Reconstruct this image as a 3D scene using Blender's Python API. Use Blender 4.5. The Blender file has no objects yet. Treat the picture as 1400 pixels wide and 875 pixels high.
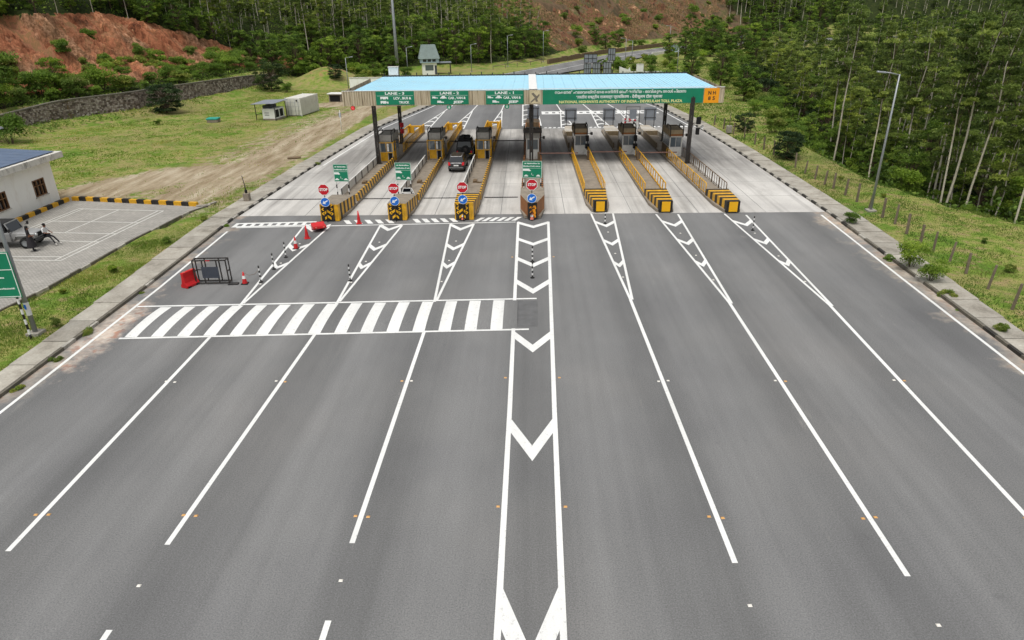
import bpy, bmesh, math, random
import numpy as np
from mathutils import Vector, Matrix

scene = bpy.context.scene
COL = scene.collection
R = math.radians
random.seed(7)
rng = np.random.default_rng(7)

# ---------------------------------------------------------------- camera (a drone hovering 15 m above the road axis; metres, +Y along the road)
cam = bpy.data.cameras.new('camera')
cam.sensor_fit = 'HORIZONTAL'
cam.sensor_width = 36.0
cam.lens = 930.0 / 1400.0 * 36.0
cam.clip_start = 0.2
cam.clip_end = 3000
camo = bpy.data.objects.new('camera', cam)
COL.objects.link(camo)
camo.matrix_world = Matrix(((0.999723, 0.003704, 0.023222, 0.0),
                            (0.019496, 0.421604, -0.906570, 0.0),
                            (-0.013148, 0.906772, 0.421415, 15.0),
                            (0, 0, 0, 1)))
scene.camera = camo

# ---------------------------------------------------------------- overcast daylight
SUN_EL, SUN_AZ = 70.0, 205.0          # azimuth clockwise from +Y; sun behind the camera, to the left
world = bpy.data.worlds.new('World')
scene.world = world
world.use_nodes = True
wn = world.node_tree
for n in list(wn.nodes):
    wn.nodes.remove(n)
sky = wn.nodes.new('ShaderNodeTexSky')
sky.sky_type = 'NISHITA'
sky.sun_disc = False
sky.sun_elevation = R(SUN_EL)
sky.sun_rotation = R(SUN_AZ)
sky.air_density = 1.0
sky.dust_density = 4.0
sky.ozone_density = 1.0
hs = wn.nodes.new('ShaderNodeHueSaturation')
hs.inputs['Saturation'].default_value = 0.22
bgn = wn.nodes.new('ShaderNodeBackground')
bgn.inputs['Strength'].default_value = 0.148
won = wn.nodes.new('ShaderNodeOutputWorld')
wn.links.new(sky.outputs[0], hs.inputs['Color'])
wn.links.new(hs.outputs[0], bgn.inputs['Color'])
wn.links.new(bgn.outputs[0], won.inputs['Surface'])
sl = bpy.data.lights.new('sun', 'SUN')
sl.energy = 1.5
sl.angle = R(26)
sl.color = (1.0, 0.97, 0.92)
so = bpy.data.objects.new('sun', sl)
COL.objects.link(so)
sdir = Vector((math.sin(R(SUN_AZ)) * math.cos(R(SUN_EL)), math.cos(R(SUN_AZ)) * math.cos(R(SUN_EL)), math.sin(R(SUN_EL))))
so.rotation_euler = sdir.to_track_quat('Z', 'Y').to_euler()
scene.view_settings.view_transform = 'Standard'
scene.view_settings.look = 'None'
scene.view_settings.exposure = 0.16
scene.view_settings.gamma = 1.0
scene.view_settings.use_curve_mapping = False
scene.render.engine = 'CYCLES'
scene.cycles.use_denoising = True
scene.cycles.max_bounces = 5
scene.cycles.diffuse_bounces = 3
scene.cycles.glossy_bounces = 2
scene.cycles.transmission_bounces = 4
scene.cycles.transparent_max_bounces = 6
scene.cycles.sample_clamp_indirect = 6.0

# ---------------------------------------------------------------- helpers
def lin(c):
    out = []
    for v in c[:3]:
        v = v / 255.0
        out.append(v / 12.92 if v <= 0.04045 else ((v + 0.055) / 1.055) ** 2.4)
    return tuple(out) + (1.0,)

class NT:
    def __init__(s, name):
        s.m = bpy.data.materials.new(name)
        s.m.use_nodes = True
        s.t = s.m.node_tree
        s.b = s.t.nodes['Principled BSDF']
        s.o = s.t.nodes['Material Output']
    def n(s, typ, **kw):
        nd = s.t.nodes.new(typ)
        for k, v in kw.items():
            if k in nd.inputs:
                nd.inputs[k].default_value = v
            else:
                setattr(nd, k, v)
        return nd
    def l(s, a, b):
        s.t.links.new(a, b)
    def coords(s, kind='Object', scale=(1, 1, 1)):
        if kind == 'World':
            src = s.n('ShaderNodeNewGeometry').outputs['Position']
        else:
            src = s.n('ShaderNodeTexCoord').outputs[kind]
        mp = s.n('ShaderNodeMapping')
        mp.inputs['Scale'].default_value = scale
        s.l(src, mp.inputs['Vector'])
        return mp.outputs[0]
    def noise(s, vec, scale, detail=4.0, rough=0.55):
        nd = s.n('ShaderNodeTexNoise')
        nd.inputs['Scale'].default_value = scale
        nd.inputs['Detail'].default_value = detail
        nd.inputs['Roughness'].default_value = rough
        s.l(vec, nd.inputs['Vector'])
        return nd.outputs['Fac']
    def ramp(s, fac, stops):
        nd = s.n('ShaderNodeValToRGB')
        cr = nd.color_ramp
        while len(cr.elements) < len(stops):
            cr.elements.new(0.5)
        for e, (p, c) in zip(cr.elements, stops):
            e.position = p
            e.color = c if len(c) == 4 else tuple(c) + (1,)
        s.l(fac, nd.inputs[0])
        return nd.outputs[0]
    def mix(s, fac, a, b, mode='MIX'):
        nd = s.n('ShaderNodeMix')
        nd.data_type = 'RGBA'
        nd.blend_type = mode
        for i, v in ((0, fac), (6, a), (7, b)):
            if hasattr(v, 'is_linked') or hasattr(v, 'links'):
                s.l(v, nd.inputs[i])
            else:
                nd.inputs[i].default_value = v
        return nd.outputs[2]
    def bump(s, h, strength=0.3, dist=0.02):
        nd = s.n('ShaderNodeBump')
        nd.inputs['Strength'].default_value = strength
        nd.inputs['Distance'].default_value = dist
        s.l(h, nd.inputs['Height'])
        s.l(nd.outputs[0], s.b.inputs['Normal'])
    def col(s, out):
        s.l(out, s.b.inputs['Base Color'])
    def rough(s, v):
        s.b.inputs['Roughness'].default_value = v

def g(v):
    return (v, v, v, 1)

MATS = {}
def paint(name, rgb, rough=0.55, var=0.25, scale=3.0, dirt=(96, 84, 66), dirtiness=0.25, metal=0.0, spec=0.4, bump=0.1, coords='Object'):
    """painted / plain surface: base colour with blotchy tone variation and streaky dirt of its own"""
    if name in MATS:
        return MATS[name]
    t = NT(name)
    c = lin(rgb)
    v = t.coords(coords)
    f = t.noise(v, scale, 5.0, 0.6)
    lo = tuple(x * (1 - var) for x in c[:3]) + (1,)
    hi = tuple(min(1, x * (1 + var * 0.5)) for x in c[:3]) + (1,)
    base = t.ramp(f, [(0.3, lo), (0.7, hi)])
    if dirtiness > 0:
        v2 = t.coords(coords, (1.0, 1.0, 0.35))
        f2 = t.noise(v2, scale * 2.3, 6.0, 0.7)
        msk = t.ramp(f2, [(0.52, g(0)), (0.75, g(dirtiness * 1.6 if dirtiness < .6 else 1))])
        base = t.mix(msk, base, lin(dirt))
    t.col(base)
    t.rough(rough)
    t.b.inputs['Metallic'].default_value = metal
    t.b.inputs['Specular IOR Level'].default_value = spec
    if bump:
        t.bump(t.noise(v, scale * 14, 3.0), bump, 0.01)
    MATS[name] = t.m
    return t.m

def sset(o, label=None, cat=None, group=None, kind=None):
    if label: o['label'] = label
    if cat: o['category'] = cat
    if group: o['group'] = group
    if kind: o['kind'] = kind
    return o

def thing(name, label, cat, loc=(0, 0, 0), rz=0.0, group=None):
    o = bpy.data.objects.new(name, None)
    o.empty_display_size = 0.3
    COL.objects.link(o)
    o.location = loc
    o.rotation_euler = (0, 0, rz)
    return sset(o, label, cat, group)

def copy_tree(o, parent=None):
    c = o.copy()
    COL.objects.link(c)
    c.parent = parent
    for ch in o.children:
        copy_tree(ch, c)
    return c

class MB:
    def __init__(s):
        s.v, s.f, s.m, s.sm = [], [], [], []
    def add(s, vs, fs, mi=0, smooth=False):
        k = len(s.v)
        s.v += [tuple(p) for p in vs]
        for f in fs:
            s.f.append(tuple(i + k for i in f)); s.m.append(mi); s.sm.append(smooth)
        return s
    def box(s, x0, x1, y0, y1, z0, z1, mi=0):
        return s.hexa([(x0, y0, z0), (x1, y0, z0), (x1, y1, z0), (x0, y1, z0), (x0, y0, z1), (x1, y0, z1), (x1, y1, z1), (x0, y1, z1)], mi)
    def hexa(s, p, mi=0):
        return s.add(p, [(3, 2, 1, 0), (4, 5, 6, 7), (0, 1, 5, 4), (1, 2, 6, 5), (2, 3, 7, 6), (3, 0, 4, 7)], mi)
    def beam(s, p, q, w, h, mi=0, up=(0, 0, 1)):
        p, q = Vector(p), Vector(q)
        d = (q - p).normalized()
        u = Vector(up)
        if abs(d.dot(u)) > 0.98: u = Vector((0, 1, 0))
        a = d.cross(u).normalized() * (w / 2)
        b = a.cross(d).normalized() * (h / 2)
        return s.hexa([p - a - b, p + a - b, q + a - b, q - a - b, p - a + b, p + a + b, q + a + b, q - a + b], mi)
    def tube(s, p, q, r0, r1=None, n=8, mi=0, caps=True):
        return s.path([p, q], [r0, r0 if r1 is None else r1], n, mi, caps)
    def path(s, pts, rad, n=8, mi=0, caps=True):
        pts = [Vector(p) for p in pts]
        if not isinstance(rad, (list, tuple)): rad = [rad] * len(pts)
        vs, fs = [], []
        ref = None
        for i, p in enumerate(pts):
            d = (pts[min(i + 1, len(pts) - 1)] - pts[max(i - 1, 0)]).normalized()
            if ref is None:
                ref = Vector((0, 0, 1)) if abs(d.z) < 0.9 else Vector((1, 0, 0))
            a = d.cross(ref)
            if a.length < 1e-4:
                a = d.cross(Vector((0, 1, 0)))
            a.normalize()
            b = a.cross(d).normalized()
            ref = b
            for k in range(n):
                t = 2 * math.pi * k / n
                vs.append(p + (a * math.cos(t) + b * math.sin(t)) * rad[i])
        for i in range(len(pts) - 1):
            for k in range(n):
                k2 = (k + 1) % n
                fs.append((i * n + k, i * n + k2, (i + 1) * n + k2, (i + 1) * n + k))
        s.add(vs, fs, mi, True)
        if caps:
            b0 = len(s.v) - len(vs)
            s.f.append(tuple(b0 + k for k in reversed(range(n)))); s.m.append(mi); s.sm.append(False)
            e = b0 + (len(pts) - 1) * n
            s.f.append(tuple(e + k for k in range(n))); s.m.append(mi); s.sm.append(False)
        return s
    def extrude(s, pts, vec, mi=0, mi_side=None):
        vec = Vector(vec)
        n = len(pts)
        a = [Vector(p) for p in pts]
        b = [p + vec for p in a]
        s.add(a + b, [tuple(reversed(range(n))), tuple(range(n, 2 * n))], mi)
        k = len(s.v) - 2 * n
        for i in range(n):
            j = (i + 1) % n
            s.f.append((k + i, k + j, k + n + j, k + n + i)); s.m.append(mi if mi_side is None else mi_side); s.sm.append(False)
        return s
    def lathe(s, prof, n=12, c=(0, 0, 0), mi=0):
        c = Vector(c)
        vs, fs = [], []
        for r, z in prof:
            for k in range(n):
                t = 2 * math.pi * k / n
                vs.append(c + Vector((r * math.cos(t), r * math.sin(t), z)))
        for i in range(len(prof) - 1):
            for k in range(n):
                k2 = (k + 1) % n
                fs.append((i * n + k, i * n + k2, (i + 1) * n + k2, (i + 1) * n + k))
        return s.add(vs, fs, mi, True)
    def ellipsoid(s, c, r, n=10, mi=0):
        m = n // 2 + 1
        prof = [(math.sin(math.pi * i / m), -math.cos(math.pi * i / m)) for i in range(m + 1)]
        vs, fs = [], []
        for pr, pz in prof:
            for k in range(n):
                t = 2 * math.pi * k / n
                vs.append((c[0] + r[0] * pr * math.cos(t), c[1] + r[1] * pr * math.sin(t), c[2] + r[2] * pz))
        for i in range(m):
            for k in range(n):
                k2 = (k + 1) % n
                fs.append((i * n + k, i * n + k2, (i + 1) * n + k2, (i + 1) * n + k))
        return s.add(vs, fs, mi, True)
    def mesh(s, name, mats):
        me = bpy.data.meshes.new(name)
        me.from_pydata(s.v, [], s.f)
        for mt in (mats if isinstance(mats, (list, tuple)) else [mats]):
            me.materials.append(mt)
        me.polygons.foreach_set('material_index', s.m)
        me.polygons.foreach_set('use_smooth', s.sm)
        me.update()
        return me
    def build(s, name, mats, parent=None, bevel=0.0, loc=None, rz=None):
        return link(name, s.mesh(name, mats), parent, bevel, loc, rz)

def link(name, me, parent=None, bevel=0.0, loc=None, rz=None):
    o = bpy.data.objects.new(name, me)
    COL.objects.link(o)
    if parent is not None: o.parent = parent
    if loc is not None: o.location = loc
    if rz is not None: o.rotation_euler = (0, 0, rz)
    if bevel:
        b = o.modifiers.new('bevel', 'BEVEL')
        b.width = bevel; b.segments = 2; b.limit_method = 'ANGLE'; b.angle_limit = R(40)
    return o

def text_mesh(body, size, depth=0.004, align='CENTER', bold=0.0):
    c = bpy.data.curves.new('lettering', 'FONT')
    c.body = body
    c.size = size
    c.extrude = depth
    c.offset = bold
    c.align_x = align
    c.align_y = 'CENTER'
    c.resolution_u = 2
    o = bpy.data.objects.new('lettering', c)
    COL.objects.link(o)
    dg = bpy.context.evaluated_depsgraph_get()
    me = bpy.data.meshes.new_from_object(o.evaluated_get(dg))
    bpy.data.objects.remove(o)
    bpy.data.curves.remove(c)
    return me

def lettering(body, size, mat, parent, loc, width=None, face='-Y', bold=0.0, align='CENTER', name='lettering'):
    """flat writing on an upright board; face '-Y' reads from the camera side"""
    me = text_mesh(body, size, bold=bold, align=align)
    n = len(me.vertices)
    co = np.zeros(n * 3); me.vertices.foreach_get('co', co); co = co.reshape(-1, 3)
    if width and n:
        w = co[:, 0].max() - co[:, 0].min()
        co[:, 0] *= width / w
    out = np.stack([co[:, 0], -co[:, 2], co[:, 1]], 1)
    me.vertices.foreach_set('co', out.ravel())
    me.materials.clear(); me.materials.append(mat)
    me.update()
    o = link(name, me, parent, loc=loc)
    return o

def poly_eval(pts, t):
    """x for a given y along a polyline of (x, y) with rising y"""
    xs = np.array([p[0] for p in pts]); ys = np.array([p[1] for p in pts])
    return np.interp(t, ys, xs)

def seg_dist(px, py, poly):
    """distance to a polyline and signed side (left of travel > 0), plus arc parameter"""
    best = np.full(px.shape, 1e9); side = np.zeros(px.shape); par = np.zeros(px.shape); acc = 0.0
    for (x0, y0), (x1, y1) in zip(poly[:-1], poly[1:]):
        dx, dy = x1 - x0, y1 - y0
        L = math.hypot(dx, dy)
        t = np.clip(((px - x0) * dx + (py - y0) * dy) / (L * L), 0, 1)
        d = np.hypot(px - x0 - t * dx, py - y0 - t * dy)
        s = np.sign(dx * (py - y0) - dy * (px - x0))
        m = d < best - 1e-9
        best = np.where(m, d, best); side = np.where(m, s, side); par = np.where(m, acc + t * L, par)
        acc += L
    return best, side, par

_gr = rng.random((64, 64))
def vnoise(x, y):
    xi = np.floor(x).astype(int); yi = np.floor(y).astype(int)
    fx = x - xi; fy = y - yi
    fx = fx * fx * (3 - 2 * fx); fy = fy * fy * (3 - 2 * fy)
    a = _gr[xi % 64, yi % 64]; b = _gr[(xi + 1) % 64, yi % 64]; c = _gr[xi % 64, (yi + 1) % 64]; d = _gr[(xi + 1) % 64, (yi + 1) % 64]
    return (a * (1 - fx) + b * fx) * (1 - fy) + (c * (1 - fx) + d * fx) * fy
def fbm(x, y, o=4):
    r = 0; a = 0.5
    for k in range(o):
        r = r + a * vnoise(x * 2 ** k + 13.7 * k, y * 2 ** k + 7.1 * k); a *= 0.5
    return r - 0.47

# ================================================================ GROUND MATERIALS
def mat_asphalt():
    t = NT('asphalt')
    v = t.coords('World')
    big = t.noise(v, 0.11, 3.0)
    vs = t.coords('World', (0.75, 0.02, 1))
    streak = t.noise(vs, 1.0, 5.0, 0.6)
    vs2 = t.coords('World', (2.4, 0.03, 1))
    streak2 = t.noise(vs2, 1.0, 3.0, 0.5)
    fine = t.noise(v, 22.0, 3.0, 0.75)
    vor = t.n('ShaderNodeTexVoronoi'); vor.inputs['Scale'].default_value = 55.0
    t.l(v, vor.inputs['Vector'])
    base = t.ramp(big, [(0.25, lin((106, 106, 106))), (0.5, lin((114, 114, 113))), (0.75, lin((122, 121, 119)))])
    st = t.ramp(streak, [(0.25, g(0.84)), (0.5, g(1.0)), (0.78, g(1.12))])
    base = t.mix(1.0, base, st, 'MULTIPLY')
    st2 = t.ramp(streak2, [(0.3, g(0.96)), (0.6, g(1.02))])
    base = t.mix(1.0, base, st2, 'MULTIPLY')
    fr = t.ramp(fine, [(0.28, g(0.62)), (0.5, g(1.0)), (0.74, g(1.42))])
    base = t.mix(1.0, base, fr, 'MULTIPLY')
    wt = t.n('ShaderNodeTexWave'); wt.wave_type = 'BANDS'; wt.bands_direction = 'X'; wt.inputs['Scale'].default_value = 0.0605; wt.inputs['Distortion'].default_value = 1.2; wt.inputs['Detail'].default_value = 2.0; wt.inputs['Detail Scale'].default_value = 0.6
    t.l(t.coords('World', (1, 0.06, 1)), wt.inputs['Vector'])
    base = t.mix(1.0, base, t.ramp(wt.outputs['Fac'], [(0.05, g(0.85)), (0.5, g(0.98)), (0.95, g(1.08))]), 'MULTIPLY')
    blot = t.noise(t.coords('World', (1.0, 0.3, 1)), 0.35, 5.0, 0.7)
    base = t.mix(1.0, base, t.ramp(blot, [(0.3, g(0.88)), (0.55, g(1.0)), (0.75, g(1.1))]), 'MULTIPLY')
    # scattered oil spots and pale scuffs
    sp = t.noise(t.coords('World', (1.0, 0.5, 1)), 0.9, 6.0, 0.75)
    base = t.mix(t.ramp(sp, [(0.64, g(0)), (0.75, g(0.5))]), base, lin((82, 82, 82)))
    pl = t.noise(t.coords('World', (1.4, 0.25, 1)), 0.55, 6.0, 0.8)
    base = t.mix(t.ramp(pl, [(0.64, g(0)), (0.78, g(0.5))]), base, lin((162, 158, 150)))
    # sandy dust washed against the kerbs
    sx = t.n('ShaderNodeSeparateXYZ'); t.l(t.n('ShaderNodeNewGeometry').outputs['Position'], sx.inputs[0])
    ab = t.n('ShaderNodeMath'); ab.operation = 'ABSOLUTE'; t.l(sx.outputs[0], ab.inputs[0])
    dn = t.noise(v, 0.42, 6.0, 0.7)
    ad = t.n('ShaderNodeMath'); ad.operation = 'MULTIPLY_ADD'; t.l(dn, ad.inputs[0]); ad.inputs[1].default_value = 7.0; t.l(ab.outputs[0], ad.inputs[2])
    dm = t.n('ShaderNodeMapRange'); dm.inputs[1].default_value = 25.1; dm.inputs[2].default_value = 27.4; t.l(ad.outputs[0], dm.inputs[0])
    ym = t.n('ShaderNodeMapRange'); ym.inputs[1].default_value = 130.0; ym.inputs[2].default_value = 110.0; t.l(sx.outputs[1], ym.inputs[0])
    dmm = t.n('ShaderNodeMath'); dmm.operation = 'MULTIPLY'; t.l(dm.outputs[0], dmm.inputs[0]); t.l(ym.outputs[0], dmm.inputs[1])
    base = t.mix(dmm.outputs[0], base, t.ramp(t.noise(v, 1.3, 5.0), [(0.35, lin((150, 132, 114))), (0.5, lin((186, 176, 160))), (0.68, lin((176, 140, 112)))]))
    # reddish soil washed onto the road at the left kerb
    px = t.n('ShaderNodeMapping'); px.inputs['Location'].default_value = (17.2, -5.6, 0); px.inputs['Scale'].default_value = (0.8, 0.18, 1)
    t.l(t.n('ShaderNodeNewGeometry').outputs['Position'], px.inputs['Vector'])
    ln = t.n('ShaderNodeVectorMath'); ln.operation = 'LENGTH'; t.l(px.outputs[0], ln.inputs[0])
    la = t.n('ShaderNodeMath'); la.operation = 'MULTIPLY_ADD'; t.l(t.noise(v, 0.9, 6.0, 0.7), la.inputs[0]); la.inputs[1].default_value = 2.2; t.l(ln.outputs['Value'], la.inputs[2])
    lm = t.n('ShaderNodeMapRange'); lm.inputs[1].default_value = 2.0; lm.inputs[2].default_value = 1.1; t.l(la.outputs[0], lm.inputs[0])
    base = t.mix(lm.outputs[0], base, t.ramp(t.noise(v, 1.7, 5.0), [(0.4, lin((190, 172, 156))), (0.52, lin((206, 194, 180))), (0.62, lin((186, 138, 112)))]))
    t.col(base)
    t.rough(0.86)
    t.b.inputs['Specular IOR Level'].default_value = 0.3
    t.bump(t.mix(0.5, fine, vor.outputs['Distance']), 0.35, 0.01)
    return t.m

def mat_concrete_apron():
    t = NT('apron_concrete')
    v = t.coords('World')
    big = t.noise(v, 0.25, 4.0)
    base = t.ramp(big, [(0.3, lin((176, 173, 168))), (0.5, lin((188, 185, 179))), (0.7, lin((199, 196, 190)))])
    oi = t.n('ShaderNodeObjectInfo')
    tone = t.ramp(oi.outputs['Random'], [(0.0, g(0.93)), (1.0, g(1.05))])
    base = t.mix(1.0, base, tone, 'MULTIPLY')
    streak = t.noise(t.coords('World', (1.0, 0.028, 1)), 1.0, 6.0, 0.65)
    base = t.mix(t.ramp(streak, [(0.48, g(0)), (0.62, g(0.34)), (0.74, g(0.65))]), base, lin((112, 109, 104)))
    blot = t.noise(t.coords('World', (0.8, 0.25, 1)), 0.7, 6.0, 0.7)
    base = t.mix(t.ramp(blot, [(0.56, g(0)), (0.74, g(0.42))]), base, lin((122, 118, 112)))
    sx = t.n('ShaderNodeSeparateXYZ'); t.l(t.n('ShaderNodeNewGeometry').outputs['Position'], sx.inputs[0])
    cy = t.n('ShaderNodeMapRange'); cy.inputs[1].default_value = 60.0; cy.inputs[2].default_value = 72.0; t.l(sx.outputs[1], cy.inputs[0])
    oil_shade = t.noise(t.coords('World', (0.55, 0.05, 1)), 1.0, 5.0, 0.6)
    om = t.mix(1.0, t.ramp(oil_shade, [(0.38, g(0.08)), (0.6, g(0.68))]), cy.outputs[0], 'MULTIPLY')  # oil stains plus canopy shade worked into the colour, from the booths onward
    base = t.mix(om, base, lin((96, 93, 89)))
    fine = t.noise(v, 9.0, 4.0, 0.7)
    base = t.mix(1.0, base, t.ramp(fine, [(0.3, g(0.88)), (0.7, g(1.08))]), 'MULTIPLY')
    t.col(base); t.rough(0.8); t.bump(fine, 0.15, 0.01)
    return t.m

def mat_terrain():
    t = NT('terrain')
    v = t.coords('World')
    at = t.n('ShaderNodeVertexColor'); at.layer_name = 'zone'
    sep = t.n('ShaderNodeSeparateColor'); t.l(at.outputs['Color'], sep.inputs[0])
    n1 = t.noise(v, 0.16, 6.0, 0.65)
    n2 = t.noise(v, 0.9, 6.0, 0.7)
    n3 = t.noise(v, 6.0, 5.0, 0.75)
    grass = t.ramp(n1, [(0.36, lin((84, 114, 40))), (0.45, lin((112, 130, 54))), (0.53, lin((140, 136, 80))), (0.62, lin((98, 122, 46)))])
    grass = t.mix(t.ramp(n2, [(0.38, g(0.85)), (0.49, g(0))]), grass, lin((82, 112, 34)))
    grass = t.mix(t.ramp(n2, [(0.53, g(0)), (0.62, g(0.75))]), grass, lin((146, 126, 94)))
    nb = t.noise(v, 0.075, 5.0, 0.6)
    grass = t.mix(t.ramp(nb, [(0.5, g(0)), (0.62, g(0.55))]), grass, lin((138, 122, 88)))
    dirt = t.ramp(t.noise(t.coords('World', (1.0, 0.16, 1)), 0.9, 6.0, 0.65), [(0.36, lin((128, 112, 88))), (0.5, lin((150, 136, 112))), (0.64, lin((172, 160, 138)))])
    red = t.ramp(t.noise(t.coords('World', (1, 1, 0.22)), 0.35, 7.0, 0.7), [(0.33, lin((74, 52, 40))), (0.41, lin((122, 82, 60))), (0.47, lin((150, 104, 78))), (0.51, lin((120, 96, 64))), (0.56, lin((166, 112, 82))), (0.62, lin((152, 100, 72))), (0.69, lin((204, 168, 140)))])
    floor = t.ramp(n2, [(0.3, lin((26, 34, 16))), (0.55, lin((46, 56, 24))), (0.75, lin((72, 70, 38)))])
    brown = t.ramp(t.noise(t.coords('World', (1, 1, 0.25)), 0.16, 7.0, 0.7), [(0.34, lin((50, 50, 34))), (0.43, lin((86, 72, 54))), (0.5, lin((104, 84, 66))), (0.56, lin((76, 80, 46))), (0.62, lin((120, 96, 74))), (0.68, lin((176, 140, 108)))])
    def soft(chan):
        a = t.n('ShaderNodeMath'); a.operation = 'ADD'; t.l(sep.outputs[chan], a.inputs[0])
        b = t.n('ShaderNodeMath'); b.operation = 'MULTIPLY_ADD'; t.l(n2, b.inputs[0]); b.inputs[1].default_value = 0.9; b.inputs[2].default_value = -0.45
        t.l(b.outputs[0], a.inputs[1])
        return t.ramp(a.outputs[0], [(0.42, g(0)), (0.58, g(1))])
    c = t.mix(soft(0), grass, dirt)
    c = t.mix(soft(2), c, floor)
    c = t.mix(soft(1), c, red)
    al = t.n('ShaderNodeVertexColor'); al.layer_name = 'zone2'
    s2 = t.n('ShaderNodeSeparateColor'); t.l(al.outputs['Color'], s2.inputs[0])
    c = t.mix(t.ramp(s2.outputs[0], [(0.35, g(0)), (0.65, g(1))]), c, brown)
    c = t.mix(1.0, c, t.ramp(n3, [(0.3, g(0.78)), (0.5, g(1.0)), (0.7, g(1.18))]), 'MULTIPLY')
    t.col(c); t.rough(0.95)
    t.b.inputs['Specular IOR Level'].default_value = 0.15
    t.bump(t.mix(0.5, n3, n2), 0.5, 0.1)
    return t.m

def mat_road_paint(name, rgb, wear=0.5):
    t = NT(name)
    v = t.coords('World')
    f = t.noise(v, 5.0, 8.0, 0.8)
    f2 = t.noise(t.coords('World', (1, 0.12, 1)), 1.2, 4.0)
    base = t.ramp(f2, [(0.3, tuple(x * .86 for x in lin(rgb)[:3])), (0.6, lin(rgb))])
    c = t.mix(t.ramp(f, [(0.56, g(0)), (0.68, g(wear))]), base, lin((150, 148, 144)))
    fs_ = t.noise(v, 30.0, 3.0, 0.7)
    c = t.mix(1.0, c, t.ramp(fs_, [(0.3, g(0.84)), (0.55, g(1.0))]), 'MULTIPLY')
    t.col(c); t.rough(0.6)
    return t.m

def mat_pavement():
    t = NT('pavement_concrete')
    v = t.coords('World')
    oi = t.n('ShaderNodeObjectInfo')
    n1 = t.noise(v, 0.7, 6.0, 0.7)
    base = t.ramp(n1, [(0.28, lin((112, 106, 94))), (0.45, lin((156, 150, 138))), (0.62, lin((172, 167, 155))), (0.8, lin((190, 186, 176)))])
    base = t.mix(1.0, base, t.ramp(oi.outputs['Random'], [(0, g(0.8)), (1, g(1.1))]), 'MULTIPLY')
    n3 = t.noise(v, 9.0, 5.0, 0.75)
    base = t.mix(1.0, base, t.ramp(n3, [(0.28, g(0.75)), (0.7, g(1.12))]), 'MULTIPLY')
    t.col(base); t.rough(0.9); t.bump(n3, 0.4, 0.02)
    return t.m

def mat_pavers():
    t = NT('paver_blocks')
    v = t.coords('World')
    br = t.n('ShaderNodeTexBrick')
    br.inputs['Scale'].default_value = 1.0
    br.inputs['Brick Width'].default_value = 0.24
    br.inputs['Row Height'].default_value = 0.12
    br.inputs['Mortar Size'].default_value = 0.012
    br.inputs['Color1'].default_value = lin((166, 162, 154)); br.inputs['Color2'].default_value = lin((146, 143, 136))
    br.inputs['Mortar'].default_value = lin((104, 101, 93))
    t.l(v, br.inputs['Vector'])
    n1 = t.noise(v, 0.35, 5.0)
    c = t.mix(1.0, br.outputs['Color'], t.ramp(n1, [(0.3, g(0.84)), (0.7, g(1.1))]), 'MULTIPLY')
    t.col(c); t.rough(0.85); t.bump(br.outputs['Fac'], -0.3, 0.01)
    return t.m

M = {}
M['asphalt'] = mat_asphalt()
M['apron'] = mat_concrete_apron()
M['terrain'] = mat_terrain()
M['white_line'] = mat_road_paint('white_line_paint', (228, 228, 224), 0.8)
M['pave'] = mat_pavement()
M['pavers'] = mat_pavers()
M['yellow'] = paint('yellow_paint', (218, 164, 34), 0.5, 0.22, 2.5, (96, 70, 34), 0.35)
M['black'] = paint('black_paint', (34, 32, 30), 0.55, 0.3, 3.0, (92, 82, 70), 0.3)
M['white'] = paint('white_paint', (226, 226, 222), 0.5, 0.08, 2.0, (140, 132, 118), 0.2)
M['steel_dark'] = paint('dark_steel', (46, 44, 42), 0.5, 0.3, 4.0, (92, 66, 46), 0.4)
M['galv'] = paint('galvanised_steel', (152, 156, 158), 0.42, 0.12, 4.0, (110, 108, 104), 0.2, metal=0.35)
M['concrete'] = paint('island_concrete', (138, 128, 114), 0.9, 0.25, 1.5, (82, 72, 60), 0.4, bump=0.3)
M['green'] = paint('sign_green', (12, 126, 92), 0.5, 0.12, 1.0, (80, 110, 90), 0.1, bump=0)
M['letter_white'] = paint('letter_white', (232, 236, 232), 0.55, 0.04, 2.0, dirtiness=0, bump=0)
M['letter_yellow'] = paint('letter_pale_yellow', (226, 222, 150), 0.55, 0.04, 2.0, dirtiness=0, bump=0)
M['red'] = paint('sign_red', (196, 22, 40), 0.45, 0.1, 2.0, dirtiness=0.05, bump=0)
M['red_plastic'] = paint('red_plastic', (196, 30, 34), 0.45, 0.15, 3.0, (120, 70, 60), 0.2)
M['blue'] = paint('sign_blue', (22, 108, 206), 0.45, 0.08, 2.0, dirtiness=0.05, bump=0)
def mat_fascia():
    t = NT('beige_fascia')
    v = t.coords('Object', (7.0, 1, 0.25))
    f = t.noise(v, 1.0, 5.0, 0.7)
    t.col(t.ramp(f, [(0.34, lin((120, 106, 82))), (0.46, lin((176, 162, 134))), (0.56, lin((202, 190, 164))), (0.68, lin((156, 142, 114)))])); t.rough(0.65)
    return t.m
M['beige'] = mat_fascia()
M['roof_blue'] = paint('roof_blue_sheet', (164, 212, 230), 0.5, 0.05, 0.35, (176, 190, 190), 0.3)
M['rubber'] = paint('tyre_rubber', (24, 24, 24), 0.85, 0.2, 6.0, (70, 66, 60), 0.2)
M['dark'] = paint('dark_interior', (16, 15, 15), 0.8, 0.2, 3.0, dirtiness=0, bump=0)

def glass(name, rgb, rough=0.08):
    t = NT(name)
    t.b.inputs['Base Color'].default_value = lin(rgb)
    t.rough(rough)
    t.b.inputs['Specular IOR Level'].default_value = 0.8
    return t.m
M['glass'] = glass('window_glass', (92, 102, 108))
M['glass_dark'] = glass('dark_glass', (22, 26, 30))

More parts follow.
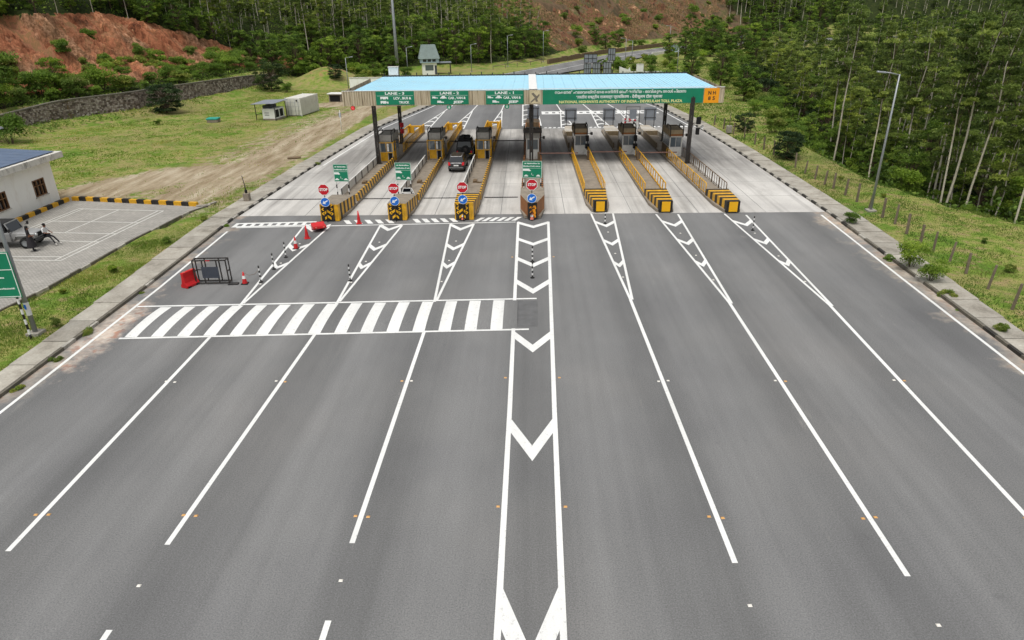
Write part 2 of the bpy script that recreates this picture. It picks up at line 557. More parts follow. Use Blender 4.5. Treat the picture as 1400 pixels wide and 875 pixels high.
# ================================================================ TERRAIN
EDGE_L = [(-22.5, -5), (-22.55, 24), (-22.6, 37), (-22.95, 51), (-22.0, 70), (-20.1, 95), (-15.6, 117), (-11.0, 140), (-5.5, 171)]
EDGE_R = [(22.5, -5), (22.55, 28), (22.85, 37), (23.2, 52), (22.9, 77), (22.3, 93), (20.8, 112), (17.0, 130), (11.5, 150), (8.0, 171)]
FAR_C = [(3.2, 170.5), (14.0, 193), (32.0, 229), (55.5, 262.5), (93.0, 292), (141, 316), (221, 328)]
HILL_FOOT = [(-78, 20), (-72, 70), (-68.3, 88.5), (-65.8, 100), (-60.5, 109), (-58, 121), (-55, 136), (-52.5, 150),
             (-46, 163), (-36, 178), (-22, 188), (-8, 192), (2, 205), (20, 243), (44, 281), (82, 312), (140, 340), (260, 350)]
VALLEY = [(52, -10), (41, 30), (36.8, 47), (34, 52), (31.8, 60), (30.9, 68), (31.5, 80), (33, 92), (37, 112), (42, 140), (50, 180), (66, 220), (92, 258), (135, 285), (260, 310)]
PARK_EDGE = [(-29.6, 15), (-29.0, 33.5), (-28.45, 37.2), (-28.2, 45.2), (-27.3, 53.1), (-26.4, 55.0)]
S_WALL = sum(math.dist(a, b) for a, b in zip(HILL_FOOT[:7], HILL_FOOT[1:8]))      # arc length at the retaining wall's end
S_BROWN = sum(math.dist(a, b) for a, b in zip(HILL_FOOT[:12], HILL_FOOT[1:13])) + 24.0

def smooth(a, b, x):
    t = np.clip((x - a) / (b - a), 0, 1)
    return t * t * (3 - 2 * t)

def terrain_z(x, y):
    x = np.asarray(x, float); y = np.asarray(y, float)
    z = 0.06 + 0.10 * fbm(x * 0.2, y * 0.2, 3)
    # hill on the left and behind
    d, sd, s = seg_dist(x, y, HILL_FOOT)
    hill = sd > 0
    wallw = 1 - smooth(S_WALL - 4, S_WALL + 8, s)
    brown = smooth(S_BROWN - 6, S_BROWN + 12, s)
    hw = 2.9 * smooth(30, 75, s)
    dd = np.maximum(d - 0.4, 0)
    pa = hw * np.clip(dd / 0.9, 0, 1) + 0.13 * np.minimum(dd, 8) + 0.55 * np.clip(dd - 8, 0, 6) + 1.25 * np.clip(dd - 14, 0, 5.2) + 0.42 * np.maximum(dd - 19.2, 0)
    pb = 0.34 * np.minimum(dd, 34) + 0.5 * np.maximum(dd - 34, 0)
    pc = 0.85 * np.minimum(dd, 5) + 0.62 * np.maximum(dd - 5, 0)
    hz = pa * wallw + (1 - wallw) * (pb * (1 - brown) + pc * brown)
    gul = (2.0 * np.exp(-(fbm(s * 0.11 + d * 0.05, d * 0.03, 3) / 0.05) ** 2) + 1.1 * np.exp(-(fbm(s * 0.3 + d * .13 + 9, d * 0.08, 3) / 0.05) ** 2) + 2.6 * np.abs(fbm(s * .22 + d * .1, d * .12, 4))) * smooth(8, 12, d) * (1 - smooth(20, 27, d)) * np.maximum(wallw, brown * 1.4)
    gul = gul + fbm(x * .55, y * .55, 3) * 2.2 * smooth(8, 11, d) * (1 - smooth(20, 26, d)) * np.maximum(wallw, brown)
    rough = (fbm(x * 0.09, y * 0.09, 4)) * 4.0 * smooth(6, 25, d)
    z = np.where(hill, z + hz - gul + rough, z)
    bank = np.where((sd < 0) & (s < S_WALL), 0.9 * (1 - smooth(0.5, 5.0, d)), 0)
    z = z + bank
    z = z + 3.4 * np.exp(-(((x + 42.5) / 6.5) ** 2 + ((y - 153.0) / 6.0) ** 2))
    # valley on the right
    d2, sd2, s2 = seg_dist(x, y, VALLEY)
    val = -7.5 * (1 - np.exp(-d2 / 9.0)) + 0.19 * np.maximum(d2 - 24, 0) + fbm(x * 0.1, y * 0.1, 3) * 1.6 * smooth(2, 10, d2)
    z = np.where((sd2 < 0), z + val, z)
    # road corridor and parking are sunk under their own sheets
    xl = poly_eval(EDGE_L, y); xr = poly_eval(EDGE_R, y)
    inside = (y < 172) & (x > xl - 0.35) & (x < xr + 0.35)
    df, _, _ = seg_dist(x, y, FAR_C)
    inside |= df < 7.5
    xp = poly_eval(PARK_EDGE, y)
    inpark = (y < 55.4) & (x < xp - 0.15) & (x > -39.9)
    return np.where(inside | inpark, -0.3, z)

def zones(x, y, z):
    d, sd, s = seg_dist(x, y, HILL_FOOT)
    hill = sd > 0
    path = [(-30, 57), (-28.5, 66), (-28, 76), (-27.6, 88), (-26.8, 100), (-24, 116), (-18, 135)]
    dp, _, _ = seg_dist(x, y, path)
    dirt = np.maximum(np.clip(1.15 - dp / 5.0, 0, 0.66), np.clip(0.95 - dp / 13.0, 0, 0.50)) * (x < -23)
    p2 = [(-39, 60), (-35, 66), (-30, 68)]
    dq, _, _ = seg_dist(x, y, p2)
    dirt = np.maximum(dirt, np.clip(1.1 - dq / 7.0, 0, 0.85) * (y > 56))
    dr, _, _ = seg_dist(x, y, [(-33, 118), (-26, 122), (-22, 118)])
    dirt = np.maximum(dirt, np.clip(1.3 - dr / 4.0, 0, 0.9) * (x < -19.5))
    ztop = 14.0 - 10 * smooth(S_WALL - 20, S_WALL + 16, s)
    red = smooth(6.0, 9.5, d) * (1 - smooth(ztop - 0.6, ztop + 1.0, z)) * (s < S_WALL + 18) * hill * smooth(40, 55, s)
    fl = hill * smooth(1, 4, d) * (1 - red)
    d2, sd2, _ = seg_dist(x, y, VALLEY)
    fl = np.maximum(fl, (sd2 < 0) * smooth(0.5, 5, d2))
    br = hill * smooth(S_BROWN - 4, S_BROWN + 8, s) * (1 - smooth(S_BROWN + 124, S_BROWN + 142, s)) * smooth(1, 4, d)
    mx, my = -43.0, 152.0
    red = np.maximum(red, np.clip(1.0 - np.hypot(x - mx, y - my) / 7.0, 0, 0.42))
    return dirt, red, fl, br

def axis(*seg):
    out = []
    for a, b, st in seg:
        out += list(np.arange(a, b - 1e-6, st))
    return np.array(out + [seg[-1][1]])

gx = axis((-320, -120, 10), (-120, -46, 1.1), (-46, 42, 1.0), (42, 130, 2.0), (130, 340, 10))
gy = axis((-30, 14, 4), (14, 122, 1.0), (122, 200, 1.2), (200, 340, 2.5), (340, 560, 12))
GX, GY = np.meshgrid(gx, gy)
GZ = terrain_z(GX, GY)
nx, ny = len(gx), len(gy)
me = bpy.data.meshes.new('terrain')
idx = np.arange(nx * ny).reshape(ny, nx)
quads = np.stack([idx[:-1, :-1], idx[:-1, 1:], idx[1:, 1:], idx[1:, :-1]], -1).reshape(-1, 4)
me.from_pydata(np.stack([GX, GY, GZ], -1).reshape(-1, 3).tolist(), [], quads.tolist())
zd, zr, zf, zb = [a.reshape(-1).astype(float) for a in zones(GX, GY, GZ)]
ca = me.color_attributes.new('zone', 'FLOAT_COLOR', 'POINT')
ca.data.foreach_set('color', np.stack([zd, zr, zf, np.ones_like(zd)], 1).ravel())
cb = me.color_attributes.new('zone2', 'FLOAT_COLOR', 'POINT')
cb.data.foreach_set('color', np.stack([zb, zb, zb, np.ones_like(zd)], 1).ravel())
me.materials.append(M['terrain'])
me.polygons.foreach_set('use_smooth', [True] * len(me.polygons))
terrain = link('terrain', me)
sset(terrain, 'grassy ground rising to red and brown hillsides around the plaza', kind='structure')

# ---------------------------------------------------------------- bare earth faces in finer relief
def mat_earth(name, stops, fine):
    t = NT(name)
    v = t.coords('World', (1, 1, 0.3)); v1 = t.coords('World')
    n1 = t.noise(v, 0.3, 8.0, 0.72)
    n2_ = t.noise(v1, 1.6, 7.0, 0.75)
    c = t.ramp(n1, stops)
    c = t.mix(t.ramp(t.noise(v1, 0.12, 4.0), [(0.44, g(0)), (0.58, g(0.7))]), c, t.ramp(n2_, fine))
    c = t.mix(1.0, c, t.ramp(n2_, [(0.34, g(0.62)), (0.5, g(1.0)), (0.66, g(1.3))]), 'MULTIPLY')
    t.col(c); t.rough(0.95); t.b.inputs['Specular IOR Level'].default_value = 0.1
    t.bump(n2_, 0.9, 0.25)
    return t.m
M['cut'] = mat_earth('red_cut_earth', [(0.36, lin((84, 52, 38))), (0.43, lin((132, 82, 58))), (0.49, lin((160, 104, 76))), (0.54, lin((138, 96, 68))), (0.6, lin((178, 118, 84))), (0.68, lin((206, 166, 138)))],
                     [(0.4, lin((118, 92, 66))), (0.6, lin((172, 138, 110)))])
M['slope'] = mat_earth('brown_slope_earth', [(0.36, lin((54, 50, 34))), (0.43, lin((96, 68, 52))), (0.49, lin((124, 86, 66))), (0.54, lin((84, 82, 48))), (0.59, lin((134, 92, 70))), (0.65, lin((200, 160, 124)))],
                       [(0.4, lin((70, 74, 42))), (0.6, lin((132, 104, 80)))])
def ridged(x, y, o=4):
    r = 0; a = 0.5
    for k in range(o):
        n_ = vnoise(x * 2 ** k + 17.3 * k, y * 2 ** k + 5.9 * k); r = r + a * (1 - np.abs(2 * n_ - 1)) ** 2; a *= 0.52
    return r
_HL = [0.0]
for _a, _b in zip(HILL_FOOT[:-1], HILL_FOOT[1:]): _HL.append(_HL[-1] + math.dist(_a, _b))
def foot_pt(s):
    return np.stack([np.interp(s, _HL, [p[0] for p in HILL_FOOT]), np.interp(s, _HL, [p[1] for p in HILL_FOOT])], -1)
def earth_face(name, s0, s1, ns, d0, d1, nd, mask_fn, mat, amp, label):
    s_ = np.linspace(s0, s1, ns); d_ = np.linspace(d0, d1, nd)
    p = foot_pt(s_)
    tg = foot_pt(s_ + 7) - foot_pt(s_ - 7); tg /= np.linalg.norm(tg, axis=1)[:, None]
    nrm = np.stack([-tg[:, 1], tg[:, 0]], 1)
    X = p[None, :, 0] + nrm[None, :, 0] * d_[:, None]; Y = p[None, :, 1] + nrm[None, :, 1] * d_[:, None]
    S, D = np.meshgrid(s_, d_)
    z = terrain_z(X, Y)
    m = mask_fn(X, Y, z)
    det = ridged(S * 0.10 + D * 0.05, D * 0.045, 5) * 2.6 + ridged(S * 0.34 + D * 0.2, D * 0.16, 4) * 1.1 - 1.75
    det += 0.35 * np.sign(np.sin(z * 1.7 + 3 * fbm(X * .1, Y * .1))) * (vnoise(X * .3, Y * .3) > .45) * 0.5
    Z = z + np.where(m > .3, 0.25 + amp * det * smooth(.3, .8, m), -1.2 + 3.5 * m)
    jx = (vnoise(X * 1.3, Y * 1.3) - .5) * .5
    me_ = bpy.data.meshes.new(name)
    ii = np.arange(ns * nd).reshape(nd, ns)
    qd = np.stack([ii[:-1, :-1], ii[:-1, 1:], ii[1:, 1:], ii[1:, :-1]], -1).reshape(-1, 4)
    qm = np.stack([m[:-1, :-1], m[:-1, 1:], m[1:, 1:], m[1:, :-1]], -1).reshape(-1, 4).max(1) > .12
    me_.from_pydata(np.stack([X + jx, Y, Z], -1).reshape(-1, 3).tolist(), [], qd[qm].tolist())
    me_.materials.append(mat)
    me_.polygons.foreach_set('use_smooth', [False] * len(me_.polygons))
    o_ = link(name, me_)
    sset(o_, label, kind='structure')
def m_red(x, y, z): return zones(x, y, z)[1]
def m_brown(x, y, z):
    b_ = zones(x, y, z)[3]
    return b_ * np.clip(0.55 + 1.6 * fbm(x * .06, y * .06, 3) - smooth(80, 110, x) * .6, 0, 1) * 1.4
earth_face('earth_cut', 42, S_WALL + 22, 340, 5.0, 27.0, 90, m_red, M['cut'], 1.15, 'steep bare red earth cut above the stone wall')
earth_face('earth_slope', S_BROWN - 4, S_BROWN + 135, 250, 2.0, 36.0, 80, m_brown, M['slope'], 1.7, 'bare brown earth slope above the far bend')

# ================================================================ ROAD
road_mb = MB()
ys = list(range(-5, 171, 4)) + [171]
pl = [(float(poly_eval(EDGE_L, y)), y) for y in ys]
pr = [(float(poly_eval(EDGE_R, y)), y) for y in ys]
for (x, y) in []: pass
def offset_poly(poly, off):
    out = []
    for i, p in enumerate(poly):
        a = Vector(poly[max(i - 1, 0)]); b = Vector(poly[min(i + 1, len(poly) - 1)])
        d = (b - a).normalized()
        out.append((p[0] + d.y * off, p[1] - d.x * off))
    return out
pl += offset_poly(FAR_C, -6.8)[1:]
pr += offset_poly(FAR_C, 6.8)[1:]
vs = [(x, y, 0) for x, y in pl] + [(x, y, 0) for x, y in pr]
n = len(pl)
road_mb.add(vs, [(i, n + i, n + i + 1, i + 1) for i in range(n - 1)])
road = road_mb.build('road', M['asphalt'])
sset(road, 'wide grey asphalt road running up to the toll plaza', kind='structure')

# speed hump under the zebra bars
HUMP_S = 0.042
def hump_y0(x): return 31.15 + HUMP_S * x
def hump_z(t): return 0.004 + 0.085 * max(0.0, 1 - (2 * t - 1) ** 2)
mb = MB()
NS = 10
rows = []
for i in range(NS + 1):
    t = i / NS
    rows.append([(x, hump_y0(x) + 0.05 + 3.75 * t, hump_z(t)) for x in (-20.9, -0.55)])
vs = [p for r in rows for p in r]
mb.add(vs, [(2 * i, 2 * i + 1, 2 * i + 3, 2 * i + 2) for i in range(NS)], 0, True)
mb.build('speed_hump', M['asphalt'], road)

def strip(pts, w, name='lane_line', z=0.006, mat=None, parent=None):
    mb = MB()
    vs = []
    for i, p in enumerate(pts):
        a = Vector(pts[max(i - 1, 0)]); b = Vector(pts[min(i + 1, len(pts) - 1)])
        d = (b - a).normalized()
        vs += [(p[0] - d.y * w / 2, p[1] + d.x * w / 2, z), (p[0] + d.y * w / 2, p[1] - d.x * w / 2, z)]
    mb.add(vs, [(2 * i, 2 * i + 1, 2 * i + 3, 2 * i + 2) for i in range(len(pts) - 1)])
    return mb.build(name, mat or M['white_line'], parent or road)

def flat(polys, name, z=0.007, mat=None):
    mb = MB()
    for p in polys:
        mb.add([(x, y, z) for x, y in p], [tuple(range(len(p)))])
    return mb.build(name, mat or M['white_line'], road)

LW = 0.17
for pts in ([(-15.95, 15.6), (-16.0, 34.6)], [(-11.16, 15.9), (-10.64, 34.8)], [(-5.44, 16.0), (-5.2, 34.8)],
            [(6.07, 15.25), (5.71, 34.9)], [(10.84, 14.77), (11.04, 34.3)], [(15.6, 9.0), (16.32, 33.9)],
            [(-11.2, 6.5), (-11.18, 12.75)], [(-5.42, 6.5), (-5.40, 13.1)], [(6.1, 4), (6.1, 8)]):
    strip(pts, LW)
def chevron(cx, tip, lx, ly, rx, ry, th, name='chevron_marking', z=0.008):
    """V whose point faces the camera"""
    return flat([[(lx, ly), (cx, tip), (cx, tip + th), (lx, ly + th)], [(cx, tip), (rx, ry), (rx, ry + th), (cx, tip + th)]], name, z)
GORES = [((-16.0, 34.6), (-16.84, 49.05), (-14.89, 49.0)), ((-10.64, 34.8), (-11.08, 49.3), (-9.42, 49.25)), ((-5.2, 34.8), (-5.8, 49.5), (-4.03, 49.5)),
         ((5.71, 34.9), (4.99, 52.0), (6.70, 51.98)), ((11.04, 34.3), (10.01, 51.7), (11.70, 51.64)), ((16.32, 33.9), (15.29, 51.7), (16.85, 51.3))]
for gi, (tip, a, b) in enumerate(GORES):
    strip([tip, a], 0.15, 'gore_edge_line', 0.0065)
    strip([(tip[0] + 0.1, tip[1]), b], 0.15, 'gore_edge_line', 0.0075)
    for yy in ((47.8, 43.4, 39.9) if gi < 3 else (48.4, 44.2, 40.0)):
        def gx_(p, y): return tip[0] + (p[0] - tip[0]) * (y - tip[1]) / (p[1] - tip[1])
        l, r = gx_(a, yy + 1.0), gx_(b, yy + 1.0)
        w = r - l
        chevron((l + r) / 2 - 0.0, yy, l, yy + 0.35 + 0.5 * w, r, yy + 0.35 + 0.5 * w, 0.62)
med_l = [(-0.84, 5), (-0.83, 12.5), (-0.75, 23.6), (-0.70, 49.9)]
med_r = [(0.85, 5), (0.90, 12.5), (1.07, 23.6), (1.58, 49.9)]
strip(med_l, 0.19, 'median_line', 0.009); strip(med_r, 0.19, 'median_line', 0.009)
for tip, dy, th in ((48.3, 1.1, 0.6), (44.3, 1.2, 0.6), (40.1, 1.35, 0.65), (35.8, 1.6, 0.75), (28.6, 1.6, 0.8), (20.15, 2.0, 0.95), (10.8, 2.3, 1.4)):
    l = float(poly_eval(med_l, tip + dy)); r = float(poly_eval(med_r, tip + dy))
    chevron((l + r) / 2, tip, l, tip + dy, r, tip + dy, th)
flat([[(-0.66, 31.45), (0.52, 31.45), (0.55, 34.8), (-0.66, 34.8)]], 'asphalt_patch', 0.005, paint('patch_asphalt', (98, 98, 98), 0.9, 0.2, 2.0, dirtiness=0.1, coords='Object'))
# zebra bars on the hump, and the two lines that bound them
for k in range(15):
    xc = -1.6 - 1.317 * k
    w = 0.62
    mb = MB(); vs = []
    for i in range(NS + 1):
        t = i / NS
        z = hump_z(t) + 0.006
        vs += [(xc - w / 2, hump_y0(xc) + 0.05 + 3.75 * t, z), (xc + w / 2, hump_y0(xc) + 0.05 + 3.75 * t, z)]
    mb.add(vs, [(2 * i, 2 * i + 1, 2 * i + 3, 2 * i + 2) for i in range(NS)], 0, True)
    mb.build('zebra_bar', M['white_line'], road)
strip([(-20.55, 30.22), (0.05, 31.13)], 0.17, 'zebra_border_line', 0.0125)
strip([(-21.7, 34.2), (0.5, 35.1)], 0.17, 'zebra_border_line', 0.0125)
# stop line and bars in front of the plaza
strip([(-21.9, 48.85), (-0.9, 49.85)], 0.16, 'stop_line', 0.0135)
polys = []
def band(x): return 48.95 + 0.06 * (x + 22.2)
for (a, b) in ((0, 0.28), (0.82, 1.1)):
    polys.append([(-22.3, band(-22.3) + a), (-16.2, band(-16.2) + a), (-16.2, band(-16.2) + b), (-22.3, band(-22.3) + b)])
flat(polys, 'block_band', 0.016)
for k in range(10):
    x = -22.3 + k * 0.64
    flat([[(x, band(x) + 0.28), (x + 0.3, band(x) + 0.28), (x + 0.3, band(x) + 0.82), (x, band(x) + 0.82)]], 'block_band_bar', 0.016)
for x0, x1, nb, sl_, w in ((-14.2, -11.0, 5, 0.5, 0.42), (-8.9, -6.1, 5, 0.45, 0.40), (-4.1, -1.25, 6, -0.5, 0.34)):
    for k in range(nb):
        x = x0 + (x1 - x0) * k / (nb - 1)
        yb = 49.62 + 0.045 * (x + 14)
        if sl_ > 0:
            p = [(x + sl_, yb), (x + sl_ + w, yb), (x + w, yb + 1.0), (x, yb + 1.0)]
        else:
            p = [(x, yb), (x + w, yb), (x + w - sl_, yb + 1.0), (x - sl_, yb + 1.0)]
        flat([p], 'approach_bar', 0.017)
# edge lines
strip([(-21.75, 8), (-21.75, 24), (-21.85, 37), (-22.2, 48)], 0.16, 'edge_line')
strip([(21.7, 8), (21.75, 26), (22.1, 38), (22.55, 51.2)], 0.16, 'edge_line')
strip([(-21.2, 70.5), (-19.4, 94), (-14.9, 117), (-10.4, 140), (-5.0, 170), (8.0, 196), (26.5, 232), (51, 268)], 0.17, 'edge_line', 0.021)
strip([(21.6, 93), (20.1, 112), (16.3, 130), (10.9, 150), (7.3, 170)], 0.17, 'edge_line')
strip([(1.6, 165), (3.2, 171), (14.0, 193), (32.0, 229), (55.5, 262.5), (82, 283.5)], 0.2, 'lane_line')
# markings beyond the booths
for cx, side in ((-14.0, 0), (-9.3, 0), (-4.3, 0), (5.4, 1), (10.3, 1), (14.9, 1)):
    tipx = cx * 0.92 + (0.2 if side else 0.0)
    tip = (tipx, 109.0)
    strip([(cx - 0.85, 92.6), tip], 0.17, 'gore_edge_line'); strip([(cx + 0.85, 92.6), (tip[0] + 0.1, tip[1])], 0.17, 'gore_edge_line', 0.0075)
    for yy in (95.5, 99.0, 102.5):
        k = 1 - (yy - 92.6) / 16.4
        mx_ = cx + (tipx - cx) * (1 - k)
        chevron(mx_, yy, mx_ - 0.85 * k, yy - 0.7, mx_ + 0.85 * k, yy - 0.7, 0.7)
    strip([tip, (cx * 0.82, 124), (cx * 0.62, 140)], 0.17, 'lane_line')
strip([(-0.6, 94.5), (-0.7, 124), (-0.3, 160)], 0.19, 'median_line', 0.009); strip([(1.9, 94.5), (1.3, 124), (1.0, 160)], 0.19, 'median_line', 0.009)
for yy in (97, 101, 105, 110, 116):
    chevron(0.6, yy, -0.6, yy - 1.2, 1.75, yy - 1.2, 0.7)
polys = []
for (a, b) in ((104.9, 105.8), (107.0, 107.9)):
    polys.append([(2.2, a), (19.6, a), (19.6, b), (2.2, b)])
flat(polys, 'block_band', 0.011)
for k in range(17):
    x = 2.2 + k * 1.03
    flat([[(x, 105.8), (x + 0.55, 105.8), (x + 0.55, 107.0), (x, 107.0)]], 'block_band_bar', 0.011)
for k in range(34):
    x = 2.2 + k * 0.6
    flat([[(x, 92.5), (x + 0.34, 92.5), (x + 0.5, 93.2), (x + 0.16, 93.2)]], 'approach_bar', 0.011)
strip([(2.0, 92.4), (22.0, 92.4)], 0.14, 'stop_line', 0.012)

# ---------------------------------------------------------------- concrete apron of cast slabs
apron = bpy.data.objects.new('concrete_apron', None)
COL.objects.link(apron)
sset(apron, 'pale concrete apron of cast slabs under the toll booths', kind='structure')
colx = [None, -17.6, -12.45, -7.3, -2.1, 2.95, 8.2, 13.4, 18.6, None]
rowy = [52.0, 57.0, 62.0, 67.0, 72.0, 77.0, 82.0, 87.0, 92.0]
for j in range(len(rowy) - 1):
    y0, y1 = rowy[j] + (0.0 if j == 0 else 0.02), rowy[j + 1] - 0.02
    for i in range(9):
        def ex(k, y):
            if k == 0: return float(poly_eval(EDGE_L, y)) + 0.02
            if k == 9: return float(poly_eval(EDGE_R, y)) - 0.02
            return colx[k]
        a0, b0, a1, b1 = ex(i, y0) + 0.02, ex(i + 1, y0) - 0.02, ex(i, y1) + 0.02, ex(i + 1, y1) - 0.02
        mb = MB(); zt = 0.014 + random.uniform(0, 0.004)
        mb.hexa([(a0, y0, -0.12), (b0, y0, -0.12), (b1, y1, -0.12), (a1, y1, -0.12), (a0, y0, zt), (b0, y0, zt), (b1, y1, zt), (a1, y1, zt)])
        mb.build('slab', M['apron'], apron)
# drainage channels with grates across the lanes
for (x0, x1, y) in ((-14.2, -10.9, 57.0), (-8.9, -5.7, 57.05), (-3.7, -0.8, 57.15), (-22.4, -16.3, 57.0)):
    mb = MB()
    mb.box(x0, x1, y - 0.14, y + 0.14, -0.05, 0.021, 0)
    nbar = int((x1 - x0) / 0.22)
    for k in range(nbar):
        xx = x0 + 0.1 + k * 0.22
        mb.box(xx, xx + 0.1, y - 0.11, y + 0.11, 0.021, 0.03, 1)
    mb.build('drain_grate', [M['dark'], M['steel_dark']], apron)

# ---------------------------------------------------------------- pavements, kerbs
def kerb_mat(name, rgb):
    return paint(name, rgb, 0.85, 0.35, 1.5, (70, 66, 54), 0.55, bump=0.3, coords='World')
M['kerb_b'] = kerb_mat('kerb_black', (52, 50, 46)); M['kerb_w'] = kerb_mat('kerb_white', (170, 166, 156)); M['kerb_d'] = kerb_mat('kerb_dull', (104, 99, 88))
def along(poly, step, y_from, y_to):
    L = [0.0]
    for a, b in zip(poly[:-1], poly[1:]): L.append(L[-1] + math.dist(a, b))
    s0 = float(np.interp(y_from, [p[1] for p in poly], L)); s1 = float(np.interp(y_to, [p[1] for p in poly], L))
    out = []
    s = s0
    while s + step <= s1 + 1e-6:
        def pt(q): return Vector((float(np.interp(q, L, [p[0] for p in poly])), float(np.interp(q, L, [p[1] for p in poly]))))
        out.append((pt(s), pt(s + step))); s += step
    return out
def pavement(poly, sgn, label):
    root = bpy.data.objects.new('pavement', None); COL.objects.link(root)
    sset(root, label, kind='structure')
    slab = MB().box(0, 1, -1.17, 1.17, -0.45, 0.17).mesh('slab', M['pave'])
    kb = [MB().box(-0.075, 0.075, -0.485, 0.485, -0.3, 0.16).mesh('kerbstone', m) for m in (M['kerb_b'], M['kerb_w'], M['kerb_d'])]
    for k, (a, b) in enumerate(along(poly, 2.4, 8, 124)):
        c = (a + b) / 2; d = b - a
        ang = math.atan2(-d.x, d.y)
        w = float(np.interp(c.y, [8, 30, 42, 100, 124], [1.15, 1.3, 1.75, 1.75, 1.3])) + random.uniform(-0.03, 0.03)
        o = link('paving_slab', slab, root, 0.0, (c.x + sgn * 0.16, c.y, random.uniform(-0.02, 0.015)), ang + random.uniform(-.004, .004))
        o.rotation_euler[0] = random.uniform(-.006, .006)
        o.scale = (sgn * w, 1, 1)
    for k, (a, b) in enumerate(along(poly, 1.0, 8, 124)):
        c = (a + b) / 2; d = b - a
        ang = math.atan2(-d.x, d.y)
        dull = c.y < 50 and random.random() < 0.75
        m = kb[2] if dull else kb[k % 2]
        o = link('kerbstone', m, root, 0.0, (c.x + sgn * 0.07, c.y, random.uniform(-0.015, 0.01)), ang + random.uniform(-.012, .012))
    return root
pavement(EDGE_L, -1, 'worn concrete pavement with kerb along the left road edge')
pavement(EDGE_R, 1, 'worn concrete pavement with kerb along the right road edge')

# ---------------------------------------------------------------- parking bay of paver blocks
pe = [(x, y) for x, y in PARK_EDGE]
mb = MB()
nn = len(pe)
mb.add([(x, y, 0.10) for x, y in pe] + [(-39.95, y if i < nn - 1 else 56.9, 0.10) for i, (x, y) in enumerate(pe)],
       [(nn + i, i, i + 1, nn + i + 1) for i in range(nn - 1)])
parking = mb.build('parking_area', M['pavers'])
sset(parking, 'grey paver block parking bay with thin white court lines', kind='structure')
court = paint('court_line_paint', (214, 213, 206), 0.7, 0.15, 2.0, (150, 146, 138), 0.5, coords='World')
for a, b in (((-37.1, 54.2), (-29.6, 53.35)), ((-29.6, 53.35), (-30.65, 41.6)), ((-30.65, 41.6), (-38.4, 41.9)), ((-37.1, 54.2), (-38.3, 41.9)),
             ((-30.05, 53.4), (-31.1, 41.6)), ((-36.7, 54.15), (-37.9, 41.9)), ((-35.5, 45.95), (-30.3, 45.4)), ((-37.4, 50.7), (-29.9, 50.1)),
             ((-37.6, 47.9), (-30.15, 47.3)), ((-33.5, 53.8), (-34.2, 47.6)), ((-31.0, 42.3), (-38.3, 42.6))):
    strip([a, b], 0.08, 'court_line', 0.106, court, parking)

# ================================================================ TOLL PLAZA
M['rail_brown'] = paint('weathered_rail', (112, 92, 68), 0.6, 0.3, 4.0, (58, 48, 40), 0.4)
M['guard_grey'] = paint('guard_sheet', (212, 212, 207), 0.5, 0.12, 1.5, (120, 112, 100), 0.35)
M['booth_grey'] = paint('booth_panel_grey', (166, 163, 156), 0.6, 0.2, 2.0, (82, 74, 62), 0.4)
M['booth_white'] = paint('booth_panel_white', (222, 220, 213), 0.55, 0.1, 2.0, (132, 120, 100), 0.35)
M['booth_tan'] = paint('booth_parapet_tan', (164, 146, 116), 0.65, 0.2, 2.0, (84, 66, 46), 0.45)
M['booth_orange'] = paint('booth_band_orange', (150, 92, 40), 0.6, 0.2, 2.0, (90, 60, 36), 0.4)
M['orange'] = paint('sign_orange', (240, 158, 22), 0.5, 0.06, 1.0, (190, 120, 40), 0.15, bump=0)
M['signback'] = paint('sign_back_aluminium', (140, 146, 154), 0.5, 0.1, 2.0, (110, 106, 100), 0.25, metal=0.2)
M['alu'] = paint('window_aluminium', (176, 176, 172), 0.4, 0.1, 3.0, dirtiness=0.15, metal=0.4)

def sliced(mb, y0, y1, n, wf, hf, z0=0.0, cx=0.0, skew=0.0, mats=(0, 1), top=None, ends=True, xoff=None):
    """block painted in alternating bands: outer faces only, one band per slice"""
    for i in range(n):
        a, b = y0 + (y1 - y0) * i / n, y0 + (y1 - y0) * (i + 1) / n
        mi = mats[i % 2]
        P = []
        for y in (a, b):
            w, h = wf(y) / 2, hf(y)
            o = cx + (xoff(y) if xoff else 0)
            P.append([(o - w, y, z0), (o + w, y, z0), (o + w, y + skew, z0 + h), (o - w, y + skew, z0 + h)])
        A, B = P
        mb.add([A[0], B[0], B[3], A[3]], [(3, 2, 1, 0)], mi)
        mb.add([A[1], B[1], B[2], A[2]], [(0, 1, 2, 3)], mi)
        mb.add([A[3], A[2], B[2], B[3]], [(0, 1, 2, 3)], mi if top is None else top)
        if ends and i == 0: mb.add(A, [(0, 1, 2, 3)], mi)
        if ends and i == n - 1: mb.add(B, [(3, 2, 1, 0)], mi)
    return mb

def island_base(root, L, w=1.9, nose=2.2, nose_w=1.3, mat=None):
    pts = [(-nose_w / 2, 0.25), (nose_w / 2, 0.25), (w / 2, nose), (w / 2, L - 0.9)]
    for k in range(1, 8):
        a = math.pi * k / 8
        pts.append((w / 2 * math.cos(a), L - 0.9 + 0.9 * math.sin(a)))
    pts += [(-w / 2, L - 0.9), (-w / 2, nose)]
    mb = MB().extrude([(x, y, 0.0) for x, y in pts], (0, 0, 0.24))
    mb.build('kerb_base', mat or M['concrete'], root, bevel=0.03)

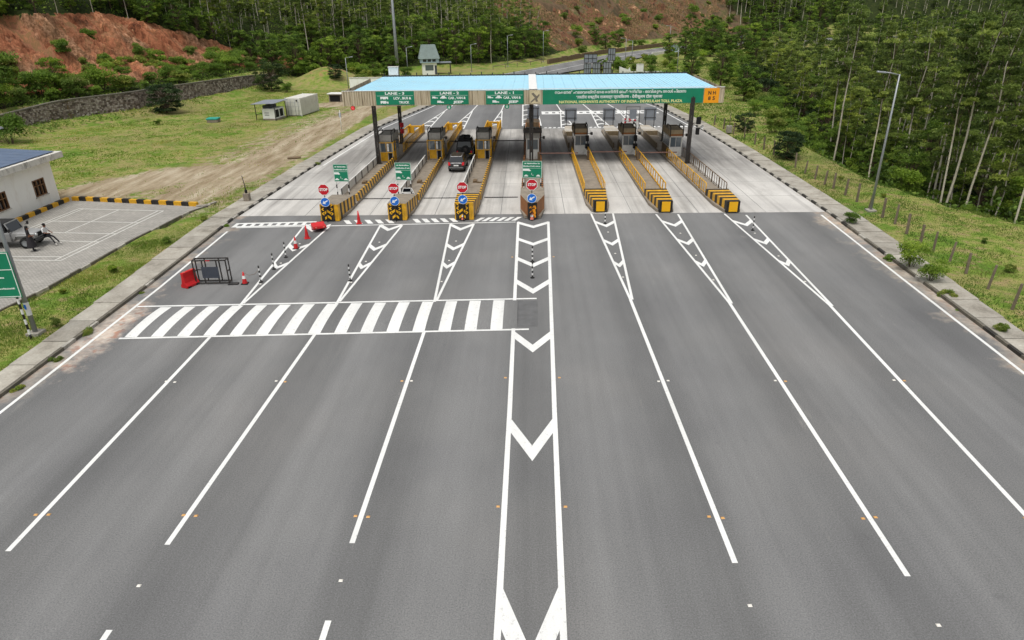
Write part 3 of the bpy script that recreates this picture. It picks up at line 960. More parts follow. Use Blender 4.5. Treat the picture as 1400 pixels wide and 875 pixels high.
def railing(root, x, y0, y1, mat, h=1.0, z0=0.24, bar=0.5, rail=0.07, name='railing', posts=True):
    mb = MB()
    mb.beam((x, y0, z0 + h), (x, y1, z0 + h), rail, rail)
    mb.beam((x, y0, z0 + 0.12), (x, y1, z0 + 0.12), rail * 0.8, rail * 0.8)
    n = max(2, int(round((y1 - y0) / bar)))
    for i in range(n + 1):
        y = y0 + (y1 - y0) * i / n
        mb.box(x - 0.035, x + 0.035, y - 0.05, y + 0.05, z0 - 0.02, z0 + h - rail * .4)
    return mb.build(name, mat, root)

def hoop_railing(root, x, y0, y1, mat, h=0.95, z0=0.24, n=6, name='railing'):
    mb = MB()
    st = (y1 - y0) / n
    for i in range(n):
        a, b = y0 + i * st + 0.05, y0 + (i + 1) * st - 0.05
        mb.path([(x, a, z0 - .02), (x, a, z0 + h - .1), (x, a + .1, z0 + h), (x, b - .1, z0 + h), (x, b, z0 + h - .1), (x, b, z0 - .02)], 0.04, 6)
        for q in (0.34, 0.67):
            y = a + (b - a) * q
            mb.tube((x, y, z0 - .02), (x, y, z0 + h - 0.02), 0.028, n=6)
        mb.tube((x, a, z0 + .15), (x, b, z0 + .15), 0.025, n=6)
    return mb.build(name, mat, root)

def hazard_board(root, z0=0.05, w=0.95, h=1.2, y=0.0, x=0.0, bright=True):
    bd = MB().box(x - w / 2, x + w / 2, y - 0.05, y, z0, z0 + h).build('hazard_board', M['black'], root)
    mb = MB()
    yy = y - 0.056
    def ch(cx, cz, s, th, tilt=0):
        pts = [(-s, -s * .75), (0, 0.0), (s, -s * .75), (s, -s * .75 + -th), (0, -th), (-s, -s * .75 - th)]
        c, si = math.cos(tilt), math.sin(tilt)
        mb.extrude([(cx + px * c - pz * si, yy, cz + px * si + pz * c) for px, pz in pts], (0, -0.006, 0))
    for k in range(2):
        ch(x, z0 + 0.5 + 0.42 * k, 0.24, 0.2)
    for sx in (-1, 1):
        for k in range(3):
            zc = z0 + 0.5 + 0.34 * k
            mb.extrude([(x + sx * px, yy, zc + pz) for px, pz in ((.24, -.02), (.34, .1), (.24, .22), (.34, .22), (.46, .1), (.34, -.02))], (0, -0.006, 0))
    mb.build('chevrons', M['yellow_sign'], bd)
M['yellow_sign'] = paint('sign_yellow', (238, 178, 24), 0.45, 0.06, 2.0, dirtiness=0.08, bump=0)
M['orange_sign'] = paint('sign_amber', (232, 148, 20), 0.45, 0.06, 2.0, dirtiness=0.08, bump=0)

IS = [(-15.15, 50.3, -14.1, 90.6), (-9.97, 50.4, -9.4, 92.4), (-4.84, 50.4, -4.3, 93.2), (0.38, 50.5, 0.75, 94.2),
      (5.72, 52.2, 5.45, 90.0), (10.8, 52.0, 10.4, 90.0), (15.95, 51.8, 14.95, 90.0)]
ILAB = ['toll island with striped wall nearest the left pavement, column standing on it', 'striped toll island holding the second booth from the left', 'striped toll island just left of the central one',
        'central toll island at the head of the painted median', 'toll island with yellow railings just right of the central one', 'toll island with yellow railings, second right of the central one',
        'toll island nearest the right pavement, column standing on it']
def on_island(k, lx, ly, z=0.24):
    x0, y0, x1, y1 = IS[k]
    a = math.atan2(x1 - x0, y1 - y0)
    return (x0 + lx * math.cos(a) + ly * math.sin(a), y0 - lx * math.sin(a) + ly * math.cos(a), z), -a

for k in range(7):
    x0, y0, x1, y1 = IS[k]
    a = -math.atan2(x1 - x0, y1 - y0)
    L = math.hypot(x1 - x0, y1 - y0)
    root = thing('toll_island', ILAB[k], 'toll island', (x0, y0, 0.014), a, 'toll islands')
    island_base(root, L)
    if k < 3:
        mb = MB()
        sliced(mb, 0.1, 4.2, 10, lambda y: 1.42 + (y - 0.1) * 0.11, lambda y: 1.3 - (y - 0.1) * 0.07, z0=0.01, mats=(0, 1), top=(2 if k < 2 else None))
        mb.build('crash_nose', [M['yellow'], M['black'], M['concrete']], root, bevel=0.02)
        hazard_board(root, 0.01, 1.0, 1.26, 0.09, -0.12)
        mb = MB()
        sliced(mb, 5.2, 20.4, 36, lambda y: 0.14, lambda y: 0.74, z0=0.1, cx=0.86, skew=-0.42, mats=(0, 1))
        mb.build('striped_wall', [M['yellow'], M['black']], root)
        mb = MB()
        for j in range(12):
            yb = 6.4 + j * 1.15
            mb.box(-0.86, -0.80, yb, yb + 1.12, 0.32, 0.92)
        mb.box(-0.88, -0.78, 6.3, 20.3, 0.92, 0.98)
        mb.build('guard_panel', M['guard_grey'], root)
        for j in range(7):
            yb = 6.35 + j * 2.3
            MB().box(-0.79, -0.73, yb, yb + 0.07, 0.22, 0.98).build('guard_post', M['steel_dark'], root)
        railing(root, 0.84, 25.6, L - 2.6, M['yellow'], 0.95, 0.24, 0.8, 0.1)
        railing(root, -0.84, 25.6, L - 2.6, M['yellow'], 0.95, 0.24, 0.8, 0.1)
        mb = MB()
        for sx in (-1, 1): mb.box(sx * 0.85 - 0.1, sx * 0.85 + 0.1, L - 2.6, L - 1.0, 0.22, 1.15)
        mb.box(-0.95, -0.2, L - 2.3, L - 2.1, 0.22, 1.15); mb.box(0.4, 0.95, L - 2.3, L - 2.1, 0.22, 1.15); mb.box(-0.2, 0.4, L - 2.3, L - 2.1, 0.95, 1.15)
        mb.build('end_housing', M['yellow'], root, bevel=0.03)
        mb = MB().box(-0.25, 0.1, 11.0, 11.8, 0.24, 0.42).box(0.1, 0.55, 10.9, 11.15, 0.24, 0.34)
        mb.build('cable_duct', M['rail_brown'], root)
    elif k == 3:
        mb = MB()
        sliced(mb, 0.0, 4.6, 4, lambda y: 0.75 + (min(y, 2.3)) * 0.5, lambda y: 1.12, z0=0.22, mats=(0, 0), top=1)
        mb.build('crash_nose', [M['yellow_dull'] if 'yellow_dull' in M else M['booth_orange'], M['concrete']], root, bevel=0.02)
        bd = MB().box(-0.36, 0.36, -0.06, 0.0, 0.08, 1.3).build('hazard_board', M['black'], root)
        mb = MB()
        for (cx, cz, s, col) in ((0.02, 0.62, 0.26, 0), (0.12, 0.95, 0.18, 0), (-0.14, 0.92, 0.14, 0), (0.1, 0.3, 0.18, 0)):
            mb.extrude([(cx + px * s, -0.062, cz + pz * s) for px, pz in ((-.9, -.3), (-.1, .9), (.7, .8), (1, -.5), (.5, -.9), (.1, .1))], (0, -0.005, 0), col)
        mb.build('arrow_marks', [M['orange_sign']], bd)
        for sx in (-1, 1):
            mb = MB(); sliced(mb, 4.8, 20.6, 44, lambda y: 0.14, lambda y: 0.62, z0=0.22, cx=sx * 0.86, skew=-0.25, mats=(0, 1))
            mb.build('striped_wall', [M['booth_orange'], M['black']], root)
            railing(root, sx * 0.84, 26.0, L - 5, M['booth_orange'], 0.95, 0.24, 0.62, 0.1)
        mb = MB(); sliced(mb, L - 4.6, L - 0.3, 9, lambda y: 1.85 - max(0, y - L + 3) * 0.2, lambda y: 1.0, z0=0.22, mats=(0, 1))
        mb.build('far_nose', [M['rail_brown'], M['black']], root, bevel=0.02)
    else:
        mb = MB()
        sliced(mb, 0.0, 4.6, 9, lambda y: 1.02 + y * 0.18, lambda y: 0.86 - y * 0.035, z0=0.08, mats=(1, 0))
        mb.build('tail_block', [M['yellow'], M['black']], root, bevel=0.02)
        MB().box(-0.33, 0.33, -0.03, 0.0, 0.12, 0.9).build('front_plate', M['yellow_sign'], root)
        if k < 6:
            railing(root, -0.86, 4.8, 20.8, M['yellow'], 0.95, 0.24, 1.15, 0.08)
            railing(root, 0.86, 4.8, 20.8, M['yellow'], 0.95, 0.24, 1.15, 0.08)
        else:
            hoop_railing(root, -0.86, 4.8, 20.4, M['yellow'], n=7)
            hoop_railing(root, 0.86, 4.8, 20.4, M['rail_brown'], n=7)
        mb = MB(); sliced(mb, 25.4, L - 5.0, 28, lambda y: 0.15, lambda y: 0.55, z0=0.22, cx=-0.86, skew=0.15, mats=(0, 1))
        mb.build('striped_wall', [M['rail_brown'], M['booth_tan']], root)
        mb = MB(); sliced(mb, 25.4, L - 5.0, 28, lambda y: 0.15, lambda y: 0.55, z0=0.22, cx=0.86, skew=0.15, mats=(0, 1))
        mb.build('striped_wall', [M['guard_grey'] if k == 6 else M['rail_brown'], M['booth_tan']], root)
        mb = MB(); sliced(mb, L - 4.8, L - 0.4, 9, lambda y: 1.7 - max(0, y - L + 3) * 0.2, lambda y: 0.5, z0=0.22, mats=(0, 1))
        mb.build('far_nose', [M['booth_tan'], M['guard_grey']], root, bevel=0.02)

# ---------------------------------------------------------------- signs on the islands
def octagon(r, cz, cx, y):
    return [(cx + r * math.cos(math.pi / 8 + i * math.pi / 4), y, cz + r * math.sin(math.pi / 8 + i * math.pi / 4)) for i in range(8)]
def stop_sign(k, dx, label, zc=2.4, zb=1.45):
    p, a = on_island(k, dx, -0.22, 0.0)
    root = thing('stop_sign', label, 'traffic sign', p, a, 'stop signs before the islands')
    MB().tube((0, 0.05, 0), (0, 0.05, zc + 0.2), 0.035, n=8).build('pole', M['steel_dark'], root)
    pl = MB().extrude(octagon(0.45, zc, 0, -0.0), (0, 0.012, 0)).build('stop_plate', M['letter_white'], root)
    MB().extrude(octagon(0.41, zc, 0, -0.006), (0, 0.005, 0)).build('red_face', M['red'], pl)
    lettering('STOP', 0.27, M['letter_white'], pl, (0, -0.012, zc), 0.62, bold=0.012)
    n = 20
    dk = MB().extrude([(0.36 * math.cos(6.2832 * i / n), -0.01, zb + 0.36 * math.sin(6.2832 * i / n)) for i in range(n)], (0, 0.012, 0)).build('arrow_disc', M['letter_white'], root)
    MB().extrude([(0.33 * math.cos(6.2832 * i / n), -0.016, zb + 0.33 * math.sin(6.2832 * i / n)) for i in range(n)], (0, 0.005, 0)).build('blue_face', M['blue'], dk)
    c = math.sqrt(.5)
    arrow = [(0.22, 0.045), (-0.02, 0.045), (-0.02, 0.15), (-0.24, 0.0), (-0.02, -0.15), (-0.02, -0.045), (0.22, -0.045)]
    arrow = [(0.045, 0.24), (0.045, -0.04), (0.15, -0.04), (0, -0.24), (-0.15, -0.04), (-0.045, -0.04), (-0.045, 0.24)]
    t = -math.pi / 4 - 0.25
    MB().extrude([(px * math.cos(t) - pz * math.sin(t), -0.021, zb + px * math.sin(t) + pz * math.cos(t)) for px, pz in arrow], (0, 0.004, 0)).build('arrow', M['letter_white'], dk)
stop_sign(0, -0.12, 'red stop sign over blue arrow disc, nearest the left pavement', 2.55, 1.6)
stop_sign(1, -0.05, 'red stop sign over blue arrow disc, second from the left pavement', 2.57, 1.62)
stop_sign(2, -0.02, 'red stop sign over blue arrow disc, just left of the central island', 2.62, 1.7)
stop_sign(3, -0.04, 'red stop sign over blue arrow disc on the central island', 2.75, 1.72)

def striped_post(mb, x, y, h, r=0.05, n=6, z0=0.0):
    for i in range(n):
        mb.tube((x, y, z0 + (h - z0) * i / n), (x, y, z0 + (h - z0) * (i + 1) / n), r, n=8, mi=i % 2, caps=(i in (0, n - 1)))
def squiggles(parent, rows, mat, y, name='lettering'):
    """small unreadable writing: runs of short strokes"""
    mb = MB()
    rr = random.Random(3)
    for x0, x1, z, h in rows:
        x = x0
        while x < x1:
            w = rr.uniform(0.02, 0.05) * h / 0.06
            mb.box(x, min(x + w, x1), y - 0.004, y, z, z + h * rr.uniform(0.6, 1.0)); x += w + 0.012 * h / 0.06 + (0.05 if rr.random() < .14 else 0)
    o = mb.build(name, mat, parent); o['kind'] = 'stuff'
    return o
def car_icon(mb, x, z, s, y, flip=1):
    pts = [(-1, 0), (-1, .35), (-.7, .45), (-.4, .85), (.35, .85), (.65, .45), (1, .35), (1, 0)]
    mb.extrude([(x + flip * px * s, y, z + pz * s) for px, pz in (pts if flip > 0 else pts[::-1])], (0, -0.004, 0))
def lane_board(k, dx, ly, label, w=1.25, z0=1.35, h=1.45, wide=False):
    p, a = on_island(k, dx, ly, 0.25)
    root = thing('lane_notice_board', label, 'sign board', p, a - 0.06, 'green notice boards on the islands')
    for sx in (-1, 1):
        mb = MB(); striped_post(mb, sx * (w / 2 - 0.12), 0.05, z0 - 0.25 + h * 0.9, 0.05, 9)
        mb.build('post', [M['white'], M['black']], root)
    zz = z0 - 0.25
    bd = MB().box(-w / 2, w / 2, -0.03, 0.0, zz, zz + h).build('board', M['green'], root, bevel=0.01)
    squiggles(bd, [(-w * .38, w * .38, zz + h * .82, .1), (-w * .44, w * .44, zz + h * .66, .1)], M['letter_white'], -0.032)
    mb = MB()
    mb.box(-w * .47, w * .47, -0.036, -0.031, zz + h * .57, zz + h * .58)
    for e in ((-w * .485, -w * .465), (w * .465, w * .485)): mb.box(e[0], e[1], -0.036, -0.031, zz + .03, zz + h - .03)
    mb.box(-w * .485, w * .485, -0.036, -0.031, zz + h - .035, zz + h - .015); mb.box(-w * .485, w * .485, -0.036, -0.031, zz + .015, zz + .035)
    mb.build('border', M['letter_white'], bd)
    for q_, f_ in ((-1, 1), (1, -1)):
        mb = MB(); car_icon(mb, q_ * w * .3, zz + h * .09, 0.17, -0.031, f_); mb.build('car_pictogram', M['letter_white'], bd)
    mb = MB()
    mb.box(-w * .46, -w * .18, -0.035, -0.031, zz + h * .42, zz + h * .54)
    mb.extrude([(-w * .18, -.031, zz + h * .4), (-w * .18, -.031, zz + h * .56), (-w * .05, -.031, zz + h * .42)], (0, -.004, 0))
    mb.box(-0.06, -0.03, -0.035, -0.031, zz + h * .18, zz + h * .3); mb.box(0.02, 0.1, -0.035, -0.031, zz + h * .15, zz + h * .18)
    ar_ = mb.build('arrow_marks', M['letter_white'], bd); ar_['kind'] = 'stuff'
    return root
lane_board(0, -0.45, 5.7, 'green notice board with car pictograms on the leftmost island', 1.25, 1.75)
lane_board(1, -0.35, 5.5, 'green notice board above a printed car panel on the second island', 1.35, 1.85)
lane_board(3, -0.02, 5.4, 'large green notice board on the central island', 1.65, 1.95, 1.4)
# printed panel with a car front under the second board
p, a = on_island(1, -0.1, 5.5, 0.25)
root = thing('car_cutout', 'white panel shaped as a car front under the second green board', 'cutout', p, a)
mb = MB()
prof = [(-.55, 0.05), (-.58, .45), (-.5, .62), (-.36, .95), (.36, .95), (.5, .62), (.58, .45), (.55, 0.05)]
mb.extrude([(x, 0, z) for x, z in prof], (0, 0.05, 0)).build('body_shape', M['white'], root)
MB().extrude([(-.42, -.006, .62), (-.32, -.006, .9), (.32, -.006, .9), (.42, -.006, .62)], (0, 0.005, 0)).build('windscreen', M['glass_dark'], root)
MB().box(-.3, .3, -.01, -.002, .18, .3).build('plate', M['signback'], root)
MB().box(-.5, -.36, -.01, -.002, .4, .5).build('headlight', M['glass'], root); MB().box(.36, .5, -.01, -.002, .4, .5).build('headlight', M['glass'], root)
MB().box(-.05, .05, .05, .09, -0.01, .8).build('prop', M['steel_dark'], root)

# ---------------------------------------------------------------- booths
BLAB = ['toll booth in a yellow tube cage by the left column', 'toll booth in a yellow tube cage, second from the left', 'toll booth in a yellow tube cage just left of the centre',
        'central dark-framed toll booth behind the centre column', 'white-fronted toll booth just right of the centre', 'white-fronted toll booth, second right of the centre', 'white-fronted toll booth by the right column']
def win(root, x0, x1, z0, z1, y, n=2, face=-1, mat=None, name='window'):
    w = MB().box(x0, x1, min(y, y + face * .03), max(y, y + face * .03), z0, z1).build(name, M['alu'], root)
    st = (x1 - x0) / n
    for i in range(n):
        yy = y + face * 0.034
        MB().box(x0 + i * st + .035, x0 + (i + 1) * st - .035, min(yy, yy - face * .008), max(yy, yy - face * .008), z0 + .04, z1 - .04).build('pane', mat or M['glass'], w)
    return w
def winx(root, y0, y1, z0, z1, x, n=3, face=1, name='window'):
    w = MB().box(min(x, x + face * .03), max(x, x + face * .03), y0, y1, z0, z1).build(name, M['alu'], root)
    st = (y1 - y0) / n
    for i in range(n):
        xx = x + face * 0.034
        MB().box(min(xx, xx - face * .008), max(xx, xx - face * .008), y0 + i * st + .035, y0 + (i + 1) * st - .035, z0 + .04, z1 - .04).build('pane', M['glass'], w)
    return w
BY = [20.7, 21.7, 21.6, 21.2, 21.6, 21.6, 20.5]
for k in range(7):
    left = k < 3
    p, a = on_island(k, (0.05, 0.05, 0.0, 0.0, 0.12, 0.18, 0.05)[k], BY[k], 0.254)
    root = thing('toll_booth', BLAB[k], 'toll booth', p, a, 'toll booths')
    W, D, Hh = 0.66, 3.3, 2.72
    c = MB()
    c.box(-W, W, 0, D, 0, 0.95)                       # lower wall
    c.box(-W, W, 0, D, 2.0, 2.12)                     # lintel
    for sx in (-1, 1):
        for yy in (0.0, D - 0.09):
            c.box(sx * W - (0.09 if sx > 0 else 0), sx * W + (0.09 if sx < 0 else 0), yy, yy + 0.09, 0.95, 2.0)
    c.build('cabin', M['booth_white'] if not left else M['booth_grey'], root, bevel=0.01)
    win(root, -W + .09, W - .09, 0.97, 1.98, 0.07, 2)
    win(root, -W + .09, W - .09, 0.97, 1.98, D - .07, 2, 1)
    winx(root, .1, D - .1, 0.97, 1.98, W - .06, 3, 1); winx(root, .1, D - .1, 0.97, 1.98, -W + .06, 3, -1)
    # parapet of ribbed sheet round the roof
    mb = MB(); n = 9
    for s_, (q0, q1) in enumerate((((-W - .06, -.06), (W + .06, -.06)), ((W + .06, -.06), (W + .06, D + .06)), ((W + .06, D + .06), (-W - .06, D + .06)), ((-W - .06, D + .06), (-W - .06, -.06)))):
        q0 = Vector((*q0, 0)); q1 = Vector((*q1, 0)); d = q1 - q0
        m = max(6, int(d.length / .16))
        for i in range(m):
            u, v = q0 + d * (i / m), q0 + d * ((i + .55) / m)
            mb.beam(u + Vector((0, 0, 2.42)), v + Vector((0, 0, 2.42)), 0.05, 0.6)
            u, v = q0 + d * ((i + .55) / m), q0 + d * ((i + 1) / m)
            mb.beam(u + Vector((0, 0, 2.42)), v + Vector((0, 0, 2.42)), 0.025, 0.6)
    mb.build('parapet', M['booth_grey'] if left or k == 3 else M['booth_tan'], root)
    MB().box(-W, W, 0, D, 2.12, 2.66).build('roof', M['booth_grey'] if left or k == 3 else M['booth_tan'], root)
    if left:
        MB().box(-W + .02, 0.12, -0.02, 0.0, 0.05, 0.9).build('lower_panel', M['yellow'], root)
        MB().box(0.2, 0.56, -0.025, 0.0, 0.02, 0.9).build('doorway', M['dark'], root)
        mb = MB(); r = 0.045
        for sx in (-1, 1):
            mb.tube((sx * .78, -0.28, 0), (sx * .78, -0.28, 2.0), r, n=6); mb.tube((sx * .78, .9, 0), (sx * .78, .9, 2.05), r, n=6)
            mb.tube((sx * .78, -.28, 1.98), (sx * .78, 1.9, 1.98), r, n=6); mb.tube((sx * .78, -.28, 1.0), (sx * .78, 1.0, 1.0), r, n=6)
        for z in (0.98, 1.98): mb.tube((-.78, -.28, z), (.78, -.28, z), r, n=6)
        mb.tube((0.05, -.28, .98), (0.05, -.28, 1.98), 0.03, n=6)
        mb.build('yellow_cage', M['yellow'], root)
        mb = MB()
        mb.box(W + .01, W + .05, -.05, 1.2, 0, 0.95); mb.build('side_panel', M['yellow'], root)
        mb = MB().ellipsoid((0.22, -.2, 1.75), (.12, .08, .14), 8).box(.14, .3, -.22, -.16, 1.1, 1.62); mb.build('intercom', M['white'], root)
    elif k == 3:
        mb = MB(); r = 0.06
        for sx in (-1, 1):
            mb.tube((sx * .86, -.5, 0), (sx * .86, -.5, 3.0), r, n=6); mb.tube((sx * .86, 2.4, 0), (sx * .86, 2.4, 3.0), r, n=6)
            mb.tube((sx * .86, -.5, 2.95), (sx * .86, 2.4, 2.95), r, n=6); mb.tube((sx * .86, -.5, 1.9), (sx * .86, 2.4, 1.9), r, n=6)
        mb.build('frame_tubes', M['steel_dark'], root)
        mb = MB()
        for sx in (-1, 1): mb.box(sx * .80 - .05, sx * .80 + .05, -.42, -.3, 0, 1.85)
        mb.build('corner_post', M['booth_orange'], root)
        MB().box(-.95, .95, -.6, -.1, 2.75, 3.15).build('header_box', M['steel_dark'], root)
    else:
        MB().box(-W - .08, W + .08, -0.105, -0.09, 2.12, 2.3).build('orange_band', M['booth_orange'], root)
        for sx in (-1, 1): MB().box(sx * (W + .03) - .03, sx * (W + .03) + .03, .1, D - .1, 0.02, 0.93).build('side_panel', M['rail_brown'], root)
    if k != 3:
        for sx in (-1, 1):
            xx = sx * (W - .0)
            MB().path([(xx, -.14, 2.0), (xx, -.14, 2.98), (xx, .06, 3.12), (xx, 1.5, 3.12), (xx, 1.7, 2.98), (xx, 1.7, 2.4)], 0.05, 6).build('roof_guard', M['steel_dark'], root)
        MB().tube((-W, .3, 3.12), (W, .3, 3.12), .035, n=6).build('guard_rail', M['steel_dark'], root)
    mb = MB()
    mb.beam((W + .05, .3, 2.15), (W + .5, .25, 2.15), .05, .05).box(W + .38, W + .62, .1, .42, 2.02, 2.28)
    mb.build('camera_arm', M['steel_dark'], root)

# fare-display cabinets beside the right booths, red lamp heads by the left column
for k, dx, lab in ((4, 0.78, 'black lane device on a pole right of the first right booth'), (5, 0.8, 'black lane device on a pole right of the second right booth')):
    p, a = on_island(k, dx, 21.0, 0.254)
    r_ = thing('lane_device', lab, 'device', p, a, 'lane devices')
    MB().tube((0, 0, 0), (0, 0, 2.1), 0.06, n=8).build('pole', M['steel_dark'], r_)
    MB().box(-.22, .22, -.16, .16, 0.75, 1.25).build('lower_housing', M['dark'], r_, bevel=.03)
    MB().box(-.16, .16, -.14, .14, 1.5, 2.1).build('upper_housing', M['dark'], r_, bevel=.03)
    MB().box(-.1, .1, -.18, -.05, 0.05, 0.6).build('cabinet', M['booth_white'], r_)
p, a = on_island(0, 0.72, 26.2, 0.254)
r_ = thing('lane_signal', 'red lane signal heads on the back column of the left island', 'traffic signal', p, a)
MB().tube((0, 0, 0), (0, 0, 3.1), 0.05, n=8).build('pole', M['steel_dark'], r_)
for z in (2.2, 2.85):
    hd = MB().box(-.2, .2, -.12, .12, z - .24, z + .24).build('signal_head', M['red_plastic'], r_, bevel=.03)
    MB().lathe([(.0, -.01), (.13, 0), (.13, .03), (0, .05)], 12, (0, 0, 0)).build('lens', M['red'], hd, loc=(0, -.13, z)).rotation_euler = (math.pi / 2, 0, 0)

# booms across the lanes
M['boom'] = paint('boom_red_dull', (128, 96, 86), 0.5, 0.3, 3.0, (120, 110, 100), 0.5)
for (k0, ly, dx0, x_len, lab, mt) in ((3, 20.2, 0.9, 4.0, 'thin boom barrier lowered across the lane right of centre', 'boom'), (4, 19.0, 1.0, 3.9, 'thin boom barrier lowered across the second lane right of centre', 'boom'),
                                  (5, 18.6, 1.0, 3.9, 'thin boom barrier lowered across the third lane right of centre', 'boom'), (2, 27.6, 1.0, 3.8, 'dark boom barrier across the lane left of the central island', 'steel_dark'),
                                  (1, 27.6, 1.0, 3.3, 'dark boom barrier ahead of the two waiting cars', 'steel_dark'), (0, 27.4, 1.0, 3.6, 'dark boom barrier across the leftmost gated lane', 'steel_dark')):
    p, a = on_island(k0, dx0 - .25, ly, 0.254)
    r_ = thing('boom_barrier', lab, 'barrier', p, 0, 'boom barriers across the lanes')
    MB().box(-.14, .14, -.18, .18, 0, .9).build('cabinet', M['rail_brown'], r_, bevel=.03)
    MB().beam((0, -.22, .82), (x_len, -.22, .82), .07, .1).build('arm', M[mt], r_)

# ---------------------------------------------------------------- canopy
can = thing('toll_canopy', 'long blue-roofed toll canopy with green lane signs on its fascia', 'canopy', (0, 69.0, 0))
def col_part(x, y, h, lat=True):
    mb = MB()
    for sx in (-1, 1):
        mb.box(x + sx * .115 - .08, x + sx * .115 + .08, y - .14, y + .14, 0.25, h)
    nseg = int(h / 1.2)
    for i in range(nseg):
        z0, z1 = 0.4 + i * 1.2, 1.6 + i * 1.2
        if z1 > h: break
        mb.box(x - .05, x + .05, y - .12, y + .12, z1 - .3, z1 + .3)
    mb.box(x - .35, x + .35, y - .25, y + .25, 0.22, 0.3)
    mb.build('column', M['steel_dark'], can)
for x, y, h in ((-15.25, 1.0, 6.6), (-14.75, 12.2, 6.9), (0.42, 0.9, 6.6), (0.55, 12.2, 6.9), (16.05, 0.0, 6.6), (15.9, 12.4, 6.9)):
    col_part(x, y, h)
# roof: ribbed blue sheets, low fall to the front
RY0, RY1, RZ0, RZ1 = 0.25, 13.2, 7.42, 7.6
def roof_x(s, y):
    t = (y - RY0) / (RY1 - RY0)
    return (-17.1 + 0.6 * t) if s < 0 else (18.35 - 0.25 * t)
NSH = 34
for i in range(NSH):
    u0, u1 = i / NSH, (i + 1) / NSH
    def rp(u, y, dz=0.0):
        xa, xb = roof_x(-1, y), roof_x(1, y)
        return (xa + (xb - xa) * u, y, RZ0 + (RZ1 - RZ0) * (y - RY0) / (RY1 - RY0) + dz)
    mb = MB()
    a_, b_, c_, d_ = rp(u0, RY0), rp(u1 - .0004, RY0), rp(u1 - .0004, RY1), rp(u0, RY1)
    mb.hexa([(q[0], q[1], q[2] - .04) for q in (a_, b_, c_, d_)] + [a_, b_, c_, d_])
    for f in (0.03, 0.36, 0.7):
        uu = u0 + (u1 - u0) * f
        p0, p1 = rp(uu, RY0, .008), rp(uu, RY1, .008)
        mb.beam(p0, p1, .05, .03)
    mb.build('roof_sheet', M['roof_blue'], can)
MB().box(0.18, 1.0, RY0 - .06, RY1 + .05, RZ0 + .07, RZ0 + .11).build('centre_flashing', M['white'], can).rotation_euler = (math.atan2(RZ1 - RZ0, RY1 - RY0), 0, 0)
mb = MB(); mb.box(roof_x(-1, RY1) - .1, roof_x(1, RY1) + .1, RY1 + .02, RY1 + .3, RZ1 - .3, RZ1 + .12)
for i in range(28): mb.box(-16.4 + i * 1.24, -16.3 + i * 1.24, RY1 + .1, RY1 + .2, RZ1 + .12, RZ1 + .3 + .12 * (i % 3 == 0))
mb.build('rear_gutter', M['steel_dark'], can)
MB().box(roof_x(-1, 2) - .0, roof_x(1, 2), 0.4, 13.0, 6.9, 7.1).build('ceiling_grid', M['steel_dark'], can)
mb = MB()
for y in (1.0, 12.2): mb.box(-16.8, 18.0, y - .12, y + .12, 6.55, 6.9)
mb.build('main_beam', M['steel_dark'], can)
# ribbed beige fascia, panel by panel
mb = MB()
FX0, FX1, FZ0, FZ1 = -18.0, 18.98, 6.12, 7.5
npan = 37
for i in range(npan):
    x0 = FX0 + (FX1 - FX0) * i / npan; x1 = FX0 + (FX1 - FX0) * (i + 1) / npan
    mb = MB(); m = 4
    for j in range(m):
        xa = x0 + (x1 - x0) * j / m; xb = x0 + (x1 - x0) * (j + .62) / m; xc = x0 + (x1 - x0) * (j + 1) / m
        mb.box(xa, xb, -.05, .05, FZ0 - .006 * i * .35, FZ1 - .004 * i); mb.box(xb, xc - .003, 0.03, .05, FZ0 - .006 * i * .35 + .002, FZ1 - .004 * i - .002)
    mb.build('fascia_panel', M['beige'], can)
for sx, X in ((-1, FX0), (1, FX1)):
    mb = MB(); mb.box(X - .03 if sx < 0 else X, X if sx < 0 else X + .03, -.03, 13.4, 6.1, 7.42); mb.build('side_fascia', M['beige'], can)
MB().box(FX0 - .02, FX1 + .02, -.06, .06, 7.5, 7.54).build('top_trim', M['white'], can)

def bus_icon(mb, x, z, s, y, kind):
    if kind == 'bus':
        mb.box(x - s, x + s, y - .005, y, z, z + s * .62)
    elif kind == 'truck':
        mb.box(x - s, x + s * .45, y - .005, y, z, z + s * .66); mb.box(x + s * .52, x + s, y - .005, y, z, z + s * .48)
    elif kind == 'car':
        car_icon(mb, x, z + .03, s, y)
    elif kind == 'jeep':
        mb.extrude([(x + px * s, y, z + pz * s) for px, pz in ((-1, .1), (-1, .75), (.1, .75), (.25, .45), (1, .4), (1, .1))], (0, -.005, 0))
    for q in (-.55, .55):
        n = 8; mb.extrude([(x + q * s + .16 * s * math.cos(6.283 * i / n), y - .006, z + .02 + .16 * s * math.sin(6.283 * i / n)) for i in range(n)], (0, -.004, 0), 1)
def lane_sign(x0, x1, z0, z1, head, l2, l3, icons, label):
    bd = MB().box(x0, x1, -.10, -.035, z0, z1).build('lane_sign', M['green'], can, bevel=.01)
    bd['label'] = label
    w = x1 - x0; h = z1 - z0
    lettering(head, .33, M['letter_white'], bd, (x0 + w * .5, -.106, z1 - .2), w * .5, bold=.012)
    MB().box(x0 + w * .03, x1 - w * .03, -.105, -.1, z1 - h * .335, z1 - h * .32).build('divider', M['letter_white'], bd)
    lettering(l2, .3, M['letter_white'], bd, (x0 + w * .69, -.106, z0 + h * .48), w * .46, bold=.012)
    lettering(l3, .3, M['letter_white'], bd, (x0 + w * .73, -.106, z0 + h * .17), w * .27, bold=.012)
    mb = MB()
    for kind, fx, fz, s in icons: bus_icon(mb, x0 + w * fx, z0 + h * fz, s, -.101, kind)
    mb.build('pictograms', [M['letter_white'], M['green']], bd)
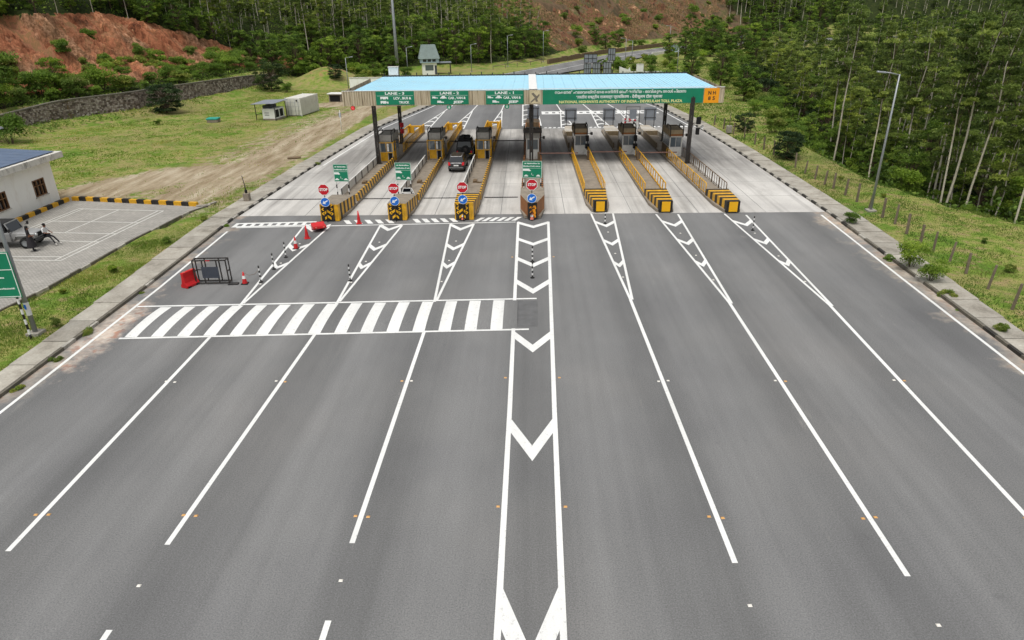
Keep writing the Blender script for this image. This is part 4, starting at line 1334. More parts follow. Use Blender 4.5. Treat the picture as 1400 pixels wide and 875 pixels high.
lane_sign(-14.72, -10.97, 6.2, 7.46, 'LANE - 3', 'LCV , BUS &', 'TRUCK', (('bus', .22, .42, .38), ('truck', .22, .1, .38)), 'green lane sign for light commercial vehicles, buses and trucks')
lane_sign(-9.38, -5.67, 6.18, 7.43, 'LANE - 2', 'CAR , VAN &', 'JEEP', (('jeep', .12, .44, .27), ('car', .34, .42, .3), ('jeep', .26, .1, .32)), 'green lane sign for cars, vans and jeeps, middle of the three')
lane_sign(-3.99, -0.32, 6.15, 7.40, 'LANE - 1', 'CAR , VAN &', 'JEEP', (('jeep', .12, .44, .27), ('car', .34, .42, .3), ('jeep', .26, .1, .32)), 'green lane sign for cars, vans and jeeps, next to the centre')
pic = MB().box(0.18, 1.34, -.10, -.035, 6.16, 7.44).build('picture_panel', M['beige'], can)
M['pic_grey'] = paint('picture_grey', (118, 112, 100), .7, .25, 2.0, dirtiness=.2, bump=0); M['pic_cream'] = paint('picture_cream', (204, 192, 156), .7, .15, 2.0, dirtiness=.3, bump=0)
MB().box(.26, 1.26, -.105, -.1, 6.22, 7.38).build('picture_ground', M['pic_cream'], pic)
MB().extrude([(.3, -.106, 6.3), (.75, -.106, 6.72), (.42, -.106, 7.1), (.62, -.106, 7.2), (.95, -.106, 6.86), (1.2, -.106, 7.1), (1.22, -.106, 6.95), (.98, -.106, 6.62), (1.1, -.106, 6.36), (.86, -.106, 6.34), (.78, -.106, 6.55), (.45, -.106, 6.28)], (0, -.004, 0)).build('picture_shape', M['pic_grey'], pic)
ms = MB().box(1.52, 17.0, -.10, -.035, 6.08, 7.42).build('main_sign', M['green'], can, bevel=.01)
ms['label'] = 'long green main sign in three languages'
lettering('നാഷണൽ ഹൈവേയ്സ് അതോറിറ്റി ഓഫ് ഇന്ത്യ - ദേവികുളം ടോൾ പ്ലാസ', .36, M['letter_white'], ms, (9.0, -.106, 7.17), 12.6, bold=.008)
lettering('भारतीय राष्ट्रीय राजमार्ग प्राधिकरण - देवीकुलम टोल प्लाजा', .36, M['letter_white'], ms, (8.9, -.106, 6.72), 8.3, bold=.008)
lettering('NATIONAL HIGHWAYS AUTHORITY OF INDIA - DEVIKULAM TOLL PLAZA', .34, M['letter_yellow'], ms, (9.05, -.106, 6.28), 11.9, bold=.012)
no = MB().box(17.06, 18.5, -.11, -.035, 6.06, 7.43).build('highway_number_sign', M['orange'], can, bevel=.01)
lettering('N H', .46, M['steel_dark'], no, (17.8, -.116, 6.98), .72, bold=.012)
lettering('8 5', .46, M['steel_dark'], no, (17.8, -.116, 6.48), .66, bold=.012)
# lane lamps hanging under the fascia
def emit(name, rgb, s):
    t = NT(name); t.b.inputs['Base Color'].default_value = lin(rgb); t.b.inputs['Emission Color'].default_value = lin(rgb); t.b.inputs['Emission Strength'].default_value = s
    return t.m
M['lamp_red'] = emit('lamp_red', (214, 34, 40), .35); M['lamp_green'] = emit('lamp_green', (20, 140, 100), .3)
for x, mt, lab in ((-17.1, 'lamp_red', 'round red lane lamp under the left end of the canopy'), (-7.62, 'lamp_green', 'green arrow lane lamp under the middle lane sign'), (-1.95, 'lamp_green', 'green arrow lane lamp under the sign next to the centre')):
    r_ = thing('lane_lamp', lab, 'lane lamp', (x, 69.0, 5.9), 0, 'lane lamps under the canopy')
    MB().box(-.04, .04, .0, .08, .2, .35).build('bracket', M['steel_dark'], r_)
    n = 16
    hs_ = MB().extrude([(.22 * math.cos(6.283 * i / n), 0, .02 + .22 * math.sin(6.283 * i / n)) for i in range(n)], (0, .12, 0)).build('housing', M['steel_dark'], r_)
    MB().extrude([(.19 * math.cos(6.283 * i / n), -.012, .02 + .19 * math.sin(6.283 * i / n)) for i in range(n)], (0, .01, 0)).build('lens', M[mt], r_)
    if mt == 'lamp_green':
        MB().extrude([(px, -.018, .02 + pz) for px, pz in ((.04, .14), (.04, -.02), (.11, -.02), (0, -.15), (-.11, -.02), (-.04, -.02), (-.04, .14))], (0, .004, 0)).build('arrow', M['letter_white'], r_)
    else:
        mb = MB()
        for s_ in (-1, 1): mb.beam((-.1, -.016, .02 - s_ * .1), (.1, -.016, .02 + s_ * .1), .04, .006)
        mb.build('cross', M['letter_white'], r_)
# signal cluster on the right front column
r_ = thing('signal_cluster', 'black signal cluster with white horn on the right column', 'signal', (16.4, 69.0, 3.6))
MB().beam((-.15, 0, .55), (.5, 0, .55), .06, .06).build('arm', M['steel_dark'], r_)
MB().box(.2, .62, -.18, .18, .45, 1.15).build('upper_housing', M['dark'], r_, bevel=.06)
MB().lathe([(.05, 0), (.08, .1), (.2, .28), (.21, .3)], 12).build('horn', M['white'], r_, loc=(.62, -.1, .3)).rotation_euler = (R(100), 0, R(20))
MB().box(.22, .56, -.15, .15, -.55, .1).build('lower_housing', M['dark'], r_, bevel=.05)

# sign backs at the far end of the right islands
for k, dx, lab in ((3, 0.1, 'grey back of a notice board beyond the central booth'), (4, 0.15, 'grey back of a notice board beyond the first right booth'), (5, 0.1, 'grey back of a notice board beyond the second right booth'), (6, 0.75, 'grey back of a notice board beyond the right column')):
    p, a = on_island(k, dx, 38.2 if k > 3 else 42, 0.25)
    r_ = thing('notice_sign', lab, 'sign board', p, a, 'notice boards facing away')
    for sx in (-1, 1): MB().tube((sx * .55, 0, 0), (sx * .55, 0, 2.3), .045, n=8).build('post', M['steel_dark'], r_)
    bd = MB().box(-.78, .78, .05, .08, 1.0, 2.6).build('board', M['signback'], r_)
    for z in (1.3, 2.3): MB().box(-.76, .76, .02, .05, z, z + .06).build('rail', M['steel_dark'], bd)
r_ = thing('gantry_frame', 'small open square frame sign beside the rightmost board back', 'sign', (13.6, 90.6, .02))
mb = MB()
for s_ in (-.85, .85): mb.tube((s_, 0, 0), (s_, 0, 2.9), .04, n=6)
for z in (1.1, 2.85): mb.tube((-.85, 0, z), (.85, 0, z), .035, n=6)
mb.build('frame', M['steel_dark'], r_)
MB().box(-.45, .45, -.03, .0, 1.35, 2.55).build('panel', M['signback'], r_)
MB().box(-.84, .84, .02, .05, .3, 1.0).build('base_panel', M['white'], r_)

# ================================================================ VEGETATION
def mat_leaf(name, stops, transl=0.52):
    t = NT(name)
    at = t.n('ShaderNodeVertexColor'); at.layer_name = 'tint'
    oi = t.n('ShaderNodeObjectInfo')
    sep = t.n('ShaderNodeSeparateColor'); t.l(at.outputs['Color'], sep.inputs[0])
    c = t.ramp(sep.outputs[0], stops)
    tone = t.ramp(oi.outputs['Random'], [(0.0, (0.85, 0.92, 0.85)), (0.35, (1.08, 1.08, 1.0)), (0.7, (1.25, 1.22, 1.05)), (1.0, (1.5, 1.38, 0.95))])
    c = t.mix(1.0, c, tone, 'MULTIPLY')
    t.col(c); t.rough(0.65)
    t.b.inputs['Specular IOR Level'].default_value = 0.3
    tr = t.n('ShaderNodeBsdfTranslucent'); t.l(c, tr.inputs['Color'])
    mx = t.n('ShaderNodeMixShader'); mx.inputs[0].default_value = transl
    t.l(t.b.outputs[0], mx.inputs[1]); t.l(tr.outputs[0], mx.inputs[2]); t.l(mx.outputs[0], t.o.inputs['Surface'])
    return t.m
M['leaf_euc'] = mat_leaf('eucalyptus_leaf', [(0.0, lin((54, 68, 34))), (0.35, lin((90, 108, 52))), (0.65, lin((124, 142, 70))), (1.0, lin((170, 182, 98)))])
M['leaf_broad'] = mat_leaf('broad_leaf', [(0.0, lin((50, 68, 28))), (0.35, lin((84, 110, 44))), (0.65, lin((116, 144, 58))), (1.0, lin((164, 184, 90)))])
M['leaf_dark'] = mat_leaf('dark_leaf', [(0.0, lin((28, 44, 26))), (0.5, lin((52, 72, 42))), (0.8, lin((84, 104, 66))), (1.0, lin((132, 148, 112)))])
M['leaf_grass'] = mat_leaf('grass_blade', [(0.0, lin((72, 100, 38))), (0.5, lin((106, 128, 54))), (0.8, lin((138, 144, 74))), (1.0, lin((160, 150, 102)))], 0.4)
M['bark_pale'] = paint('pale_bark', (196, 188, 170), 0.9, 0.25, 1.5, (120, 104, 84), 0.5, bump=0.3)
M['bark_dark'] = paint('dark_bark', (88, 74, 58), 0.9, 0.3, 2.0, (58, 48, 38), 0.4, bump=0.3)

def leaves_arrays(c, size, tint, r, aspect=0.5, droop=0.0):
    n = len(c)
    a = r.normal(size=(n, 3)); a[:, 2] = a[:, 2] * 0.9 - droop; a /= np.linalg.norm(a, axis=1)[:, None] + 1e-9
    b = r.normal(size=(n, 3)); b[:, 2] *= 0.7; b -= (b * a).sum(1)[:, None] * a; b /= np.linalg.norm(b, axis=1)[:, None] + 1e-9
    a *= size[:, None] * 0.5; b *= size[:, None] * 0.5 * aspect
    v = np.stack([c - a, c - b * 1.0 + a * 0.1, c + a, c + b * 1.0 + a * 0.1], 1)      # pointed leaf spray
    return v, np.repeat(tint, 4)

def leaf_mesh(name, v, tint, mat):
    n = len(v)
    me = bpy.data.meshes.new(name)
    me.vertices.add(n * 4); me.vertices.foreach_set('co', v.reshape(-1).astype(np.float32))
    me.loops.add(n * 4); me.loops.foreach_set('vertex_index', np.arange(n * 4, dtype=np.int32))
    me.polygons.add(n); me.polygons.foreach_set('loop_start', np.arange(0, n * 4, 4, dtype=np.int32))
    me.update(calc_edges=True)
    ca = me.color_attributes.new('tint', 'FLOAT_COLOR', 'POINT')
    ca.data.foreach_set('color', np.stack([tint, tint, tint, np.ones_like(tint)], 1).reshape(-1).astype(np.float32))
    me.materials.append(mat)
    me.validate()
    return me

def clump(r, c, rad, n, flat_=0.6, base_t=0.5, lsize=0.45):
    d = r.normal(size=(n, 3)); d /= np.linalg.norm(d, axis=1)[:, None]
    d[:, 2] = np.where(d[:, 2] < -0.25, -d[:, 2] * 0.5, d[:, 2])
    rr = rad * r.random(n) ** 0.42
    p = d * rr[:, None]; p[:, 2] *= flat_
    tint = np.clip(base_t + 0.11 * r.normal(size=n), 0, 1)
    return p + np.array(c), lsize * r.uniform(0.6, 1.3, n), tint

def gen_euc(seed, h, crown_from=0.5, spread=1.7, nclump=13, per=105, bright=0.0):
    r = np.random.default_rng(seed); rd = random.Random(seed)
    mb = MB()
    bend = [(rd.uniform(-.5, .5), rd.uniform(-.5, .5)) for _ in range(6)]
    pts, rad = [], []
    for i in range(6):
        t = i / 5
        pts.append((bend[i][0] * t * 1.0, bend[i][1] * t * 1.0, h * 0.94 * t - (0.4 if i == 0 else 0)))
        rad.append(0.02 + (0.0048 * h) * (1 - t) ** 0.8)
    mb.path(pts, rad, 6, 0, False)
    def trunk_at(t):
        k = min(int(t * 5), 4); f = t * 5 - k
        return np.array(pts[k]) * (1 - f) + np.array(pts[k + 1]) * f
    C, S, T = [], [], []
    for i in range(nclump):
        t = crown_from + (1 - crown_from) * (i + rd.random()) / nclump
        a = rd.uniform(0, 6.283)
        env = math.sin(min(1, (t - crown_from) / (1 - crown_from) * 0.9 + 0.22) * math.pi * 0.8)
        rr = spread * env * rd.uniform(0.35, 1.0)
        p0 = trunk_at(max(t - 0.1, 0.2)); p = trunk_at(t) + np.array([math.cos(a) * rr, math.sin(a) * rr, rd.uniform(-0.1, 0.5)])
        mb.path([p0, p0 * 0.45 + p * 0.55 + np.array([0, 0, -0.1]), p], [0.03, 0.02, 0.008], 4, 1, False)
        c, s, tt = clump(r, p, rd.uniform(0.5, 1.0), per, 0.5, 0.42 + rd.uniform(-.32, .42) + bright, 0.34)
        C.append(c); S.append(s); T.append(tt)
    # a few bare twigs on the stem
    for i in range(4):
        t = rd.uniform(0.25, crown_from); a = rd.uniform(0, 6.28); p0 = trunk_at(t)
        mb.path([p0, p0 + np.array([math.cos(a) * .8, math.sin(a) * .8, .5])], [0.02, 0.006], 4, 1, False)
    v, ti = leaves_arrays(np.concatenate(C), np.concatenate(S), np.concatenate(T), r, 0.42, 0.35)
    return mb, v, ti

def gen_broad(seed, h, w, nclump=26, per=90, trunk=0.3, bright=0.0, lsize=0.5):
    r = np.random.default_rng(seed); rd = random.Random(seed)
    mb = MB()
    top = (rd.uniform(-.3, .3), rd.uniform(-.3, .3), h * 0.75)
    mb.path([(0, 0, -0.4), (top[0] * .4, top[1] * .4, h * 0.35), top], [0.02 * h + .03, 0.014 * h + .02, 0.03], 7, 0, False)
    C, S, T = [], [], []
    for i in range(nclump):
        a = rd.uniform(0, 6.283); u = rd.random()
        zz = trunk + (1 - trunk) * u
        env = math.sqrt(max(0.0, 1 - ((zz - (trunk + 1) / 2) / ((1 - trunk) / 2 + 0.04)) ** 2))
        rr = w * 0.5 * env * rd.uniform(0.5, 0.92)
        p = np.array([math.cos(a) * rr, math.sin(a) * rr, h * zz * 0.93])
        p0 = np.array([top[0] * .5, top[1] * .5, max(0.2 * h, h * zz * 0.55)])
        mb.path([p0, (p0 + p) / 2 + np.array([0, 0, .1]), p], [0.05, 0.03, 0.012], 4, 0, False)
        c, s, tt = clump(r, p, w * rd.uniform(0.08, 0.16), per, 0.7, 0.42 + rd.uniform(-.3, .38) + bright, lsize)
        C.append(c); S.append(s); T.append(tt)
    v, ti = leaves_arrays(np.concatenate(C), np.concatenate(S), np.concatenate(T), r, 0.55, 0.2)
    return mb, v, ti

def gen_shrub(seed, h, w, n=900, bright=0.0, lsize=0.26, stems=7):
    r = np.random.default_rng(seed); rd = random.Random(seed)
    mb = MB(); C, S, T = [], [], []
    for i in range(stems):
        a = rd.uniform(0, 6.283); q = rd.uniform(0.15, 0.42) * w
        p = np.array([math.cos(a) * q, math.sin(a) * q, h * rd.uniform(0.45, 0.85)])
        mb.path([(0.1 * math.cos(a), 0.1 * math.sin(a), -0.15), p * np.array([.55, .55, .6]), p], [0.035, 0.022, 0.008], 4, 0, False)
        c, s, tt = clump(r, p, w * rd.uniform(0.2, 0.32), n // stems, 0.8, 0.45 + rd.uniform(-.2, .2) + bright, lsize)
        C.append(c); S.append(s); T.append(tt)
    c, s, tt = clump(r, np.array([0, 0, h * .3]), w * .42, n // 3, h / w * .7, 0.35 + bright, lsize)
    C.append(c); S.append(s); T.append(tt)
    v, ti = leaves_arrays(np.concatenate(C), np.concatenate(S), np.concatenate(T), r, 0.5, 0.0)
    return mb, v, ti

def proto(kind, gen, bark, leaf):
    mb, v, ti = gen
    return (kind, mb.mesh('trunk' if kind != 'shrub' else 'stems', [bark, M['bark_dark']]), leaf_mesh('crown' if kind != 'shrub' else 'foliage', v, ti, leaf), v, ti, leaf)

P_TALL = [proto('eucalyptus_tree', gen_euc(100 + i, 19 + i, 0.55, 2.0, 26, 125, -0.03), M['bark_pale'], M['leaf_euc']) for i in range(4)]
P_MID = [proto('eucalyptus_tree', gen_euc(200 + i, 12.5 + i * 0.8, 0.42, 1.8, 26, 125, 0.02), M['bark_pale'], M['leaf_euc']) for i in range(5)]
P_BROAD = [proto('broadleaf_tree', gen_broad(300 + i, 6.0 + 0.9 * i, 5.0 + 0.5 * i, 60, 95, 0.12, 0.0, 0.3), M['bark_dark'], M['leaf_broad']) for i in range(5)]
P_DARK = [proto('broadleaf_tree', gen_broad(350 + i, 4.6 + i, 5.6 + i, 64, 100, 0.05, 0.0, 0.26), M['bark_dark'], M['leaf_dark']) for i in range(2)]
P_SHRUB = [proto('shrub', gen_shrub(400 + i, 1.5 + 0.35 * i, 2.0 + 0.3 * i, 2000, 0.05, 0.2), M['bark_dark'], M['leaf_broad']) for i in range(5)]
P_SHRUBY = [proto('shrub', gen_shrub(450 + i, 1.4 + 0.3 * i, 1.9 + 0.3 * i, 1900, 0.1, 0.2), M['bark_dark'], M['leaf_grass']) for i in range(3)]

def plant(pr, x, y, s, label, group=None, z=None, rz=None, lean=0.0):
    kind, mt, ml = pr[0], pr[1], pr[2]
    zz = float(terrain_z(np.array([x]), np.array([y]))[0]) if z is None else z
    e = thing(kind, label, 'tree' if 'tree' in kind else 'shrub', (x, y, zz), random.uniform(0, 6.28) if rz is None else rz, group)
    e.scale = (s * random.uniform(.92, 1.1), s * random.uniform(.92, 1.1), s)
    if lean:
        e.rotation_euler[0] = random.uniform(-lean, lean); e.rotation_euler[1] = random.uniform(-lean, lean)
    link(mt.name.split('.')[0], mt, e); link(ml.name.split('.')[0], ml, e)
    return e

def scatter(n_try, box_, cond, spacing, seed):
    r = np.random.default_rng(seed)
    x = r.uniform(box_[0], box_[1], n_try); y = r.uniform(box_[2], box_[3], n_try)
    ok = cond(x, y)
    x, y = x[ok], y[ok]
    cell = {}
    out = []
    for a, b in zip(x, y):
        k = (int(a // spacing), int(b // spacing))
        if any(math.hypot(a - p[0], b - p[1]) < spacing for i in (-1, 0, 1) for j in (-1, 0, 1) for p in cell.get((k[0] + i, k[1] + j), ())):
            continue
        cell.setdefault(k, []).append((a, b)); out.append((float(a), float(b)))
    return out

CAMM = np.array(camo.matrix_world.to_3x3())
def in_view(x, y, z, m=0.06):
    p = np.stack([x, y, z - 15.0], -1) @ CAMM
    w = -p[..., 2]
    return (w > 1) & (np.abs(p[..., 0] / w) < 700 / 930 + m) & (np.abs(p[..., 1] / w) < 437.5 / 930 + m)

def valley_d(x, y):
    d, s, _ = seg_dist(x, y, VALLEY)
    return np.where(s < 0, d, -d)
def hill_ds(x, y):
    d, s, a = seg_dist(x, y, HILL_FOOT)
    return np.where(s > 0, d, -d), a

def forest_stuff(name, items, label, leaf, keep=1.0, grow=1.0):
    """far trees that read as one mass: joined foliage and trunks in one object"""
    V, T, tm = [], [], MB()
    for pr, x, y, z, s in items:
        a = random.uniform(0, 6.28); ca_, sa_ = math.cos(a) * s, math.sin(a) * s
        v, ti = pr[3], pr[4]
        if keep < 1:
            m = rng.random(len(v)) < keep; ti = ti.reshape(-1, 4)[m].reshape(-1); v = v[m]
            cc = v.mean(1, keepdims=True); v = cc + (v - cc) * grow
        q = np.empty_like(v)
        q[..., 0] = v[..., 0] * ca_ - v[..., 1] * sa_ + x; q[..., 1] = v[..., 0] * sa_ + v[..., 1] * ca_ + y; q[..., 2] = v[..., 2] * s + z
        V.append(q); T.append(np.clip(ti + rng.uniform(-.2, .2), 0, 1))
        hh = float(v[..., 2].max()) * s
        tm.path([(x, y, z - .5), (x + random.uniform(-.4, .4), y, z + hh * .5), (x + random.uniform(-.6, .6), y, z + hh * .9)], [0.15, 0.1, 0.03], 5, 0, False)
    root = bpy.data.objects.new(name, None); COL.objects.link(root); sset(root, label, kind='stuff')
    o = link('foliage', leaf_mesh('foliage', np.concatenate(V), np.concatenate(T), leaf), root)
    t = tm.build('trunks', M['bark_pale'], root)
    for q in (o, t): q['kind'] = 'stuff'
    return root

# ---- eucalyptus forest in the valley to the right
def c_right(x, y):
    d = valley_d(x, y)
    z = terrain_z(x, y)
    return (d > 5) & (d < 105) & in_view(x, y, z + 7, 0.05) & (y < 330)
pts = scatter(9000, (30, 260, 25, 330), c_right, 2.7, 11)
pts.sort(key=lambda p: math.hypot(p[0], p[1]) + 0.8 * float(valley_d(np.array([p[0]]), np.array([p[1]]))[0]))
N_RIGHT = 220
for i, (x, y) in enumerate(pts[:N_RIGHT]):
    d = float(valley_d(np.array([x]), np.array([y]))[0])
    if d < 13:
        pr = P_MID[i % 5]; s = random.uniform(0.55, 0.9)
    else:
        pr = (P_MID if random.random() < 0.62 else P_TALL)[i % 4]; s = random.uniform(0.6, 0.95)
    if y < 80:
        plant(pr, x, y, s, 'slender pale-trunked eucalyptus at the near edge of the right-hand forest', 'eucalyptus at the near edge of the right forest', lean=0.07)
    else:
        plant(pr, x, y, s, 'slender eucalyptus deep in the forest beyond the right-hand field', 'eucalyptus trees of the right forest', lean=0.05)
done = set(pts[:N_RIGHT])
more = [p for p in pts[N_RIGHT:] if math.hypot(*p) < 165]
def c_far(x, y):
    d = valley_d(x, y)
    dh, sh = hill_ds(x, y)
    z = terrain_z(x, y)
    return (((d > 8) & (np.hypot(x, y) > 140)) | ((dh > 6) & (sh > S_BROWN + 126))) & (z < 22) & in_view(x, y, z + 6, 0.03)
far = scatter(16000, (40, 330, 100, 470), c_far, 4.3, 19)
far.sort(key=lambda p: math.hypot(*p))
rest = [(random.choice(P_MID + P_TALL[:1] + P_BROAD[:2]), x, y, float(terrain_z(np.array([x]), np.array([y]))[0]), random.uniform(0.62, 1.0)) for x, y in more[:300] + far[:480]]
forest_stuff('far_forest', rest, 'far eucalyptus wood on the right slope reading as one mass', M['leaf_euc'], 0.26, 1.45)

def c_under(x, y):
    d = valley_d(x, y)
    return (d > 3.0) & (d < 20) & (y > 30) & (y < 230) & in_view(x, y, terrain_z(x, y) + 4, 0.04)
pts = scatter(5000, (30, 110, 28, 230), c_under, 3.6, 41)
pts.sort(key=lambda p: math.hypot(p[0], p[1]))
for i, (x, y) in enumerate(pts[:125]):
    d = float(valley_d(np.array([x]), np.array([y]))[0])
    if i % 9 == 4:
        plant(P_DARK[i % 2], x, y, random.uniform(0.8, 1.2), 'dark leafy tree in the understorey of the right forest', 'dark understorey trees of the right forest')
    else:
        plant(P_BROAD[i % 5], x, y, random.uniform(0.45, 1.0) * (0.75 if d < 6 else 1.0), 'bushy understorey tree at the front of the right forest', 'understorey trees of the right forest')

for i, (x, y, s, lab) in enumerate(((35.2, 57.4, .86, 'left of a pair of pale bare trunks at the field edge right of the lamp'), (35.75, 57.7, .92, 'right of a pair of pale bare trunks at the field edge right of the lamp'), (36.4, 56.0, .8, 'leaning pale trunk just right of the trunk pair at the field edge'),
                                (36.8, 50.4, .72, 'pale trunk standing alone at the field edge near the right picture border'), (33.2, 66.5, .78, 'slender pale trunk left of the tall street lamp at the forest edge'), (37.6, 62.5, .9, 'bare pale trunk behind the trunk pair'),
                                (34.6, 78.0, .85, 'bare pale trunk behind the dark rounded bush'), (36.5, 84.0, .8, 'thin pale trunk rising from the light shrubs'), (38.8, 71.0, .95, 'tall pale trunk in the gap of the forest front'), (40.5, 58.5, .9, 'tall pale trunk deep behind the lone trunk'))):
    e = plant(P_TALL[i % 4], x, y, s, lab, lean=0.03)
    e.rotation_euler[1] = 0.04

# ---- eucalyptus on the hill behind the canopy
def c_back(x, y):
    d, s = hill_ds(x, y)
    z = terrain_z(x, y)
    ztop = 14.0 - 10 * smooth(S_WALL - 20, S_WALL + 16, s)
    return (d > 9) & (d < 62) & ((s > S_WALL + 18) | (z > ztop + 1.5)) & (s > S_WALL - 40) & (s < S_BROWN + 2) & in_view(x, y, np.minimum(z + 6, 14), 0.02) & (z < 16)
pts = scatter(5000, (-95, 25, 140, 280), c_back, 2.9, 12)
pts.sort(key=lambda p: p[1])
for i, (x, y) in enumerate(pts[:66]):
    pr = P_TALL[i % 4] if random.random() < 0.38 else P_MID[i % 5]
    plant(pr, x, y, random.uniform(0.6, 1.1), 'tall bare-stemmed eucalyptus on the wooded hill behind the canopy', 'eucalyptus trees on the hill behind the plaza', lean=0.04)
rest = [(random.choice(P_MID + P_MID + P_BROAD), x, y, float(terrain_z(np.array([x]), np.array([y]))[0]), random.uniform(0.55, 1.1)) for x, y in pts[66:430]]
forest_stuff('hill_wood', rest, 'dense eucalyptus wood covering the hill behind the plaza', M['leaf_euc'], 0.32, 1.4)

# ---- broadleaf trees: foot of the hill behind, top of the red cut
def c_bfoot(x, y):
    d, s = hill_ds(x, y)
    return (d > 2) & (d < 16) & (s > S_WALL + 2) & (s < S_BROWN - 6)
pts = scatter(2500, (-70, 10, 140, 230), c_bfoot, 3.4, 13)
for i, (x, y) in enumerate(pts[:75]):
    pr = P_BROAD[i % 5]
    plant(pr, x, y, random.uniform(0.7, 1.1), 'bushy green tree at the foot of the hill behind the canopy', 'bushy trees at the foot of the back hill')
def c_ctop(x, y):
    d, s = hill_ds(x, y)
    z = terrain_z(x, y)
    ztop = 14.0 - 10 * smooth(S_WALL - 20, S_WALL + 16, s)
    return (d > 10) & (d < 50) & (s < S_WALL + 8) & (z > ztop - 0.6) & in_view(x, y, z + 1, 0.05) & (z < 17)
pts = scatter(6000, (-150, -45, 60, 200), c_ctop, 2.7, 14)
pts.sort(key=lambda p: float(terrain_z(np.array([p[0]]), np.array([p[1]]))[0]))
for i, (x, y) in enumerate(pts[:110]):
    pr = P_BROAD[i % 5] if random.random() < 0.85 else P_MID[i % 5]
    plant(pr, x, y, random.uniform(0.55, 0.95), 'leafy green tree in the thicket above the red earth cut' if pr[0] == 'broadleaf_tree' else 'slim eucalyptus rising from the thicket above the red earth cut',
          'trees above the red cut' if pr[0] == 'broadleaf_tree' else 'eucalyptus above the red cut')

# ---- shrubs on the terrace above the stone wall
def c_terr(x, y):
    d, s = hill_ds(x, y)
    return (d > 2.2) & (d < 14.5) & (s > 45) & (s < S_WALL + 3) & in_view(x, y, terrain_z(x, y) + 1, 0.04)
pts = scatter(1500, (-95, -48, 65, 160), c_terr, 2.4, 15)
for i, (x, y) in enumerate(pts[:105]):
    near = y < 112
    pr = (P_SHRUB + P_SHRUBY)[i % 8]
    s = random.uniform(0.5, 1.5) * (1.3 if near else 0.95)
    plant(pr, x, y, s, 'leafy shrub on the earth terrace between stone wall and red cut', 'shrubs on the terrace above the stone wall')
for x, y, s, lab in ((-71.5, 92.0, 0.95, 'large leafy tree overhanging the left end of the stone wall'), (-74.5, 98.5, 0.9, 'bright green tree behind the left end of the stone wall'),
                     (-70, 105.0, 0.7, 'round green tree standing midway along the wall terrace')):
    plant(P_BROAD[2], x, y, s, lab)
plant(P_DARK[0], -56.5, 109.5, 0.95, 'dark spreading bush growing against the middle of the stone wall')
plant(P_DARK[1], -50.0, 139.0, 1.0, 'dark round tree at the far end of the stone wall')
plant(P_DARK[0], -39.5, 148, 0.62, 'low dark bush at the foot of the bare earth mound')
plant(P_SHRUB[1], -46.5, 137, 0.9, 'small yellow-green bush beside the dark tree at the wall end')
plant(P_SHRUB[4], -64.0, 84.5, 1.5, 'bright green shrub heap below the left end of the stone wall')
plant(P_SHRUB[0], -52.5, 98.5, 0.45, 'small seedling bush in the grass near the stone wall')
for i, (x, y, s, lab) in enumerate(((-68.5, 112.0, 1.3, 'bright green bush low on the red cut'), (-70.5, 121.0, 1.5, 'yellow-green bush halfway up the red cut'), (-67.5, 127.0, 1.3, 'round bush low on the red cut beside the yellow-green one'), (-74.5, 116.0, 1.5, 'bush tuft high in the middle of the red cut'), (-69.0, 134.5, 1.6, 'spreading bush on the right half of the red cut'), (-75.5, 125.5, 1.1, 'small bush near the top of the red cut'), (-77.0, 104.0, 1.7, 'tall bush before the left half of the red cut'), (-71.0, 131.5, 1.0, 'small bush high on the right part of the red cut'),
                               (-66.5, 138.0, 1.2, 'bush at the right end of the red cut'), (-79.0, 108.5, 1.5, 'leafy bush on the left flank of the red cut'), (-83.0, 101.0, 1.6, 'large bush at the left end of the red cut'), (-63.8, 131.0, 1.1, 'bushy sapling above the wall near the dark tree'))):
    plant((P_SHRUBY + P_SHRUB)[i % 8], x, y, s, lab)
for i in range(26):
    a_ = random.Random(900 + i)
    x, y = a_.uniform(-52, -27), a_.uniform(147, 172)
    if math.hypot(x + 42.5, y - 153) < 4.5: continue
    if x > -33 and y < 156: continue
    plant((P_SHRUB + P_SHRUBY + P_BROAD[:1])[i % 9], x, y, a_.uniform(0.8, 1.5) * (0.6 if i % 9 == 8 else 1), 'green scrub bush around the bare mound behind the container', 'scrub around the bare mound')
# ---- shrubs on the right verge and edge of the field
plant(P_DARK[0], 26.9, 71.5, 0.62, 'dark rounded bush beside the right pavement below the forest')
plant(P_DARK[1], 27.2, 88.0, 0.42, 'small dark bush on the right verge beyond the plaza column')
plant(P_BROAD[0], 35.5, 117, 0.95, 'dark conical young tree beyond the right field')
for i, (x, y, s) in enumerate(((23.6, 48.5, 0.42), (23.4, 39.5, 0.62), (23.3, 37.2, 0.5), (23.1, 35.0, 0.45), (27.6, 33.0, 0.8))):
    plant((P_SHRUB + P_SHRUBY)[i + 2], x, y, s, ('small shrub rooted in the kerb near the concrete apron edge', 'grey-green weed bush growing over the right kerb', 'leafy weed on the right kerb below the weed bush',
                                             'lowest weed tuft on the right kerb', 'leafy shrub at the right picture edge behind the fence posts')[i])
def c_edge(x, y):
    d = valley_d(x, y)
    return (d > -2.5) & (d < 5.5) & (y > 34) & (y < 240)
pts = scatter(1500, (24, 110, 30, 240), c_edge, 2.0, 16)
k = 0
for i, (x, y) in enumerate(pts):
    if y < 74 and valley_d(np.array([x]), np.array([y]))[0] < 0.8: continue
    if k >= 105: break
    k += 1
    pr = (P_SHRUBY + P_SHRUB)[i % 8]
    plant(pr, x, y, random.uniform(0.55, 1.15), 'light green shrub along the edge between field and right forest', 'shrubs along the right field edge')
